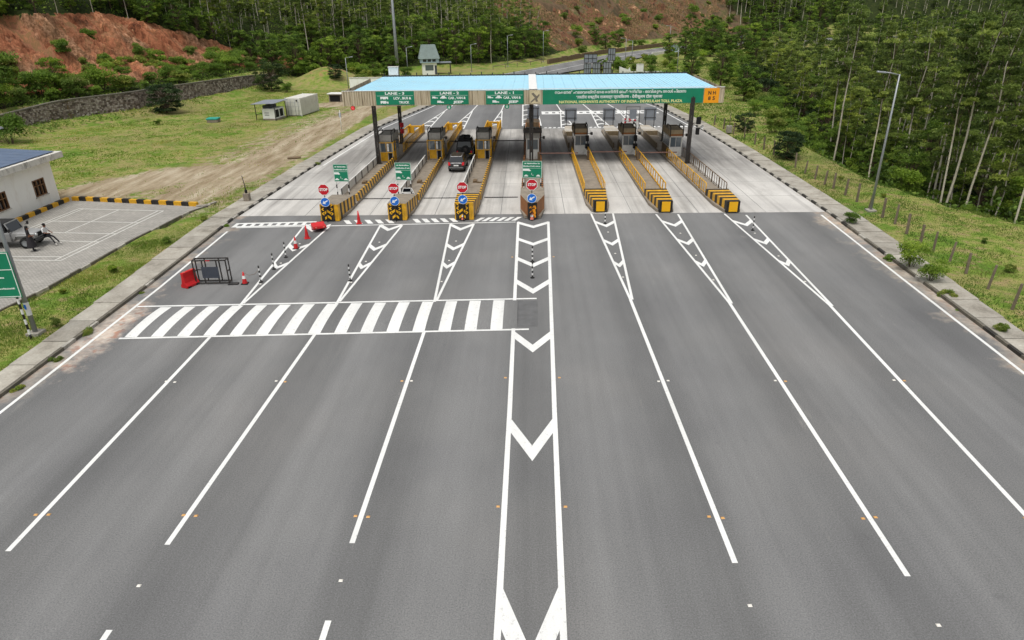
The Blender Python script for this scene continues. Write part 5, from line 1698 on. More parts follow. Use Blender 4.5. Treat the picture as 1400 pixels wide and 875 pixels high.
def c_rfar(x, y):
    d = valley_d(x, y)
    dr, _, _ = seg_dist(x, y, FAR_C)
    return (d < -2) & (y > 118) & (x > poly_eval(EDGE_R, np.minimum(y, 171)) + 6) & (dr > 10.5) & (x > 16)
pts = scatter(1500, (16, 90, 118, 270), c_rfar, 3.6, 17)
for i, (x, y) in enumerate(pts[:72]):
    if i % 4 == 0:
        plant(P_BROAD[i % 5], x, y, random.uniform(0.5, 0.85), 'young green tree between the far road and the right forest', 'young trees beside the far road')
    else:
        plant((P_SHRUB + P_SHRUBY)[i % 8], x, y, random.uniform(0.8, 1.5), 'green shrub on the rough ground below the far road', 'shrubs below the far road')
def c_rf2(x, y):
    d = valley_d(x, y); dr, _, _ = seg_dist(x, y, FAR_C)
    return (d < 4) & (x > 52) & (y > 195) & (dr > 9.5) & (valley_d(x, y) > -60) & (y < 330) & (hill_ds(x, y)[0] < -2)
pts = scatter(3000, (50, 190, 195, 330), c_rf2, 4.0, 27)
for i, (x, y) in enumerate(pts[:60]):
    plant(P_BROAD[i % 5], x, y, random.uniform(0.7, 1.15), 'green tree crowding the valley side of the far road', 'trees crowding the far road')
# ---- sparse growth on the brown hill
def c_brown(x, y):
    d, s = hill_ds(x, y)
    z = terrain_z(x, y)
    return (d > 3) & (d < 34) & (s > S_BROWN + 22) & (s < S_BROWN + 190) & (z < 17)
pts = scatter(2500, (10, 200, 240, 390), c_brown, 4.2, 18)
for i, (x, y) in enumerate(pts[:110]):
    if x < 80 and random.random() < 0.66: continue
    if x > 100:
        plant(P_BROAD[i % 5], x, y, random.uniform(0.7, 1.1), 'green tree on the far hillside right of the brown slope', 'trees right of the brown slope')
    else:
        plant((P_SHRUB + P_SHRUBY)[i % 8], x, y, random.uniform(0.9, 1.7), 'scrubby bush scattered on the bare brown slope', 'bushes on the brown slope')

# ---- undergrowth carpet (uncountable)
def carpet(name, n, box_, dens, label, leaf, size, hmax, seed, parent_kind='stuff'):
    r = np.random.default_rng(seed)
    x = r.uniform(box_[0], box_[1], n); y = r.uniform(box_[2], box_[3], n)
    m = r.random(n) < dens(x, y)
    x, y = x[m], y[m]
    z = terrain_z(x, y)
    hgt = hmax * np.clip(0.35 + 1.6 * fbm(x * 0.35, y * 0.35, 3), 0.1, 1.0)
    c = np.stack([x, y, z + hgt * r.random(len(x)) ** 0.7], 1)
    ti = np.clip(0.42 + 0.9 * fbm(x * 0.22 + 5, y * 0.22, 3) + 0.18 * r.normal(size=len(x)), 0, 1)
    v, t4 = leaves_arrays(c, size * r.uniform(0.6, 1.4, len(x)), ti, r, 0.5, 0.0)
    o = link(name, leaf_mesh(name, v, t4, leaf))
    sset(o, label, kind='stuff')
    return o
def dens_hill(x, y):
    d, s = hill_ds(x, y); z = terrain_z(x, y)
    _, rd_, fl, br = zones(x, y, z)
    return np.clip(fl - 0.8 * rd_ - 0.93 * br, 0, 1) * (d > 1.2) * (d < 60) * (z < 17) * in_view(x, y, z, 0.05)
carpet('hillside_undergrowth', 430000, (-150, 220, 60, 330), dens_hill, 'tangled green undergrowth covering the hillside floor', M['leaf_broad'], 0.44, 2.8, 21)
def dens_val(x, y):
    d = valley_d(x, y); z = terrain_z(x, y)
    return (d > 0.3) * (d < 70) * in_view(x, y, z, 0.05) * 1.0
carpet('valley_undergrowth', 270000, (28, 160, 25, 260), dens_val, 'dark undergrowth on the forest floor right of the field', M['leaf_broad'], 0.4, 3.6, 22)
def dens_terr(x, y):
    d, s = hill_ds(x, y)
    z = terrain_z(x, y)
    return ((d > 1.0) & (d < 9) & (s > 35) & (s < S_WALL + 6)) * np.clip(0.6 + 2.2 * fbm(x * .15, y * .15, 3), 0, 1) + ((d < 0) & (d > -4) & (s < S_WALL) & (s > 35)) * np.clip(0.25 + 2 * fbm(x * .2, y * .2, 3), 0, 1)
carpet('terrace_weeds', 130000, (-95, -46, 60, 165), dens_terr, 'rough weeds growing above and below the stone wall', M['leaf_grass'], 0.28, 0.9, 23)
def dens_cut(x, y):
    d, s = hill_ds(x, y); z = terrain_z(x, y)
    _, rd_, fl, br = zones(x, y, z)
    return (rd_ + br > 0.5) * (d > 4) * np.clip(-0.12 + 0.3 * br + 1.8 * fbm(x * .13 + 3, y * .13, 4), 0, 1) * (z < 17)
carpet('slope_weeds', 160000, (-130, 130, 60, 360), dens_cut, 'patchy weeds clinging to the bare earth slopes', M['leaf_grass'], 0.34, 0.8, 24)

def blades(name, n, box_, dens, label, h, seed, w=0.03):
    r = np.random.default_rng(seed)
    x = r.uniform(box_[0], box_[1], n); y = r.uniform(box_[2], box_[3], n)
    m = r.random(n) < dens(x, y)
    x, y = x[m], y[m]
    z = terrain_z(x, y)
    k = len(x)
    hh = h * r.uniform(0.4, 1.3, k) * np.clip(0.6 + 2.0 * fbm(x * .6, y * .6, 3), 0.25, 1.8)
    a = r.uniform(0, 6.283, k)
    dx, dy = np.cos(a) * w, np.sin(a) * w
    lx, ly = r.normal(size=k) * hh * 0.45, r.normal(size=k) * hh * 0.45
    v = np.stack([np.stack([x - dx, y - dy, z - .02], 1), np.stack([x + dx, y + dy, z - .02], 1),
                  np.stack([x + lx + dx * .3, y + ly + dy * .3, z + hh], 1), np.stack([x + lx - dx * .3, y + ly - dy * .3, z + hh], 1)], 1)
    ti = np.clip(0.45 + 1.1 * fbm(x * .18, y * .18, 4) + 0.16 * r.normal(size=k), 0, 1)
    o = link(name, leaf_mesh(name, v, np.repeat(ti, 4), M['leaf_grass']))
    return sset(o, label, kind='stuff')
def verge_l(x, y):
    xp = poly_eval(PARK_EDGE, y)
    a = (x < poly_eval(EDGE_L, y) - np.interp(y, [8, 30, 42], [1.35, 1.55, 2.0])) & np.where(y < 55.2, x > xp + 0.25, True)
    zd_, zr_, zf_, zb_ = zones(x, y, np.zeros_like(x))
    return a * np.clip(0.75 + 1.5 * fbm(x * .25, y * .25, 3), 0.1, 1) * (1 - np.clip(zd_ * 1.4, 0, 0.97))
blades('verge_grass', 120000, (-30, -23.6, 18, 62), verge_l, 'short patchy grass on the strip beside the left pavement', 0.13, 31, 0.022)
def field_l(x, y):
    d, s = hill_ds(x, y)
    return verge_l(x, y) * (d < -0.5)
blades('field_grass', 130000, (-68, -22, 57, 140), field_l, 'short yellow-green grass covering the field left of the plaza', 0.11, 32, 0.05)
def field_r(x, y):
    d = valley_d(x, y)
    return (d < 1.5) * (x > poly_eval(EDGE_R, y) + np.interp(y, [8, 30, 42], [1.35, 1.55, 2.0])) * np.clip(0.65 + 1.6 * fbm(x * .25, y * .25, 3), 0.08, 1)
blades('field_grass', 130000, (23.8, 40, 22, 74), field_r, 'short grass on the field behind the right fence posts', 0.13, 33, 0.024)
blades('far_verge_grass', 90000, (22, 60, 74, 200), field_r, 'rough grass on the right verge beyond the plaza', 0.3, 34, 0.07)

# ================================================================ VEHICLES
def car_paint(name, rgb, rough=0.28):
    t = NT(name)
    v = t.coords('Object')
    f = t.noise(v, 3.0, 5.0)
    c = lin(rgb)
    t.col(t.ramp(f, [(0.35, tuple(x * .85 for x in c[:3])), (0.7, c)]))
    t.l(t.ramp(t.noise(v, 6.0, 4.0), [(0.4, g(rough)), (0.75, g(rough + .25))]), t.b.inputs['Roughness'])
    t.b.inputs['Coat Weight'].default_value = 0.4
    t.b.inputs['Coat Roughness'].default_value = 0.08
    return t.m
M['car_grey'] = car_paint('car_dark_grey', (42, 40, 41)); M['car_black'] = car_paint('car_black', (18, 18, 19), .4)
M['car_silver'] = car_paint('jeep_silver', (150, 150, 148)); M['car_white'] = car_paint('car_white', (226, 226, 224))
M['canvas'] = paint('black_canvas', (26, 26, 27), .85, .3, 3.0, dirtiness=.2)
M['tail'] = paint('tail_lamp', (206, 34, 44), .25, .1, 3, dirtiness=0, bump=0); M['plate_w'] = paint('plate_white', (224, 224, 220), .5, .05, 3, dirtiness=0, bump=0)
M['plate_y'] = paint('plate_yellow', (226, 182, 44), .5, .05, 3, dirtiness=0, bump=0); M['chrome'] = paint('bright_trim', (186, 188, 190), .22, .05, 3, dirtiness=0, metal=.8, bump=0)
M['bumper'] = paint('bumper_plastic', (44, 43, 43), .6, .15, 3, dirtiness=.2); M['lamp_clear'] = paint('lamp_glass', (206, 208, 206), .15, .05, 3, dirtiness=0, metal=.2, bump=0)

def loft(mb, secs, mi=0, n=20, e=4.5):
    """closed hull through rounded-rectangle sections (y, half width, z0, z1)"""
    vs = []
    for y, hw, z0, z1 in secs:
        cz, hz = (z0 + z1) / 2, (z1 - z0) / 2
        for k in range(n):
            t = 2 * math.pi * (k + .5) / n
            c, s = math.cos(t), math.sin(t)
            vs.append((hw * math.copysign(abs(c) ** (2 / e), c), y, cz + hz * math.copysign(abs(s) ** (2 / e), s)))
    m = len(secs)
    fs = [(i * n + k, (i + 1) * n + k, (i + 1) * n + (k + 1) % n, i * n + (k + 1) % n) for i in range(m - 1) for k in range(n)]
    mb.add(vs, fs, mi, True)
    b = len(mb.v) - len(vs)
    mb.f.append(tuple(b + k for k in range(n))); mb.m.append(mi); mb.sm.append(False)
    mb.f.append(tuple(b + (m - 1) * n + k for k in reversed(range(n)))); mb.m.append(mi); mb.sm.append(False)

def wheel(root, x, y, r, w, rim='galv'):
    s = 1 if x > 0 else -1
    ty = MB().lathe([(r * .62, -w / 2), (r * .93, -w / 2), (r, -w * .32), (r, w * .32), (r * .93, w / 2), (r * .62, w / 2)], 20)
    wl = bpy.data.objects.new('wheel', None); COL.objects.link(wl); wl.parent = root; wl.location = (x, y, r); wl.rotation_euler = (0, math.pi / 2, 0)
    ty.build('tyre', M['rubber'], wl)
    MB().lathe([(0, w * .30 * s), (r * .2, w * .36 * s), (r * .5, w * .28 * s), (r * .63, w * .44 * s), (r * .63, -w * .44 * s), (0, -w * .3 * s)], 16).build('rim', M[rim], wl)

def face_quad(P, u0, u1, v0, v1, off):
    """inset quad on the bilinear face P (4 corners: bl, br, tr, tl), pushed out by off"""
    P = [Vector(p) for p in P]
    def at(u, v): return P[0] * (1 - u) * (1 - v) + P[1] * u * (1 - v) + P[2] * u * v + P[3] * (1 - u) * v
    q = [at(u0, v0), at(u1, v0), at(u1, v1), at(u0, v1)]
    nrm = (q[1] - q[0]).cross(q[3] - q[0]).normalized() * off
    return [p + nrm for p in q]

def greenhouse(root, y0, y1, yt0, yt1, wb, wt, zb, zt, mat, side_split=(0, .36, .7, 1), name='cabin'):
    b = [(-wb, y0, zb), (wb, y0, zb), (wb, y1, zb), (-wb, y1, zb)]
    t = [(-wt, yt0, zt), (wt, yt0, zt), (wt, yt1, zt), (-wt, yt1, zt)]
    cab = MB().hexa(b + t).build(name, mat, root, bevel=.05)
    faces = {'rear_window': ([b[0], b[1], t[1], t[0]], ((0.07, .93, .12, .86),)), 'windscreen': ([b[2], b[3], t[3], t[2]], ((0.05, .95, .08, .92),))}
    for nm, (F, wins) in faces.items():
        for wdw in wins: MB().add(face_quad(F, *wdw, .012), [(0, 1, 2, 3)]).build(nm, M['glass_dark'], root)
    for F, flip in (([b[1], b[2], t[2], t[1]], False), ([b[3], b[0], t[0], t[3]], True)):
        for a, c in zip(side_split[:-1], side_split[1:]):
            u0, u1 = a + .03, c - .03
            if flip: u0, u1 = 1 - u1, 1 - u0
            MB().add(face_quad(F, u0, u1, .12, .88, .012), [(0, 1, 2, 3)]).build('side_window', M['glass_dark'], root)
    return cab

def suv(loc, rz, label, body, name='car'):
    root = thing(name, label, 'car', loc, rz)
    L = 4.3; h = L / 2
    mb = MB()
    loft(mb, [(-h, .72, .48, .86), (-h + .05, .82, .42, 1.0), (-h + .25, .88, .38, 1.06), (-1.3, .9, .36, 1.07), (0, .91, .35, 1.06), (1.0, .9, .36, 1.04), (1.5, .88, .38, 1.0), (h - .15, .82, .42, .9), (h, .7, .46, .76)])
    mb.build('body', M[body], root)
    greenhouse(root, -h + .12, 1.25, -h + .38, .45, .83, .66, 1.0, 1.62, M[body])
    MB().box(-.5, .5, -h - .06, -h + .02, .28, .46).build('rear_bumper', M['bumper'], root, bevel=.04)
    loft_mb = MB(); loft(loft_mb, [(-h - .05, .80, .34, .58), (-h + .12, .9, .32, .6)]); loft_mb.build('bumper_trim', M['bumper'], root)
    MB().box(-.74, .74, -h - .062, -h - .04, .5, .54).build('bumper_strip', M['chrome'], root)
    MB().box(-.26, .26, -h - .075, -h - .03, .68, .80).build('number_plate', M['plate_w'], root)
    for s in (-1, 1):
        MB().hexa([(s * .84, -h + .0, .74), (s * .6, -h - .035, .76), (s * .6, -h + .05, .76), (s * .89, -h + .3, .74), (s * .84, -h + .04, 1.04), (s * .66, -h - .01, 1.04), (s * .66, -h + .08, 1.04), (s * .89, -h + .3, 1.04)]).build('tail_light', M['tail'], root)
        MB().box(s * .88 - .0, s * .88 + s * .2 if s > 0 else s * .88, .75, .87, 1.02, 1.16).build('mirror', M[body], root, bevel=.03) if s > 0 else MB().box(-1.08, -.88, .75, .87, 1.02, 1.16).build('mirror', M[body], root, bevel=.03)
        MB().path([(s * .6, -1.5, 1.6), (s * .6, -1.4, 1.68), (s * .6, .1, 1.69), (s * .6, .25, 1.62)], .022, 6).build('roof_rail', M['chrome'], root)
        MB().box(s * .62, s * .80 if s > 0 else s * .62 + .18, h - .1, h - .04, .68, .84).build('headlight', M['lamp_clear'], root) if s > 0 else MB().box(-.8, -.62, h - .1, h - .04, .68, .84).build('headlight', M['lamp_clear'], root)
        for y in (-1.3, 1.32): wheel(root, s * .8, y, .34, .22)
    MB().box(-.3, .3, -h + .13, -h + .17, 1.02, 1.035).build('wiper', M['bumper'], root)
    return root
suv((-6.93, 68.6, .02), R(-1), 'dark grey SUV waiting behind the black jeep, with red tail lamps', 'car_grey').scale = (.91, .91, .95)

def jeep(loc, rz, label, body, top_mat, plate, load=False, name='jeep'):
    root = thing(name, label, 'jeep', loc, rz)
    h = 1.95
    mb = MB()
    loft(mb, [(-h, .74, .5, 1.1), (-h + .08, .78, .45, 1.14), (.35, .78, .45, 1.14)], e=9)                        # tub
    loft(mb, [(.3, .70, .55, 1.13), (1.3, .62, .58, 1.09), (h - .12, .58, .6, 1.04), (h - .05, .55, .62, 1.0)], e=7)       # bonnet
    mb.build('body', M[body], root)
    for s in (-1, 1):
        for y0, y1 in ((.55, 1.85), (-1.85, -.75)):
            f = MB(); pts = [(y0, .62), (y0 + .2, .92), (y1 - .25, .95), (y1, .72)]
            for (a, za), (b, zb) in zip(pts[:-1], pts[1:]):
                xi, xo = (.55, .84)
                f.hexa([(s * xi, a, za - .05), (s * xo, a, za - .05), (s * xo, b, zb - .05), (s * xi, b, zb - .05), (s * xi, a, za), (s * xo, a, za), (s * xo, b, zb), (s * xi, b, zb)])
            f.build('fender', M[body], root)
        for y in (-1.28, 1.22): wheel(root, s * .70, y, .37, .24, 'steel_dark' if body == 'car_black' else 'galv')
        hl = MB().lathe([(0, .04), (.1, .035), (.115, 0), (.115, -.06)], 14).build('headlight', M['lamp_clear'], root, loc=(s * .4, h - .03, .88)); hl.rotation_euler = (-math.pi / 2, 0, 0)
        MB().box(s * .66 - .06, s * .66 + .06, -h - .05, -h + .01, .72, .9).build('tail_light', M['tail'], root)
        a = MB().beam((s * .74, .55, 1.3), (s * 1.02, .6, 1.34), .03, .03).box(s * 1.02 - .09, s * 1.02 + .09, .55, .6, 1.24, 1.46); a.build('mirror', M['bumper'], root)
    for i in range(7):
        x = -.24 + i * .08
        MB().box(x - .02, x + .02, h - .055, h - .03, .72, 1.0).build('grille_slot', M['dark'], root)
    MB().box(-.8, .8, h + .02, h + .16, .46, .62).build('front_bumper', M['bumper'], root, bevel=.03)
    MB().box(-.8, .8, -h - .14, -h - .02, .46, .6).build('rear_bumper', M['bumper'], root, bevel=.03)
    # windscreen frame and soft top
    fr = MB()
    fr.beam((-.7, .42, 1.12), (-.66, .16, 1.72), .06, .05); fr.beam((.7, .42, 1.12), (.66, .16, 1.72), .06, .05); fr.beam((-.66, .16, 1.72), (.66, .16, 1.72), .06, .06)
    fr.build('windscreen_frame', M[body], root)
    MB().add([(-.67, .40, 1.14), (.67, .40, 1.14), (.64, .17, 1.70), (-.64, .17, 1.70)], [(0, 1, 2, 3)]).build('windscreen', M['glass_dark'], root)
    greenhouse(root, -h + .02, .12, -h + .12, .1, .74, .66, 1.12, 1.78, top_mat, (0, .5, 1), 'soft_top')
    sp = bpy.data.objects.new('spare_wheel', None); COL.objects.link(sp); sp.parent = root; sp.location = (.1, -h - .2, 1.02); sp.rotation_euler = (math.pi / 2, 0, 0)
    MB().lathe([(.2, -.11), (.33, -.11), (.37, -.06), (.37, .06), (.33, .11), (.2, .11)], 20).build('tyre', M['rubber'], sp)
    MB().lathe([(0, .06), (.1, .08), (.21, .05), (.21, -.05), (0, -.06)], 14).build('rim', M['steel_dark'], sp)
    MB().box(.42, .74, -h - .03, -h - .01, .52, .66).build('number_plate', M[plate], root)
    if load:
        rk = MB()
        for y in (-1.5, -.8, -.1): rk.tube((-.66, y, 1.84), (.66, y, 1.84), .025, n=6)
        for s in (-1, 1): rk.tube((s * .66, -1.6, 1.86), (s * .66, 0, 1.86), .025, n=6); rk.tube((s * .66, -1.6, 1.98), (s * .66, 0, 1.98), .02, n=6)
        rk.build('roof_rack', M['bumper'], root)
        for i, (x, y, sx, sy, sz) in enumerate(((-.25, -1.2, .5, .5, .3), (.3, -1.1, .42, .55, .36), (-.1, -.5, .6, .45, .28), (.38, -.4, .3, .35, .24))):
            b = MB(); loft(b, [(y - sy / 2, sx * .42, 1.86, 1.86 + sz * .85), (y - sy * .3, sx / 2, 1.86, 1.86 + sz), (y + sy * .3, sx / 2, 1.86, 1.86 + sz), (y + sy / 2, sx * .42, 1.86, 1.86 + sz * .85)], n=14, e=3)
            b.v = [(p[0] + x, p[1], p[2]) for p in b.v]
            b.build('luggage', M['canvas'], root)
    return root
jeep((-6.62, 74.4, .02), 0, 'black jeep with loaded roof rack ahead of the grey SUV', 'car_black', M['canvas'], 'plate_y', True).scale = (1.12, 1.05, 1.14)
jeep((-35.85, 44.75, .105), -math.pi / 2 + .05, 'silver-fronted jeep with black soft top parked on the court', 'car_silver', M['canvas'], 'plate_w')
suv((-37.3, 40.9, .105), -math.pi / 2, 'white car parked behind the green board at the left edge', 'car_white')

# ================================================================ PEOPLE
M['skin'] = paint('skin', (126, 84, 62), .6, .1, 6, dirtiness=0, bump=0); M['hair'] = paint('hair', (18, 15, 14), .7, .2, 20, dirtiness=0)
M['cloth_white'] = paint('white_shirt', (214, 214, 212), .85, .12, 8, dirtiness=0, bump=.2); M['cloth_dark'] = paint('dark_dress', (40, 37, 40), .9, .25, 8, dirtiness=0, bump=.2)
M['cloth_black'] = paint('black_trousers', (26, 26, 30), .9, .2, 8, dirtiness=0, bump=.2); M['shoe'] = paint('pale_shoe', (190, 186, 178), .7, .1, 8, dirtiness=0)

def person(loc, rz, label, J, mats, skirt=None, hair_long=False):
    """J: joint name -> (x, y, z); one skinned surface, materials by nearest bone"""
    root = thing('person', label, 'person', loc, rz)
    rad = dict(pelvis=.15, waist=.13, chest=.155, neck=.055, head=.088, crown=.07, shL=.06, shR=.06, elL=.045, elR=.045, wrL=.03, wrR=.03, haL=.035, haR=.035,
               hipL=.09, hipR=.09, knL=.062, knR=.062, anL=.042, anR=.042, toL=.035, toR=.035)
    E = [('pelvis', 'waist', 'b'), ('waist', 'chest', 't'), ('chest', 'neck', 't'), ('neck', 'head', 's'), ('head', 'crown', 's')]
    for q in 'LR':
        E += [('chest', 'sh' + q, 't'), ('sh' + q, 'el' + q, 't'), ('el' + q, 'wr' + q, 's'), ('wr' + q, 'ha' + q, 's'), ('pelvis', 'hip' + q, 'b'), ('hip' + q, 'kn' + q, 'b'), ('kn' + q, 'an' + q, 'b'), ('an' + q, 'to' + q, 'f')]
    names = list(rad)
    me = bpy.data.meshes.new('body')
    me.from_pydata([J[n_] for n_ in names], [(names.index(a), names.index(b)) for a, b, _ in E], [])
    o = bpy.data.objects.new('body', me); COL.objects.link(o)
    md = o.modifiers.new('skin', 'SKIN')
    for i, n_ in enumerate(names):
        me.skin_vertices[0].data[i].radius = (rad[n_], rad[n_])
        me.skin_vertices[0].data[i].use_root = (n_ == 'pelvis')
    sb = o.modifiers.new('sub', 'SUBSURF'); sb.levels = 2; sb.render_levels = 2
    dg = bpy.context.evaluated_depsgraph_get(); dg.update()
    m2 = bpy.data.meshes.new_from_object(o.evaluated_get(dg))
    bpy.data.objects.remove(o)
    kinds = {'b': 0, 't': 1, 's': 2, 'f': 3}
    for mt in (mats['b'], mats['t'], M['skin'], mats['f']): m2.materials.append(mt)
    for p in m2.polygons:
        c = p.center; best = None
        for a, b, kd in E:
            A, B = Vector(J[a]), Vector(J[b]); d = B - A
            t = max(0, min(1, (c - A).dot(d) / d.length_squared)); dist = (c - A - d * t).length
            if best is None or dist < best[0]: best = (dist, kd)
        p.material_index = kinds[best[1]]; p.use_smooth = True
    link('body', m2, root)
    hd, cr = Vector(J['head']), Vector(J['crown'])
    fw = Vector(J.get('look', (1, 0, 0))).normalized(); side = Vector((0, 0, 1)).cross(fw)
    mid = (hd + cr) / 2
    hb = MB().ellipsoid(mid - fw * .025 + Vector((0, 0, .035)), (.108, .108, .115), 12)
    if hair_long: hb.ellipsoid(mid - fw * .07 - Vector((0, 0, .12)), (.08, .1, .2), 10)
    hb.build('hair', M['hair'], root)
    fb = MB()
    fb.ellipsoid(mid + fw * .105 - Vector((0, 0, .035)), (.022, .02, .028), 6, 0)                     # nose
    for s in (-1, 1): fb.ellipsoid(mid + fw * .09 + side * s * .036 - Vector((0, 0, .0)), (.012, .012, .01), 6, 1)
    fb.ellipsoid(mid + fw * .09 - Vector((0, 0, .075)), (.012, .03, .009), 6, 2)
    for s in (-1, 1): fb.ellipsoid(mid + side * s * .1 - Vector((0, 0, .02)), (.02, .012, .03), 6, 0)
    fb.build('face', [M['skin'], M['dark'], M['red_plastic']], root)
    for q in 'LR':
        w, hnd = Vector(J['wr' + q]), Vector(J['ha' + q]); d = (hnd - w).normalized(); sd = d.cross(Vector((0, 0, 1)))
        if sd.length < .1: sd = Vector((0, 1, 0))
        sd.normalize(); up = sd.cross(d)
        mb = MB()
        for i, (o_, l_) in enumerate(((-.028, .065), (-.01, .075), (.01, .072), (.027, .055))):
            p0 = hnd + sd * o_ + d * .015; p1 = p0 + d * l_ * .55 - up * .008; p2 = p1 + d * l_ * .4 - up * .03
            mb.path([p0, p1, p2], [.009, .0085, .007], 6)
        p0 = hnd - d * .03 + sd * .03; mb.path([p0, p0 + sd * .025 + d * .03, p0 + sd * .03 + d * .06 - up * .01], [.011, .01, .008], 6)
        mb.build('fingers', M['skin'], root)
    if skirt:
        mb = MB(); pv = Vector(J['pelvis'])
        mb.lathe([(.15, .12), (.2, -.05), (.25, -.35), (.3, -.62)], 14, pv); mb.build('skirt', skirt, root)
    return root
stand = dict(pelvis=(0, 0, .93), waist=(-.02, 0, 1.12), chest=(-.03, 0, 1.34), neck=(-.01, 0, 1.5), head=(.02, 0, 1.6), crown=(.02, 0, 1.68),
             shL=(-.03, .19, 1.42), shR=(-.03, -.19, 1.42), elL=(-.1, .27, 1.16), elR=(.05, -.26, 1.15), wrL=(.08, .24, .98), wrR=(.2, -.12, 1.08), haL=(.14, .23, .93), haR=(.27, -.06, 1.1),
             hipL=(0, .1, .88), hipR=(0, -.1, .88), knL=(.03, .11, .49), knR=(.07, -.11, .49), anL=(0, .11, .08), anR=(.06, -.13, .08), toL=(.14, .13, .04), toR=(.2, -.16, .04), look=(1, .1, -.2))
person((-33.75, 43.5, .11), R(20), 'person in dark clothes standing against the parked jeep', stand, dict(b=M['cloth_dark'], t=M['cloth_dark'], f=M['cloth_black']), M['cloth_dark'], True)
sit = dict(pelvis=(0, 0, .72), waist=(.0, 0, .9), chest=(.06, 0, 1.12), neck=(.1, 0, 1.28), head=(.14, 0, 1.38), crown=(.14, 0, 1.46),
           shL=(.06, .19, 1.2), shR=(.06, -.19, 1.2), elL=(.12, .28, .96), elR=(.14, -.27, .96), wrL=(.34, .2, .88), wrR=(.34, -.18, .9), haL=(.42, .16, .87), haR=(.42, -.13, .9),
           hipL=(.05, .1, .7), hipR=(.05, -.1, .7), knL=(.48, .13, .6), knR=(.46, -.14, .64), anL=(.84, .13, .17), anR=(.78, -.2, .17), toL=(.98, .15, .09), toR=(.92, -.24, .09), look=(1, -.1, -.25))
person((-33.62, 44.85, .11), R(-5), 'person in white shirt and black trousers sitting on the jeep bumper', sit, dict(b=M['cloth_black'], t=M['cloth_white'], f=M['shoe']))

# ================================================================ ROAD FURNITURE
def cone(loc, label, h=.75, band=True, tilt=0, mat='red_plastic'):
    root = thing('traffic_cone', label, 'traffic cone', loc, random.uniform(0, 6), 'traffic cones')
    MB().box(-.2, .2, -.2, .2, 0, .05).build('base', M['rubber'] if band else M[mat], root, bevel=.02)
    r = lambda z: .16 - .125 * z / h
    MB().lathe([(r(.05), .05), (r(h * .5), h * .5), (r(h), h), (0, h + .01)], 14).build('body', M[mat], root)
    if band: MB().lathe([(r(h * .45) + .006, h * .45), (r(h * .7) + .006, h * .7)], 14).build('reflective_band', M['white'], root)
    return root
cone((-16.93, 37.56, .005), 'red cone with white band roped to a striped bollard by the barricade')
cone((-15.83, 43.98, .005), 'red cone with white band midway up the leftmost painted gore', .85)
cone((-15.73, 46.22, .005), 'plain red cone near the fallen red barrier', .95, False)
cone((-12.78, 49.71, .018), 'tall plain red cone between the first two islands', 1.0, False)
cone((-4.95, 50.55, .005), 'small faded cone in front of the island left of centre', .6, True, 0, 'red_faded') if 'red_faded' in M else None
M['red_faded'] = paint('faded_orange_plastic', (206, 110, 88), .6, .2, 4, (220, 200, 190), .4)
cone((-4.95, 50.5, .005), 'small faded cone in front of the island left of centre', .6, True, 0, 'red_faded')
cone((0.35, 50.4, .005), 'small faded cone in front of the central island', .6, True, 0, 'red_faded')

def bollard(x, y, label, h=1.05):
    root = thing('striped_bollard', label, 'bollard', (x, y, .005), 0, 'black and white bollards')
    MB().lathe([(.13, 0), (.13, .03), (.06, .06), (0, .06)], 12).build('foot', M['rubber'], root)
    mb = MB(); striped_post(mb, 0, 0, h, .045, 7, .04)
    mb.build('post', [M['black'], M['white']], root)
for x, y, lab in ((-16.04, 37.78, 'striped bollard roped to the cone, lowest of three in a row'), (-16.0, 40.0, 'striped bollard in the middle of the row of three'), (-15.96, 42.2, 'striped bollard at the top of the row of three'),
                  (-10.68, 37.95, 'striped bollard on the second gore from the left'), (.29, 38.27, 'nearer striped bollard on the painted median'), (.31, 41.1, 'farther striped bollard on the painted median'),
                  (5.79, 49.26, 'striped bollard before the first island right of centre'), (16.19, 47.4, 'striped bollard before the rightmost island')):
    bollard(x, y, lab)
rope = thing('rope', 'thin rope from the banded cone to the striped bollard', 'rope', (-16.93, 37.56, 0))
MB().path([(0, 0, .72), (.3, .07, .52), (.6, .15, .55), (.88, .21, .8)], .012, 5).build('strand', M['rail_brown'], rope)
deb = thing('dark_slab', 'small dark slab lying beside the banded cone', 'slab', (-17.6, 37.5, .005), .1)
MB().box(-.3, .3, -.16, .16, 0, .07).build('slab', M['bumper'], deb, bevel=.02)

def water_barrier(loc, rz, label, lying=False, L=1.15):
    root = thing('plastic_barrier', label, 'barrier', loc, rz, 'red plastic barriers')
    prof = [(-.26, 0), (-.26, .14), (-.15, .32), (-.1, .62), (-.1, .95), (.1, .95), (.1, .62), (.15, .32), (.26, .14), (.26, 0)]
    mb = MB()
    mb.extrude([(-L / 2, y, z) for y, z in prof], (L, 0, 0)).build('shell', M['red_plastic'], root, bevel=.03)
    for s in (-1, 1):
        MB().box(s * .3 - .12, s * .3 + .12, -.27, .27, -.002, .09).build('fork_slot', M['dark'], root)
        MB().lathe([(0, .02), (.06, .02), (.06, 0)], 10).build('filler_cap', M['red_faded'], root, loc=(s * .28, 0, .95))
    if lying:
        root.rotation_euler = (R(84), 0, rz)
    return root
water_barrier((-20.1, 37.3, .005), R(68), 'red plastic water barrier standing beside the black barricade', L=.95)
water_barrier((-15.6, 48.5, .27), R(28), 'red plastic barrier lying on its side near the first island', True, 0.95)

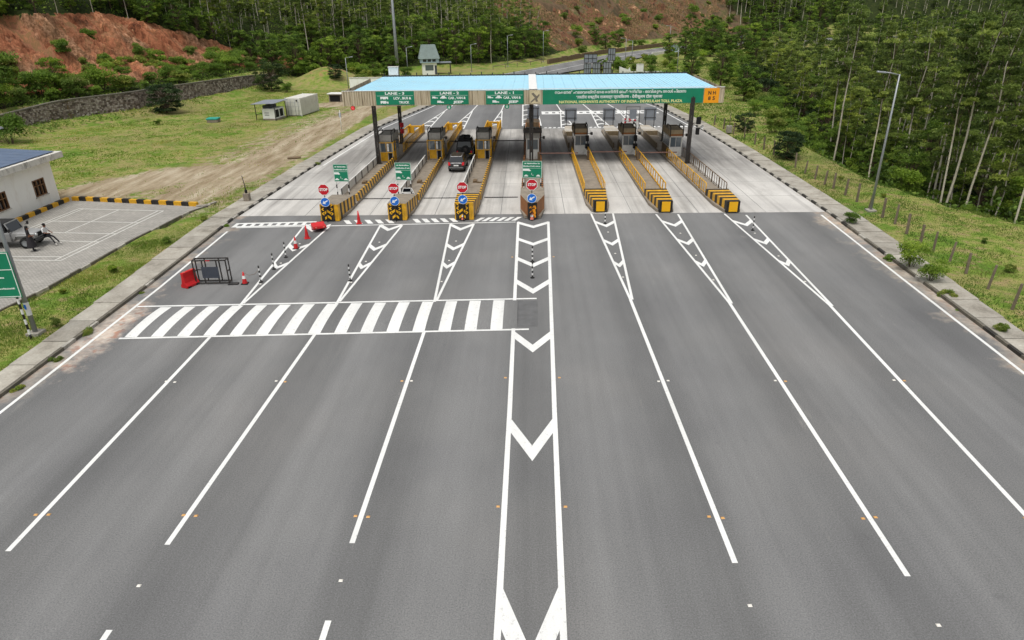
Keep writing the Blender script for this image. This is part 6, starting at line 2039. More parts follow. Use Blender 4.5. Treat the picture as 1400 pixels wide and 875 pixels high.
bar = thing('barricade', 'black steel frame barricade with a dark centre panel', 'barricade', (-18.83, 37.5, .005), R(2))
for yy, nm in ((0, 'front_frame'), (.42, 'rear_frame')):
    mb = MB(); r = .035; Wd = .98; Hd = 1.5
    for x in (-Wd, -.42, .42, Wd): mb.beam((x, yy, 0.06), (x, yy, Hd), .06, .06)
    for z in (.08, Hd): mb.beam((-Wd - .03, yy, z), (Wd + .03, yy, z), .06, .06)
    mb.beam((-Wd, yy, .78), (-.42, yy, .78), .05, .05) if yy else None
    mb.build(nm, M['steel_dark'], bar)
for x in (-.98, .98):
    for z in (.08, .8, 1.5): MB().beam((x, .03, z), (x, .39, z), .05, .05).build('spacer', M['steel_dark'], bar)
M['slate'] = paint('slate_board', (62, 68, 78), .6, .15, 3, dirtiness=.2)
MB().box(-.5, .5, -.06, -.035, .42, 1.12).build('centre_panel', M['slate'], bar)
for x in (-.1, .0): MB().box(x - .08, x + .08, -.045, -.03, 1.47, 1.53).build('reflector', M['red'], bar)

# road studs
M['stud_o'] = paint('stud_amber', (206, 156, 92), .4, .1, 8, dirtiness=.2); M['stud_w'] = paint('stud_white', (226, 222, 212), .4, .1, 8, dirtiness=.2)
sm_o = MB().hexa([(-.06, -.05, 0), (.06, -.05, 0), (.06, .05, 0), (-.06, .05, 0), (-.045, -.025, .022), (.045, -.025, .022), (.045, .025, .022), (-.045, .025, .022)])
ME_O, ME_W = sm_o.mesh('road_stud', M['stud_o']), sm_o.mesh('road_stud', M['stud_w'])
def stud(x, y, me_, label, group, z=.006):
    o = link('road_stud', me_, None, 0, (x, y, z)); sset(o, label, 'road stud', group)
lanes = [(-15.95, 'leftmost lane line'), (-11.05, 'second lane line from the left'), (-5.4, 'lane line left of the median'), (6.0, 'lane line right of the median'), (10.85, 'second lane line right of the median'), (15.95, 'rightmost lane line')]
for x, nm in lanes:
    for y, nn_ in ((17.2, 'nearer'), (25.9, 'farther')):
        xx = x + (0.12 if x == -11.05 else .06 if x == -5.4 else -.1 if x == 6.0 else .1) * (y - 17) / 8.7
        for dx in (-.21, .21):
            stud(xx + dx, y + random.uniform(-.05, .05), ME_O if y < 20 or random.random() < .4 else ME_W, 'amber stud, one of the %s pair straddling the %s' % (nn_, nm), 'studs straddling the %s, %s pair' % (nm, nn_))
for y, nn_ in ((17.7, 'nearer'), (26.2, 'middle'), (42.0, 'farther')):
    for dx, sd_ in ((-1.0, 'left'), (1.2 + .02 * (y - 17), 'right')): stud(dx, y, ME_O, 'amber stud just outside the %s median line, %s one' % (sd_, nn_), 'studs along the median')
for x, y, lab in ((-11.18, 14.27, 'lone white stud ahead of the second lane line from the left'), (-5.41, 14.5, 'lone white stud ahead of the lane line left of the median'), (6.04, 13.69, 'lone white stud ahead of the lane line right of the median'),
                  (10.79, 13.08, 'lone white stud ahead of the second lane line right of the median')):
    stud(x, y, ME_W, lab, 'white studs in the dash gaps')
for (tip, a_, b_), nm in zip(GORES, ('leftmost gore', 'second gore from the left', 'gore left of the median', 'gore right of the median', 'second gore right of the median', 'rightmost gore')):
    for f in (.2, .45, .72):
        stud(tip[0] + ((a_[0] + b_[0]) / 2 - tip[0]) * f, tip[1] + (a_[1] - tip[1]) * f, ME_W, 'white stud inside the painted %s' % nm, 'white studs inside the %s' % nm)

# fence of old posts on the right verge
fen = thing('post_fence', 'row of weathered fence posts on the right verge', 'fence', (0, 0, 0))
M['post'] = paint('weathered_post', (118, 106, 90), .9, .25, 3, (84, 74, 58), .5, bump=.4)
fp = [(25.46, 33.18), (25.91, 36.0), (26.14, 38.5), (26.13, 40.27), (26.24, 42.32), (26.44, 44.24), (26.47, 46.16), (26.8, 48.5), (26.64, 50.1), (26.74, 52.5), (26.72, 54.64), (26.65, 56.72), (26.58, 58.96), (26.35, 60.3), (26.35, 62.5), (26.29, 64.85), (26.29, 67.38), (26.2, 73.5), (26.1, 76.5), (26.0, 79.5), (25.8, 83.0), (25.5, 86.5), (25.2, 90.0), (24.9, 93.5)]
pm_ = MB().hexa([(-.075, -.075, -.3), (.075, -.075, -.3), (.075, .075, -.3), (-.075, .075, -.3), (-.06, -.06, 1.4), (.06, -.06, 1.4), (.06, .06, 1.4), (-.06, .06, 1.4)]).mesh('post', M['post'])
tops = []
for x, y in fp:
    o = link('post', pm_, fen, 0, (x, y, float(terrain_z(np.array([x]), np.array([y]))[0])), random.uniform(0, 1.5))
    o.rotation_euler[0] = random.uniform(-.09, .09); o.rotation_euler[1] = random.uniform(-.09, .09); o.scale = (1, 1, random.uniform(.88, 1.08))
    tops.append((x, y))
for z in (.5, 1.05):
    MB().path([(x, y, z + .06 + random.uniform(-.05, .05)) for x, y in tops], .006, 4).build('wire', M['rail_brown'], fen)

def lamp_post(loc, rz, label, h=10.0, arm=1.1, r=.1, name='street_lamp', sticker=False):
    root = thing(name, label, 'street lamp', loc, rz)
    MB().box(-.32, .32, -.32, .32, -.2, .12).build('footing', M['pave'], root)
    MB().path([(0, 0, .1), (0, 0, h * .5), (0, 0, h)], [r, r * .8, r * .55], 10).build('pole', M['galv'], root)
    MB().path([(0, 0, h - .05), (arm * .5, 0, h + .08), (arm, 0, h + .16)], [r * .45, r * .4, r * .35], 8).build('arm', M['galv'], root)
    hd = MB(); hd.hexa([(arm - .1, -.12, h + .08), (arm + .55, -.14, h + .16), (arm + .55, .14, h + .16), (arm - .1, .12, h + .08), (arm - .1, -.1, h + .2), (arm + .5, -.1, h + .26), (arm + .5, .1, h + .26), (arm - .1, .1, h + .2)])
    hd.build('lamp_head', M['galv'], root, bevel=.03)
    if sticker:
        MB().lathe([(r + .004, 1.05), (r + .002, 1.75)], 12).build('sticker', M['white'], root); MB().box(-.05, .06, -r - .012, -r - .004, 1.4, 1.65).build('sticker_print', M['blue'], root)
    return root
lamp_post((26.58, 51.9, .08), math.pi, 'tall grey street lamp behind the right pavement')
lamp_post((-25.06, 30.67, .08), 0, 'grey lamp pole with a pale sticker at the left edge', 10, 1.1, .12, 'street_lamp', True)

# green road sign on striped posts at the left edge
sg = thing('road_sign', 'green road sign on black and white striped posts at the left edge', 'road sign', (-25.7, 29.9, .08), R(5))
for x in (.84, -.9):
    mb = MB(); striped_post(mb, x, .06, 4.4, .055, 16); mb.build('post', [M['black'], M['white']], sg)
bd = MB().box(-1.3, 1.16, -.03, .0, 2.3, 4.62).build('board', M['green'], sg, bevel=.01)
mb = MB()
for z in (2.34, 3.72, 4.55): mb.box(-1.26, 1.12, -.036, -.031, z, z + .035)
for x in (-1.26, 1.085): mb.box(x, x + .035, -.0365, -.0315, 2.34, 4.58)
mb.build('border', M['letter_white'], bd)
squiggles(bd, [(-.9, .55, 4.2, .1), (-.9, .6, 4.0, .08), (-.9, .62, 3.3, .07), (-.9, .35, 3.12, .07), (-.9, -.1, 2.92, .06), (-.9, .95, 2.74, .08), (-.9, .1, 2.5, .07)], M['letter_white'], -.032)

# marker block and stub pole on the left kerb, box on the right kerb
mk = thing('marker_block', 'grey concrete marker block with a stub pole on the left kerb', 'marker', (-23.75, 56.2, .17))
MB().box(-.24, .24, -.24, .24, 0, .62).build('block', M['concrete'], mk, bevel=.03)
MB().path([(0, 0, .6), (-.02, 0, 1.3), (-.12, 0, 2.1)], [.05, .04, .03], 8).build('stub_pole', M['steel_dark'], mk)
MB().ellipsoid((0, 0, .78), (.13, .13, .18), 8).build('collar', M['dark'], mk)
mk = thing('marker_block', 'pale concrete box on the right kerb beyond the column', 'marker', (25.0, 86.8, .17))
MB().box(-.3, .3, -.3, .3, 0, .85).build('block', M['pave'], mk, bevel=.03)
MB().tube((0, 0, .85), (0, 0, 2.4), .045, .04, 8).build('stub_pole', M['post'], mk)
pt = thing('manhole_cover', 'dark slab lying in the grass beside the left pavement', 'cover', (-25.4, 74.2, .08), .3)
MB().box(-.7, .7, -.4, .4, 0, .1).build('slab', M['rail_brown'], pt, bevel=.02)
for i, (x, y, a_) in enumerate(((-26.9, 54.7, .3), (-26.5, 55.3, 1.2))):
    r_ = thing('loose_kerb_slab', ('pale loose slab at the corner of the parking bay', 'pale loose slab leaning beside the first at the parking corner')[i], 'slab', (x, y, .1), a_)
    MB().box(-.55, .55, -.12, .12, 0, .12).build('slab', M['pave'], r_, bevel=.02)

# tufts rooted along the kerbs
k = 0
for i, (x, y) in enumerate([(-22.4, 25.3), (-22.3, 28.0), (-22.5, 30.9), (-22.9, 49.2), (-22.4, 23.4), (-22.6, 36.2), (-22.9, 57.2), (-21.9, 71.0), (22.9, 33.2), (22.9, 41.0), (23.1, 44.5), (23.2, 30.5), (-24.6, 31.6), (-26.0, 39.5), (-25.2, 45.0), (-27.0, 36.0), (-25.0, 50.5), (28.5, 62.0), (30.5, 44.0), (33.0, 42.0), (28.8, 38.6), (29.5, 56.0)]):
    side = 'left' if x < 0 else 'right'
    plant((P_SHRUBY + P_SHRUB[:2])[i % 5], x, y, random.uniform(.18, .32), 'small weed tuft on the %s kerb or verge' % side, 'weed tufts on the %s verge' % side)

# ================================================================ BACKGROUND STRUCTURES
# yellow and black kerb round the parking bay
pk = bpy.data.objects.new('parking_kerb', None); COL.objects.link(pk); sset(pk, 'yellow and black painted kerb round the parking bay', kind='structure')
kbm = [MB().box(-.36, .36, -.15, .15, -.2, .42).mesh('kerb_block', m) for m in (M['yellow'], M['black'])]
def kerb_row(a, b, n, i0=0):
    a, b = Vector(a), Vector(b); d = b - a
    for i in range(n):
        c = a + d * ((i + .5) / n)
        o = link('kerb_block', kbm[(i + i0) % 2], pk, 0, (c.x, c.y, random.uniform(-.02, .02)), math.atan2(d.y, d.x) + random.uniform(-.02, .02)); o.scale = (d.length / n / .74, 1, 1)
kerb_row((-39.3, 57.05), (-27.4, 54.75), 17)
kerb_row((-39.75, 43.5), (-39.55, 56.7), 18, 1)
pe_ = bpy.data.objects.new('parking_edging', None); COL.objects.link(pe_); sset(pe_, 'low pale edging along the grass side of the parking bay', kind='structure')
ebm = [MB().box(-.06, .06, -.47, .47, -.25, .15).mesh('edging_block', m) for m in (M['kerb_w'], M['kerb_d'])]
for i, (a, b) in enumerate(along(PARK_EDGE, 1.0, 20, 54.9)):
    c = (a + b) / 2; d = b - a
    link('edging_block', ebm[0 if i % 4 == 0 else 1], pe_, 0, (c.x, c.y, random.uniform(-.02, .02)), math.atan2(-d.x, d.y))

# white building at the left edge
M['plaster'] = paint('white_plaster', (240, 239, 233), .85, .04, .6, (186, 170, 144), .22, bump=.15)
M['stain'] = paint('stained_fascia', (206, 203, 194), .85, .12, 1.0, (86, 80, 70), .6, bump=.15)
M['brown_frame'] = paint('brown_window_frame', (122, 88, 58), .6, .2, 4, dirtiness=.2)
M['solar'] = paint('blue_grey_roof_sheet', (92, 108, 132), .4, .12, .8, (130, 134, 138), .25)
bl = thing('building', 'white plastered building with blue-grey sheet roof at the left edge', 'building', (-40.4, 57.0, 0))
w = MB()
# front wall with window openings, built of piers, sills and lintels
ops = [(-6.7, -5.9, 1.0, 2.25), (-2.75, -1.3, 1.05, 2.4), (-11.5, -10.1, 1.05, 2.4)]
ycuts = [-16.0, -11.5, -10.1, -7.3, -5.9, -2.75, -1.3, 0.0]
w.box(-.22, 0, -16, 0, 0, 1.05); w.box(-.22, 0, -16, 0, 2.4, 3.7)
for a, b in ((-16, -11.5), (-10.1, -7.3), (-5.9, -2.75), (-1.3, 0)): w.box(-.22, 0, a, b, 1.05, 2.4)
w.box(-9.0, -.22, -.22, 0, 0, 3.7); w.box(-9, -8.8, -16, -.22, 0, 3.7)
w.build('wall', M['plaster'], bl)
for a, b in ((-11.5, -10.1), (-7.3, -5.9), (-2.75, -1.3)):
    wf = bpy.data.objects.new('window', None); COL.objects.link(wf); wf.parent = bl
    f = MB()
    f.box(-.1, .03, a, a + .08, 1.05, 2.4); f.box(-.1, .03, b - .08, b, 1.05, 2.4); f.box(-.1, .03, a, b, 1.05, 1.13); f.box(-.1, .03, a, b, 2.32, 2.4)
    for q in (1 / 3, 2 / 3): f.box(-.09, .02, a + (b - a) * q - .03, a + (b - a) * q + .03, 1.13, 2.32)
    f.box(-.085, .015, a + .08, b - .08, 1.86, 1.92)
    f.build('frame', M['brown_frame'], wf)
    MB().box(-.12, -.1, a, b, 1.05, 2.4).build('pane', M['glass_dark'], wf)
    MB().box(0, .1, a - .08, b + .08, .97, 1.05).build('sill', M['stain'], wf)
rf = MB().hexa([(-9.5, -16.5, 3.7), (.95, -16.5, 3.7), (.95, .6, 3.7), (-9.5, .6, 3.7), (-9.5, -16.5, 4.2), (.95, -16.5, 4.2), (.95, .6, 4.2), (-9.5, .6, 4.2)]).build('roof', M['stain'], bl, bevel=.02)
for i in range(16):
    MB().hexa([(-9.3, -16.2 + i * 1.02, 4.82), (.6, -16.2 + i * 1.02, 4.26), (.6, -15.22 + i * 1.02, 4.26), (-9.3, -15.22 + i * 1.02, 4.82),
               (-9.3, -16.2 + i * 1.02, 4.86), (.6, -16.2 + i * 1.02, 4.3), (.6, -15.22 + i * 1.02, 4.3), (-9.3, -15.22 + i * 1.02, 4.86)]).build('roof_sheet', M['solar'], rf)
MB().box(-9.4, -9.2, -16.3, .4, 4.2, 4.8).build('roof_upstand', M['stain'], rf)

# stone retaining wall below the red cut
sw = thing('stone_wall', 'long rubble stone retaining wall below the red earth cut', 'wall', (0, 0, 0))
M['stone'] = None
t = NT('rubble_stone')
at_ = t.n('ShaderNodeVertexColor'); at_.layer_name = 'tint'
sp_ = t.n('ShaderNodeSeparateColor'); t.l(at_.outputs['Color'], sp_.inputs[0])
c_ = t.ramp(sp_.outputs[0], [(0, lin((84, 74, 66))), (.35, lin((126, 112, 102))), (.65, lin((150, 138, 128))), (1, lin((180, 170, 160)))])
n3_ = t.noise(t.coords('World'), 5.0, 5.0, .7)
t.col(t.mix(1.0, c_, t.ramp(n3_, [(.3, g(.7)), (.7, g(1.15))]), 'MULTIPLY')); t.rough(.95); t.bump(n3_, .5, .05)
M['stone'] = t.m
WALL = HILL_FOOT[1:8]
segL = [0.0]
for a, b in zip(WALL[:-1], WALL[1:]): segL.append(segL[-1] + math.dist(a, b))
def wall_pt(s):
    return np.array([np.interp(s, segL, [p[0] for p in WALL]), np.interp(s, segL, [p[1] for p in WALL])])
def wall_top(s):
    yy = wall_pt(s)[1]
    return float(np.interp(yy, [70, 88, 98, 112, 125, 138, 150], [1.9, 2.7, 3.4, 3.5, 3.3, 3.0, 2.5]))
vs, fs, tn = [], [], []
rs = random.Random(5)
zr_ = 0.0
row = 0
while zr_ < 3.7:
    rh = rs.uniform(.2, .3)
    s = rs.uniform(0, .3)
    while s < segL[-1]:
        lw = rs.uniform(.18, .42)
        if zr_ + rh * .6 < wall_top(s):
            p, q = wall_pt(s + .015), wall_pt(min(s + lw - .015, segL[-1]))
            d = (q - p); d /= np.linalg.norm(d) + 1e-9; nrm = np.array([d[1], -d[0]])
            k0 = len(vs); out = rs.uniform(.0, .09); j = lambda: rs.uniform(-.035, .035)
            for (pp, zz) in ((p, zr_ + .015), (q, zr_ + .015), (q, zr_ + rh - .015), (p, zr_ + rh - .015)):
                b0 = pp - nrm * .25; f0 = pp + nrm * (out + j()) + d * j() * .6
                vs.append((b0[0], b0[1], zz)); vs.append((f0[0], f0[1], zz + j()))
            fs += [(k0 + 1, k0 + 3, k0 + 5, k0 + 7), (k0, k0 + 2, k0 + 3, k0 + 1), (k0 + 2, k0 + 4, k0 + 5, k0 + 3), (k0 + 4, k0 + 6, k0 + 7, k0 + 5), (k0 + 6, k0, k0 + 1, k0 + 7)]
            tn += [rs.random()] * 8
        s += lw
    zr_ += rh; row += 1
me = bpy.data.meshes.new('stones'); me.from_pydata(vs, [], fs); me.materials.append(M['stone'])
ca = me.color_attributes.new('tint', 'FLOAT_COLOR', 'POINT'); tn = np.array(tn); ca.data.foreach_set('color', np.stack([tn, tn, tn, np.ones_like(tn)], 1).ravel())
me.update()
o = link('stones', me, sw); o['kind'] = 'stuff'
mb = MB()
ss = np.linspace(0, segL[-1], 40)
for a, b in zip(ss[:-1], ss[1:]):
    p, q = wall_pt(a), wall_pt(b); d = (q - p) / np.linalg.norm(q - p); nrm = np.array([d[1], -d[0]]); bk = -nrm * 1.25
    za, zb = wall_top(a) - .1, wall_top(b) - .1
    p1, q1 = p - nrm * .1, q - nrm * .1; p2, q2 = p + bk, q + bk
    mb.hexa([(*p1, -.4), (*q1, -.4), (*q2, -.4), (*p2, -.4), (*p1, za), (*q1, zb), (*q2, zb), (*p2, za)])
mb.build('core', M['rail_brown'], sw)
for a, b in zip(ss[:-1], ss[1:]):
    p, q = wall_pt(a), wall_pt(b); d = (q - p) / np.linalg.norm(q - p); nrm = np.array([d[1], -d[0]])
    za, zb = wall_top(a), wall_top(b); p1, q1 = p + nrm * .1, q + nrm * .1; p2, q2 = p - nrm * .55, q - nrm * .55
    MB().hexa([(*p1, za - .1), (*q1, zb - .1), (*q2, zb - .1), (*p2, za - .1), (*p1, za + .06), (*q1, zb + .06), (*q2, zb + .06), (*p2, za + .06)]).build('coping', M['kerb_d'], sw)

# container, generator under its shelter, teal-lidded pit
M['cont'] = paint('container_white', (206, 204, 194), .6, .1, 1.0, (140, 122, 96), .35)
ct = thing('shipping_container', 'white ribbed container standing on the left field', 'container', (-35.05, 105.3, .05), R(-9))
mb = MB().box(-1.22, 1.22, 0, 6.0, .12, 2.6); mb.build('shell', M['cont'], ct)
mb = MB()
for i in range(22): mb.box(1.22, 1.26, .12 + i * .27, .25 + i * .27, .25, 2.5); mb.box(-1.26, -1.22, .12 + i * .27, .25 + i * .27, .25, 2.5)
rb = mb.build('side_ribs', M['cont'], ct); rb['kind'] = 'stuff'
for x in (-.62, 0, .62): MB().box(x - .58 if x else -.01, x + .58 if x else .01, -.03, -.001, .2, 2.5).build('door_leaf', M['cont'], ct) if x else None
mb = MB()
for x in (-.85, -.35, .35, .85): mb.tube((x, -.06, .2), (x, -.06, 2.5), .025, n=6)
for z in (.8, 1.4, 2.0): mb.box(-1.15, 1.15, -.045, -.031, z, z + .02)
mb.build('lock_rods', M['galv'], ct)
for x in (-1.2, 1.2):
    for y in (0.02, 5.98): MB().box(x - .06, x + .06, y - .06, y + .06, 0, 2.66).build('corner_post', M['cont'], ct)
MB().box(.55, .85, -.06, -.03, 2.15, 2.4).build('vent', M['steel_dark'], ct)
gs = thing('generator_shelter', 'open shelter with sheet roof over the generator', 'shelter', (-37.7, 103.0, .05), R(-9))
for x in (-1.5, 1.5):
    for y in (-1.6, 1.8): MB().tube((x, y, 0), (x, y, 2.3), .06, n=6).build('post', M['steel_dark'], gs)
MB().hexa([(-1.9, -2.0, 2.25), (1.8, -2.0, 2.4), (1.8, 2.2, 2.5), (-1.9, 2.2, 2.35), (-1.9, -2.0, 2.32), (1.8, -2.0, 2.47), (1.8, 2.2, 2.57), (-1.9, 2.2, 2.42)]).build('roof', M['signback'], gs)
MB().box(-1.5, -1.42, -1.6, 1.8, .75, .82).build('side_rail', M['steel_dark'], gs)
gn = thing('generator', 'white generator with dark louvres under the shelter', 'generator', (-37.45, 102.3, .05), R(-9))
MB().box(-1.0, 1.1, -.8, 2.2, 0, .22).build('skid', M['concrete'], gn)
MB().box(-.95, 1.0, -.75, 2.1, .22, 1.62).build('canopy_box', M['white'], gn, bevel=.04)
MB().box(-.9, .2, -.5, 1.5, 1.64, 2.05).build('dark_top_box', M['slate'], gn)
for y in (-.5, .75): MB().box(1.0, 1.03, y, y + .95, .4, 1.45).build('louvre', M['dark'], gn)
for z in (.7, 1.0): MB().box(-.6, .1, -.77, -.75, z, z + .09).build('label_strip', M['slate'], gn)
M['teal'] = paint('teal_lid', (36, 148, 132), .6, .12, 2, dirtiness=.15)
tp = thing('water_tank', 'low concrete tank with a teal lid on the left field', 'tank', (-45.3, 100.5, .05), R(6))
MB().box(-.75, .75, -.7, .7, 0, .42).build('tank', M['concrete'], tp, bevel=.03)
MB().box(-.85, .8, -.75, .75, .42, .6).build('lid', M['teal'], tp, bevel=.03)

# white boundary wall behind the left end of the canopy
bw = thing('boundary_wall', 'white boundary wall behind the left end of the canopy', 'wall', (-30.5, 137.0, .0), R(-2))
MB().box(-3.6, 8.0, 0, .25, -.2, 2.5).build('wall', M['plaster'], bw)
MB().box(-3.7, 8.1, -.06, .31, 2.5, 2.62).build('coping', M['stain'], bw)
# roof-edge fittings seen above the canopy: small white cabinet
wc = thing('roof_cabinet', 'small white cabinet on the rear edge of the canopy roof', 'cabinet', (-15.3, 82.6, 7.74))
MB().box(-.55, .55, -.3, .3, 0, .85).build('cabinet', M['white'], wc, bevel=.03)
MB().box(-.6, .6, -.35, .35, .85, .93).build('lid', M['stain'], wc)

# kiosk with steep roof behind
M['roof_green'] = paint('grey_green_tiles', (118, 132, 128), .7, .15, .8, (92, 96, 86), .3); M['pale_blue'] = paint('pale_blue_wall', (168, 188, 200), .7, .1, 1.0, (120, 122, 116), .25)
ki = thing('kiosk', 'two-storey white kiosk with steep grey-green roof behind the canopy', 'building', (-22.9, 170.0, 0.0), R(10))
MB().box(-1.7, 1.7, 0, 3.4, -.3, 2.7).build('ground_storey', M['plaster'], ki)
MB().box(-2.15, 2.25, -.4, 3.8, 2.7, 3.7).build('upper_storey', M['pale_blue'], ki)
MB().hexa([(-2.5, -.7, 3.6), (2.5, -.7, 3.6), (2.5, 4.0, 3.6), (-2.5, 4.0, 3.6), (-1.7, .9, 6.6), (1.6, .9, 6.6), (1.6, 2.4, 6.6), (-1.7, 2.4, 6.6)]).build('roof', M['roof_green'], ki)
MB().hexa([(1.9, .2, 3.7), (2.45, .2, 3.7), (2.45, 2.4, 3.7), (1.9, 2.4, 3.7), (1.75, .9, 5.2), (2.0, .9, 5.2), (2.0, 2.0, 5.2), (1.75, 2.0, 5.2)]).build('dormer', M['blue'], ki)
for x in (-1.5, -.4, .7): MB().box(x, x + .8, -.43, -.4, 2.95, 3.5).build('upper_window', M['glass_dark'], ki)
MB().box(-1.0, .9, -.04, 0, 1.0, 2.2).build('window', M['glass'], ki)
MB().box(1.2, 1.68, -.03, 0, 0, 2.1).build('door', M['slate'], ki)
MB().box(1.7, 5.2, .2, 3.0, 2.55, 2.7).build('porch_roof', M['signback'], ki)
for y in (.4, 2.8): MB().tube((5.0, y, -.2), (5.0, y, 2.55), .08, n=6).build('porch_post', M['steel_dark'], ki)

# high mast and lamp posts in the distance
hm = thing('high_mast', 'tall pale high mast pole rising behind the canopy', 'mast', (-29.8, 166.0, 0))
MB().path([(0, 0, 0), (0, 0, 9), (0, 0, 26)], [.42, .34, .16], 12).build('pole', M['galv'], hm)
MB().box(-.6, .6, -.6, .6, -.3, .25).build('footing', M['pave'], hm)
MB().lathe([(.9, 25.0), (1.1, 25.2), (1.1, 25.5), (.2, 25.8)], 12).build('lamp_ring', M['galv'], hm)
for x, y, h, rz, lab in ((-34.6, 138.0, 6.0, 0, 'street lamp behind the white container'), (-27.3, 165.0, 6.3, 0, 'street lamp close behind the high mast'), (4.6, 204.0, 8.0, 0, 'lamp post at the outer edge of the far bend'),
                      (27.0, 200.0, 6.0, math.pi, 'lamp post beside the boards backs on the far bend'), (29.5, 205.0, 5.2, math.pi, 'shorter lamp post right of the far sign backs'), (45.0, 232.0, 8.0, math.pi, 'lamp post where the far road enters the bend'),
                      (54.0, 242.0, 6.0, math.pi, 'lamp post below the far parapet'), (35.4, 171.0, 5.2, math.pi, 'lamp post above the right end of the canopy roof'), (-13.5, 176, 6.2, 0, 'slim lamp post beside the kiosk porch'), (-5.0, 190, 7.5, 0, 'slim lamp post left of the far road')):
    zz = float(terrain_z(np.array([x]), np.array([y]))[0])
    lamp_post((x, y, max(zz, 0)), rz, lab, h, .9, .09)

# backs of direction boards on the far right verge
for x0, x1, z0, z1, lab in ((13.1, 16.0, 2.6, 4.4, 'grey upper board back with grid frame beyond the roof'), (13.0, 14.6, .3, 2.5, 'grey lower board back with grid frame beyond the roof'), (15.0, 16.7, .2, 2.6, 'grey board back with grid frame, middle of the cluster'), (17.4, 19.2, .1, 2.75, 'grey board back with grid frame, right of the cluster'),
                           (18.5, 20.1, 3.0, 5.6, 'plain grey tall board back above the cluster')):
    r_ = thing('direction_sign', lab, 'sign board', ((x0 + x1) / 2, 165.0 + (0 if z0 < 2.6 else 1.2), 0), 0, 'direction board backs')
    hw_ = (x1 - x0) / 2
    MB().box(-hw_, hw_, 0, .05, z0, z1).build('board', M['signback'], r_)
    mb = MB()
    for f in (.0, .33, .66, 1): mb.box(-hw_ + 2 * hw_ * f - .05, -hw_ + 2 * hw_ * f + .05, -.08, -.005, z0, z1)
    for f in (.0, .5, 1): mb.box(-hw_, hw_, -.07, -.006, z0 + (z1 - z0) * f - .04, z0 + (z1 - z0) * f + .04)
    mb.build('grid_frame', M['steel_dark'], r_)
    for s in (-.6, .6): MB().tube((s * hw_, .12, -.3), (s * hw_, .12, z1), .06, n=6).build('post', M['steel_dark'], r_)
for x, y, z0, z1, w_, lab in ((47.5, 236.0, .3, 2.5, 2.3, 'small pale board on the inside of the far bend'), (80.5, 276.0, 1.2, 3.3, 2.0, 'pale board on the far parapet at the right')):
    r_ = thing('direction_sign', lab, 'sign board', (x, y, 0), R(-20), 'far direction boards')
    MB().box(-w_ / 2, w_ / 2, 0, .06, z0, z1).build('board', M['pale_blue'], r_)
    for s in (-.7, .7): MB().tube((s * w_ / 2, .1, -.3), (s * w_ / 2, .1, z1), .06, n=6).build('post', M['steel_dark'], r_)

# far road: dark retaining wall on the hill side, white parapet on the valley side
fw_ = thing('far_retaining_wall', 'dark stone retaining wall along the far bend', 'wall', (0, 0, 0))
pts = offset_poly(FAR_C, -9.2)[1:6]
rs = random.Random(9)
for (a, b) in zip(pts[:-1], pts[1:]):
    L_ = math.dist(a, b); n_ = int(L_ / 3)
    for i in range(n_):
        p = Vector(a).lerp(Vector(b), i / n_); q = Vector(a).lerp(Vector(b), (i + .97) / n_)
        h_ = 1.3 + rs.uniform(-.12, .12)
        MB().beam((p.x, p.y, h_ / 2 - .1), (q.x, q.y, h_ / 2 - .1), .6, h_ + .2).build('wall_bay', M['far_stone'] if 'far_stone' in M else M['rail_brown'], fw_)
fp_ = thing('far_parapet', 'white parapet along the valley side of the far road', 'parapet', (0, 0, 0))
pts = offset_poly(FAR_C, 7.6)[2:5]
for (a, b) in zip(pts[:-1], pts[1:]):
    L_ = math.dist(a, b); n_ = int(L_ / 3.2)
    for i in range(n_):
        p = Vector(a).lerp(Vector(b), i / n_); q = Vector(a).lerp(Vector(b), (i + .96) / n_)
        MB().beam((p.x, p.y, -.1), (q.x, q.y, -.1), .3, 1.9).build('parapet_bay', M['white'], fp_)
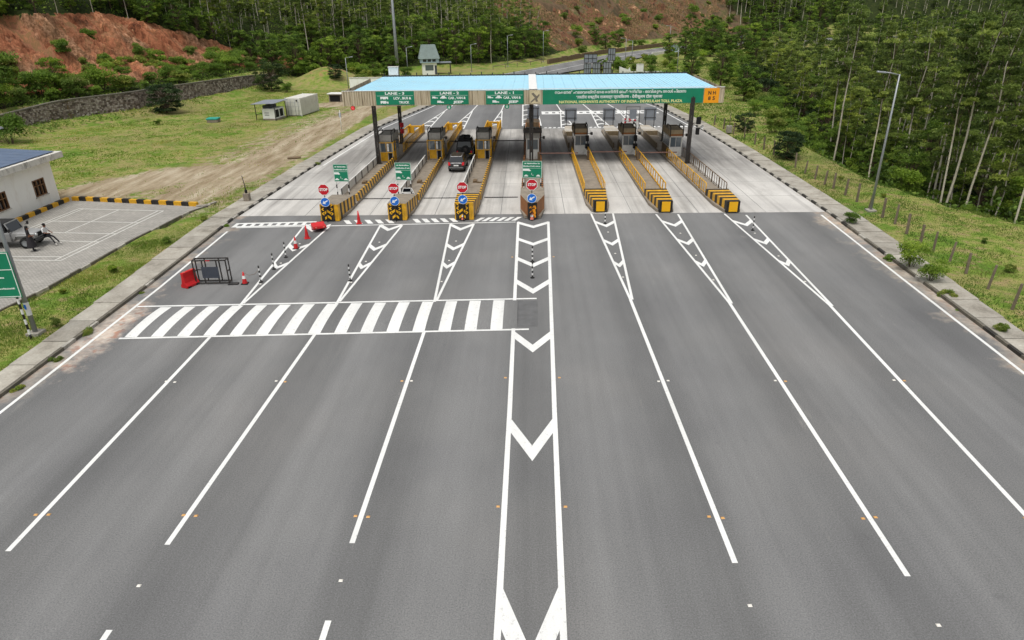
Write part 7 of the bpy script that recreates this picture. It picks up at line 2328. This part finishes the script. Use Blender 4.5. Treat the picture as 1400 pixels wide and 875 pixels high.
# white culvert walls beyond the right end of the roof
cu = thing('culvert_wall', 'low white culvert wall beyond the right end of the canopy roof', 'wall', (26.5, 168.5, 0))
MB().box(-5.0, 5.2, 0, .3, -.6, .35).build('wall', M['white'], cu)
MB().extrude([(-5.0, -.02, .35), (-5.0, -.02, 1.5), (-2.9, -.02, .75), (-2.6, -.02, 1.25), (-2.3, -.02, .35)], (0, .3, 0)).build('stepped_end', M['white'], cu)
tk = thing('white_cabinet', 'white roadside cabinet on the culvert wall', 'cabinet', (26.2, 168.2, .3))
MB().box(-.8, .8, -.3, .3, 0, 1.6).build('cabinet', M['white'], tk, bevel=.04)
MB().box(-.85, .85, -.35, .35, 1.6, 1.7).build('lid', M['stain'], tk)
# leaning tree stem and broken rail left of the far road
fr_ = thing('broken_guard_rail', 'bent pale guard rail beside the far road', 'guard rail', (-8.5, 182.0, .1))
MB().path([(0, 0, .7), (3, 3, 1.0), (6, 7.5, 1.5), (8, 9.5, .7), (12.5, 17, 1.1)], .09, 6).build('rail', M['post'], fr_)
for x, y in ((0, 0), (3, 3), (6, 7.5), (9.5, 12), (12.5, 17)): MB().tube((x, y, -.4), (x, y, 1.0), .08, n=6).build('post', M['post'], fr_)
# bare-stemmed pale tree near the kiosk
plant(P_TALL[1], -9.5, 194.0, .8, 'pale forked tree standing left of the far road')

# small things left in the photograph's middle distance
hu = thing('small_hut', 'low dark-fronted hut right of the white container', 'hut', (-33.0, 121.5, .05), R(-6))
MB().box(-1.1, 1.1, 0, 1.6, 0, 1.3).build('wall', M['concrete'], hu); MB().box(-1.3, 1.3, -.25, 1.8, 1.3, 1.42).build('roof', M['white'], hu); MB().box(-.9, .9, -.02, 0, .1, 1.1).build('opening', M['dark'], hu)
mp = thing('marker_post', 'thin white marker post in the grass left of the plaza', 'post', (-24.6, 92.0, .05))
MB().tube((0, 0, 0), (0, 0, 2.6), .05, .04, 8).build('post', M['white'], mp); MB().box(-.16, .16, -.03, .0, 1.7, 2.3).build('plate', M['signback'], mp)
for i, (x, y, a_) in enumerate(((13.3, 93.2, .3), (14.2, 94.6, -.2))):
    rb_ = thing('small_barricade', ('nearer red and white barricade beyond the rightmost island', 'farther red and white barricade beyond the rightmost island')[i], 'barricade', (x, y, .02), a_, 'barricades beyond the rightmost island')
    for z in (.45, .85):
        for j in range(5): MB().box(-.75 + j * .3, -.45 + j * .3, -.02, .02, z, z + .22).build('plank_band', M['red'] if j % 2 else M['white'], rb_)
    for sx in (-.6, .6): MB().beam((sx, -.25, 0), (sx, .02, 1.1), .05, .05).build('leg', M['white'], rb_); MB().beam((sx, .3, 0), (sx, .04, 1.1), .05, .05).build('leg', M['white'], rb_)
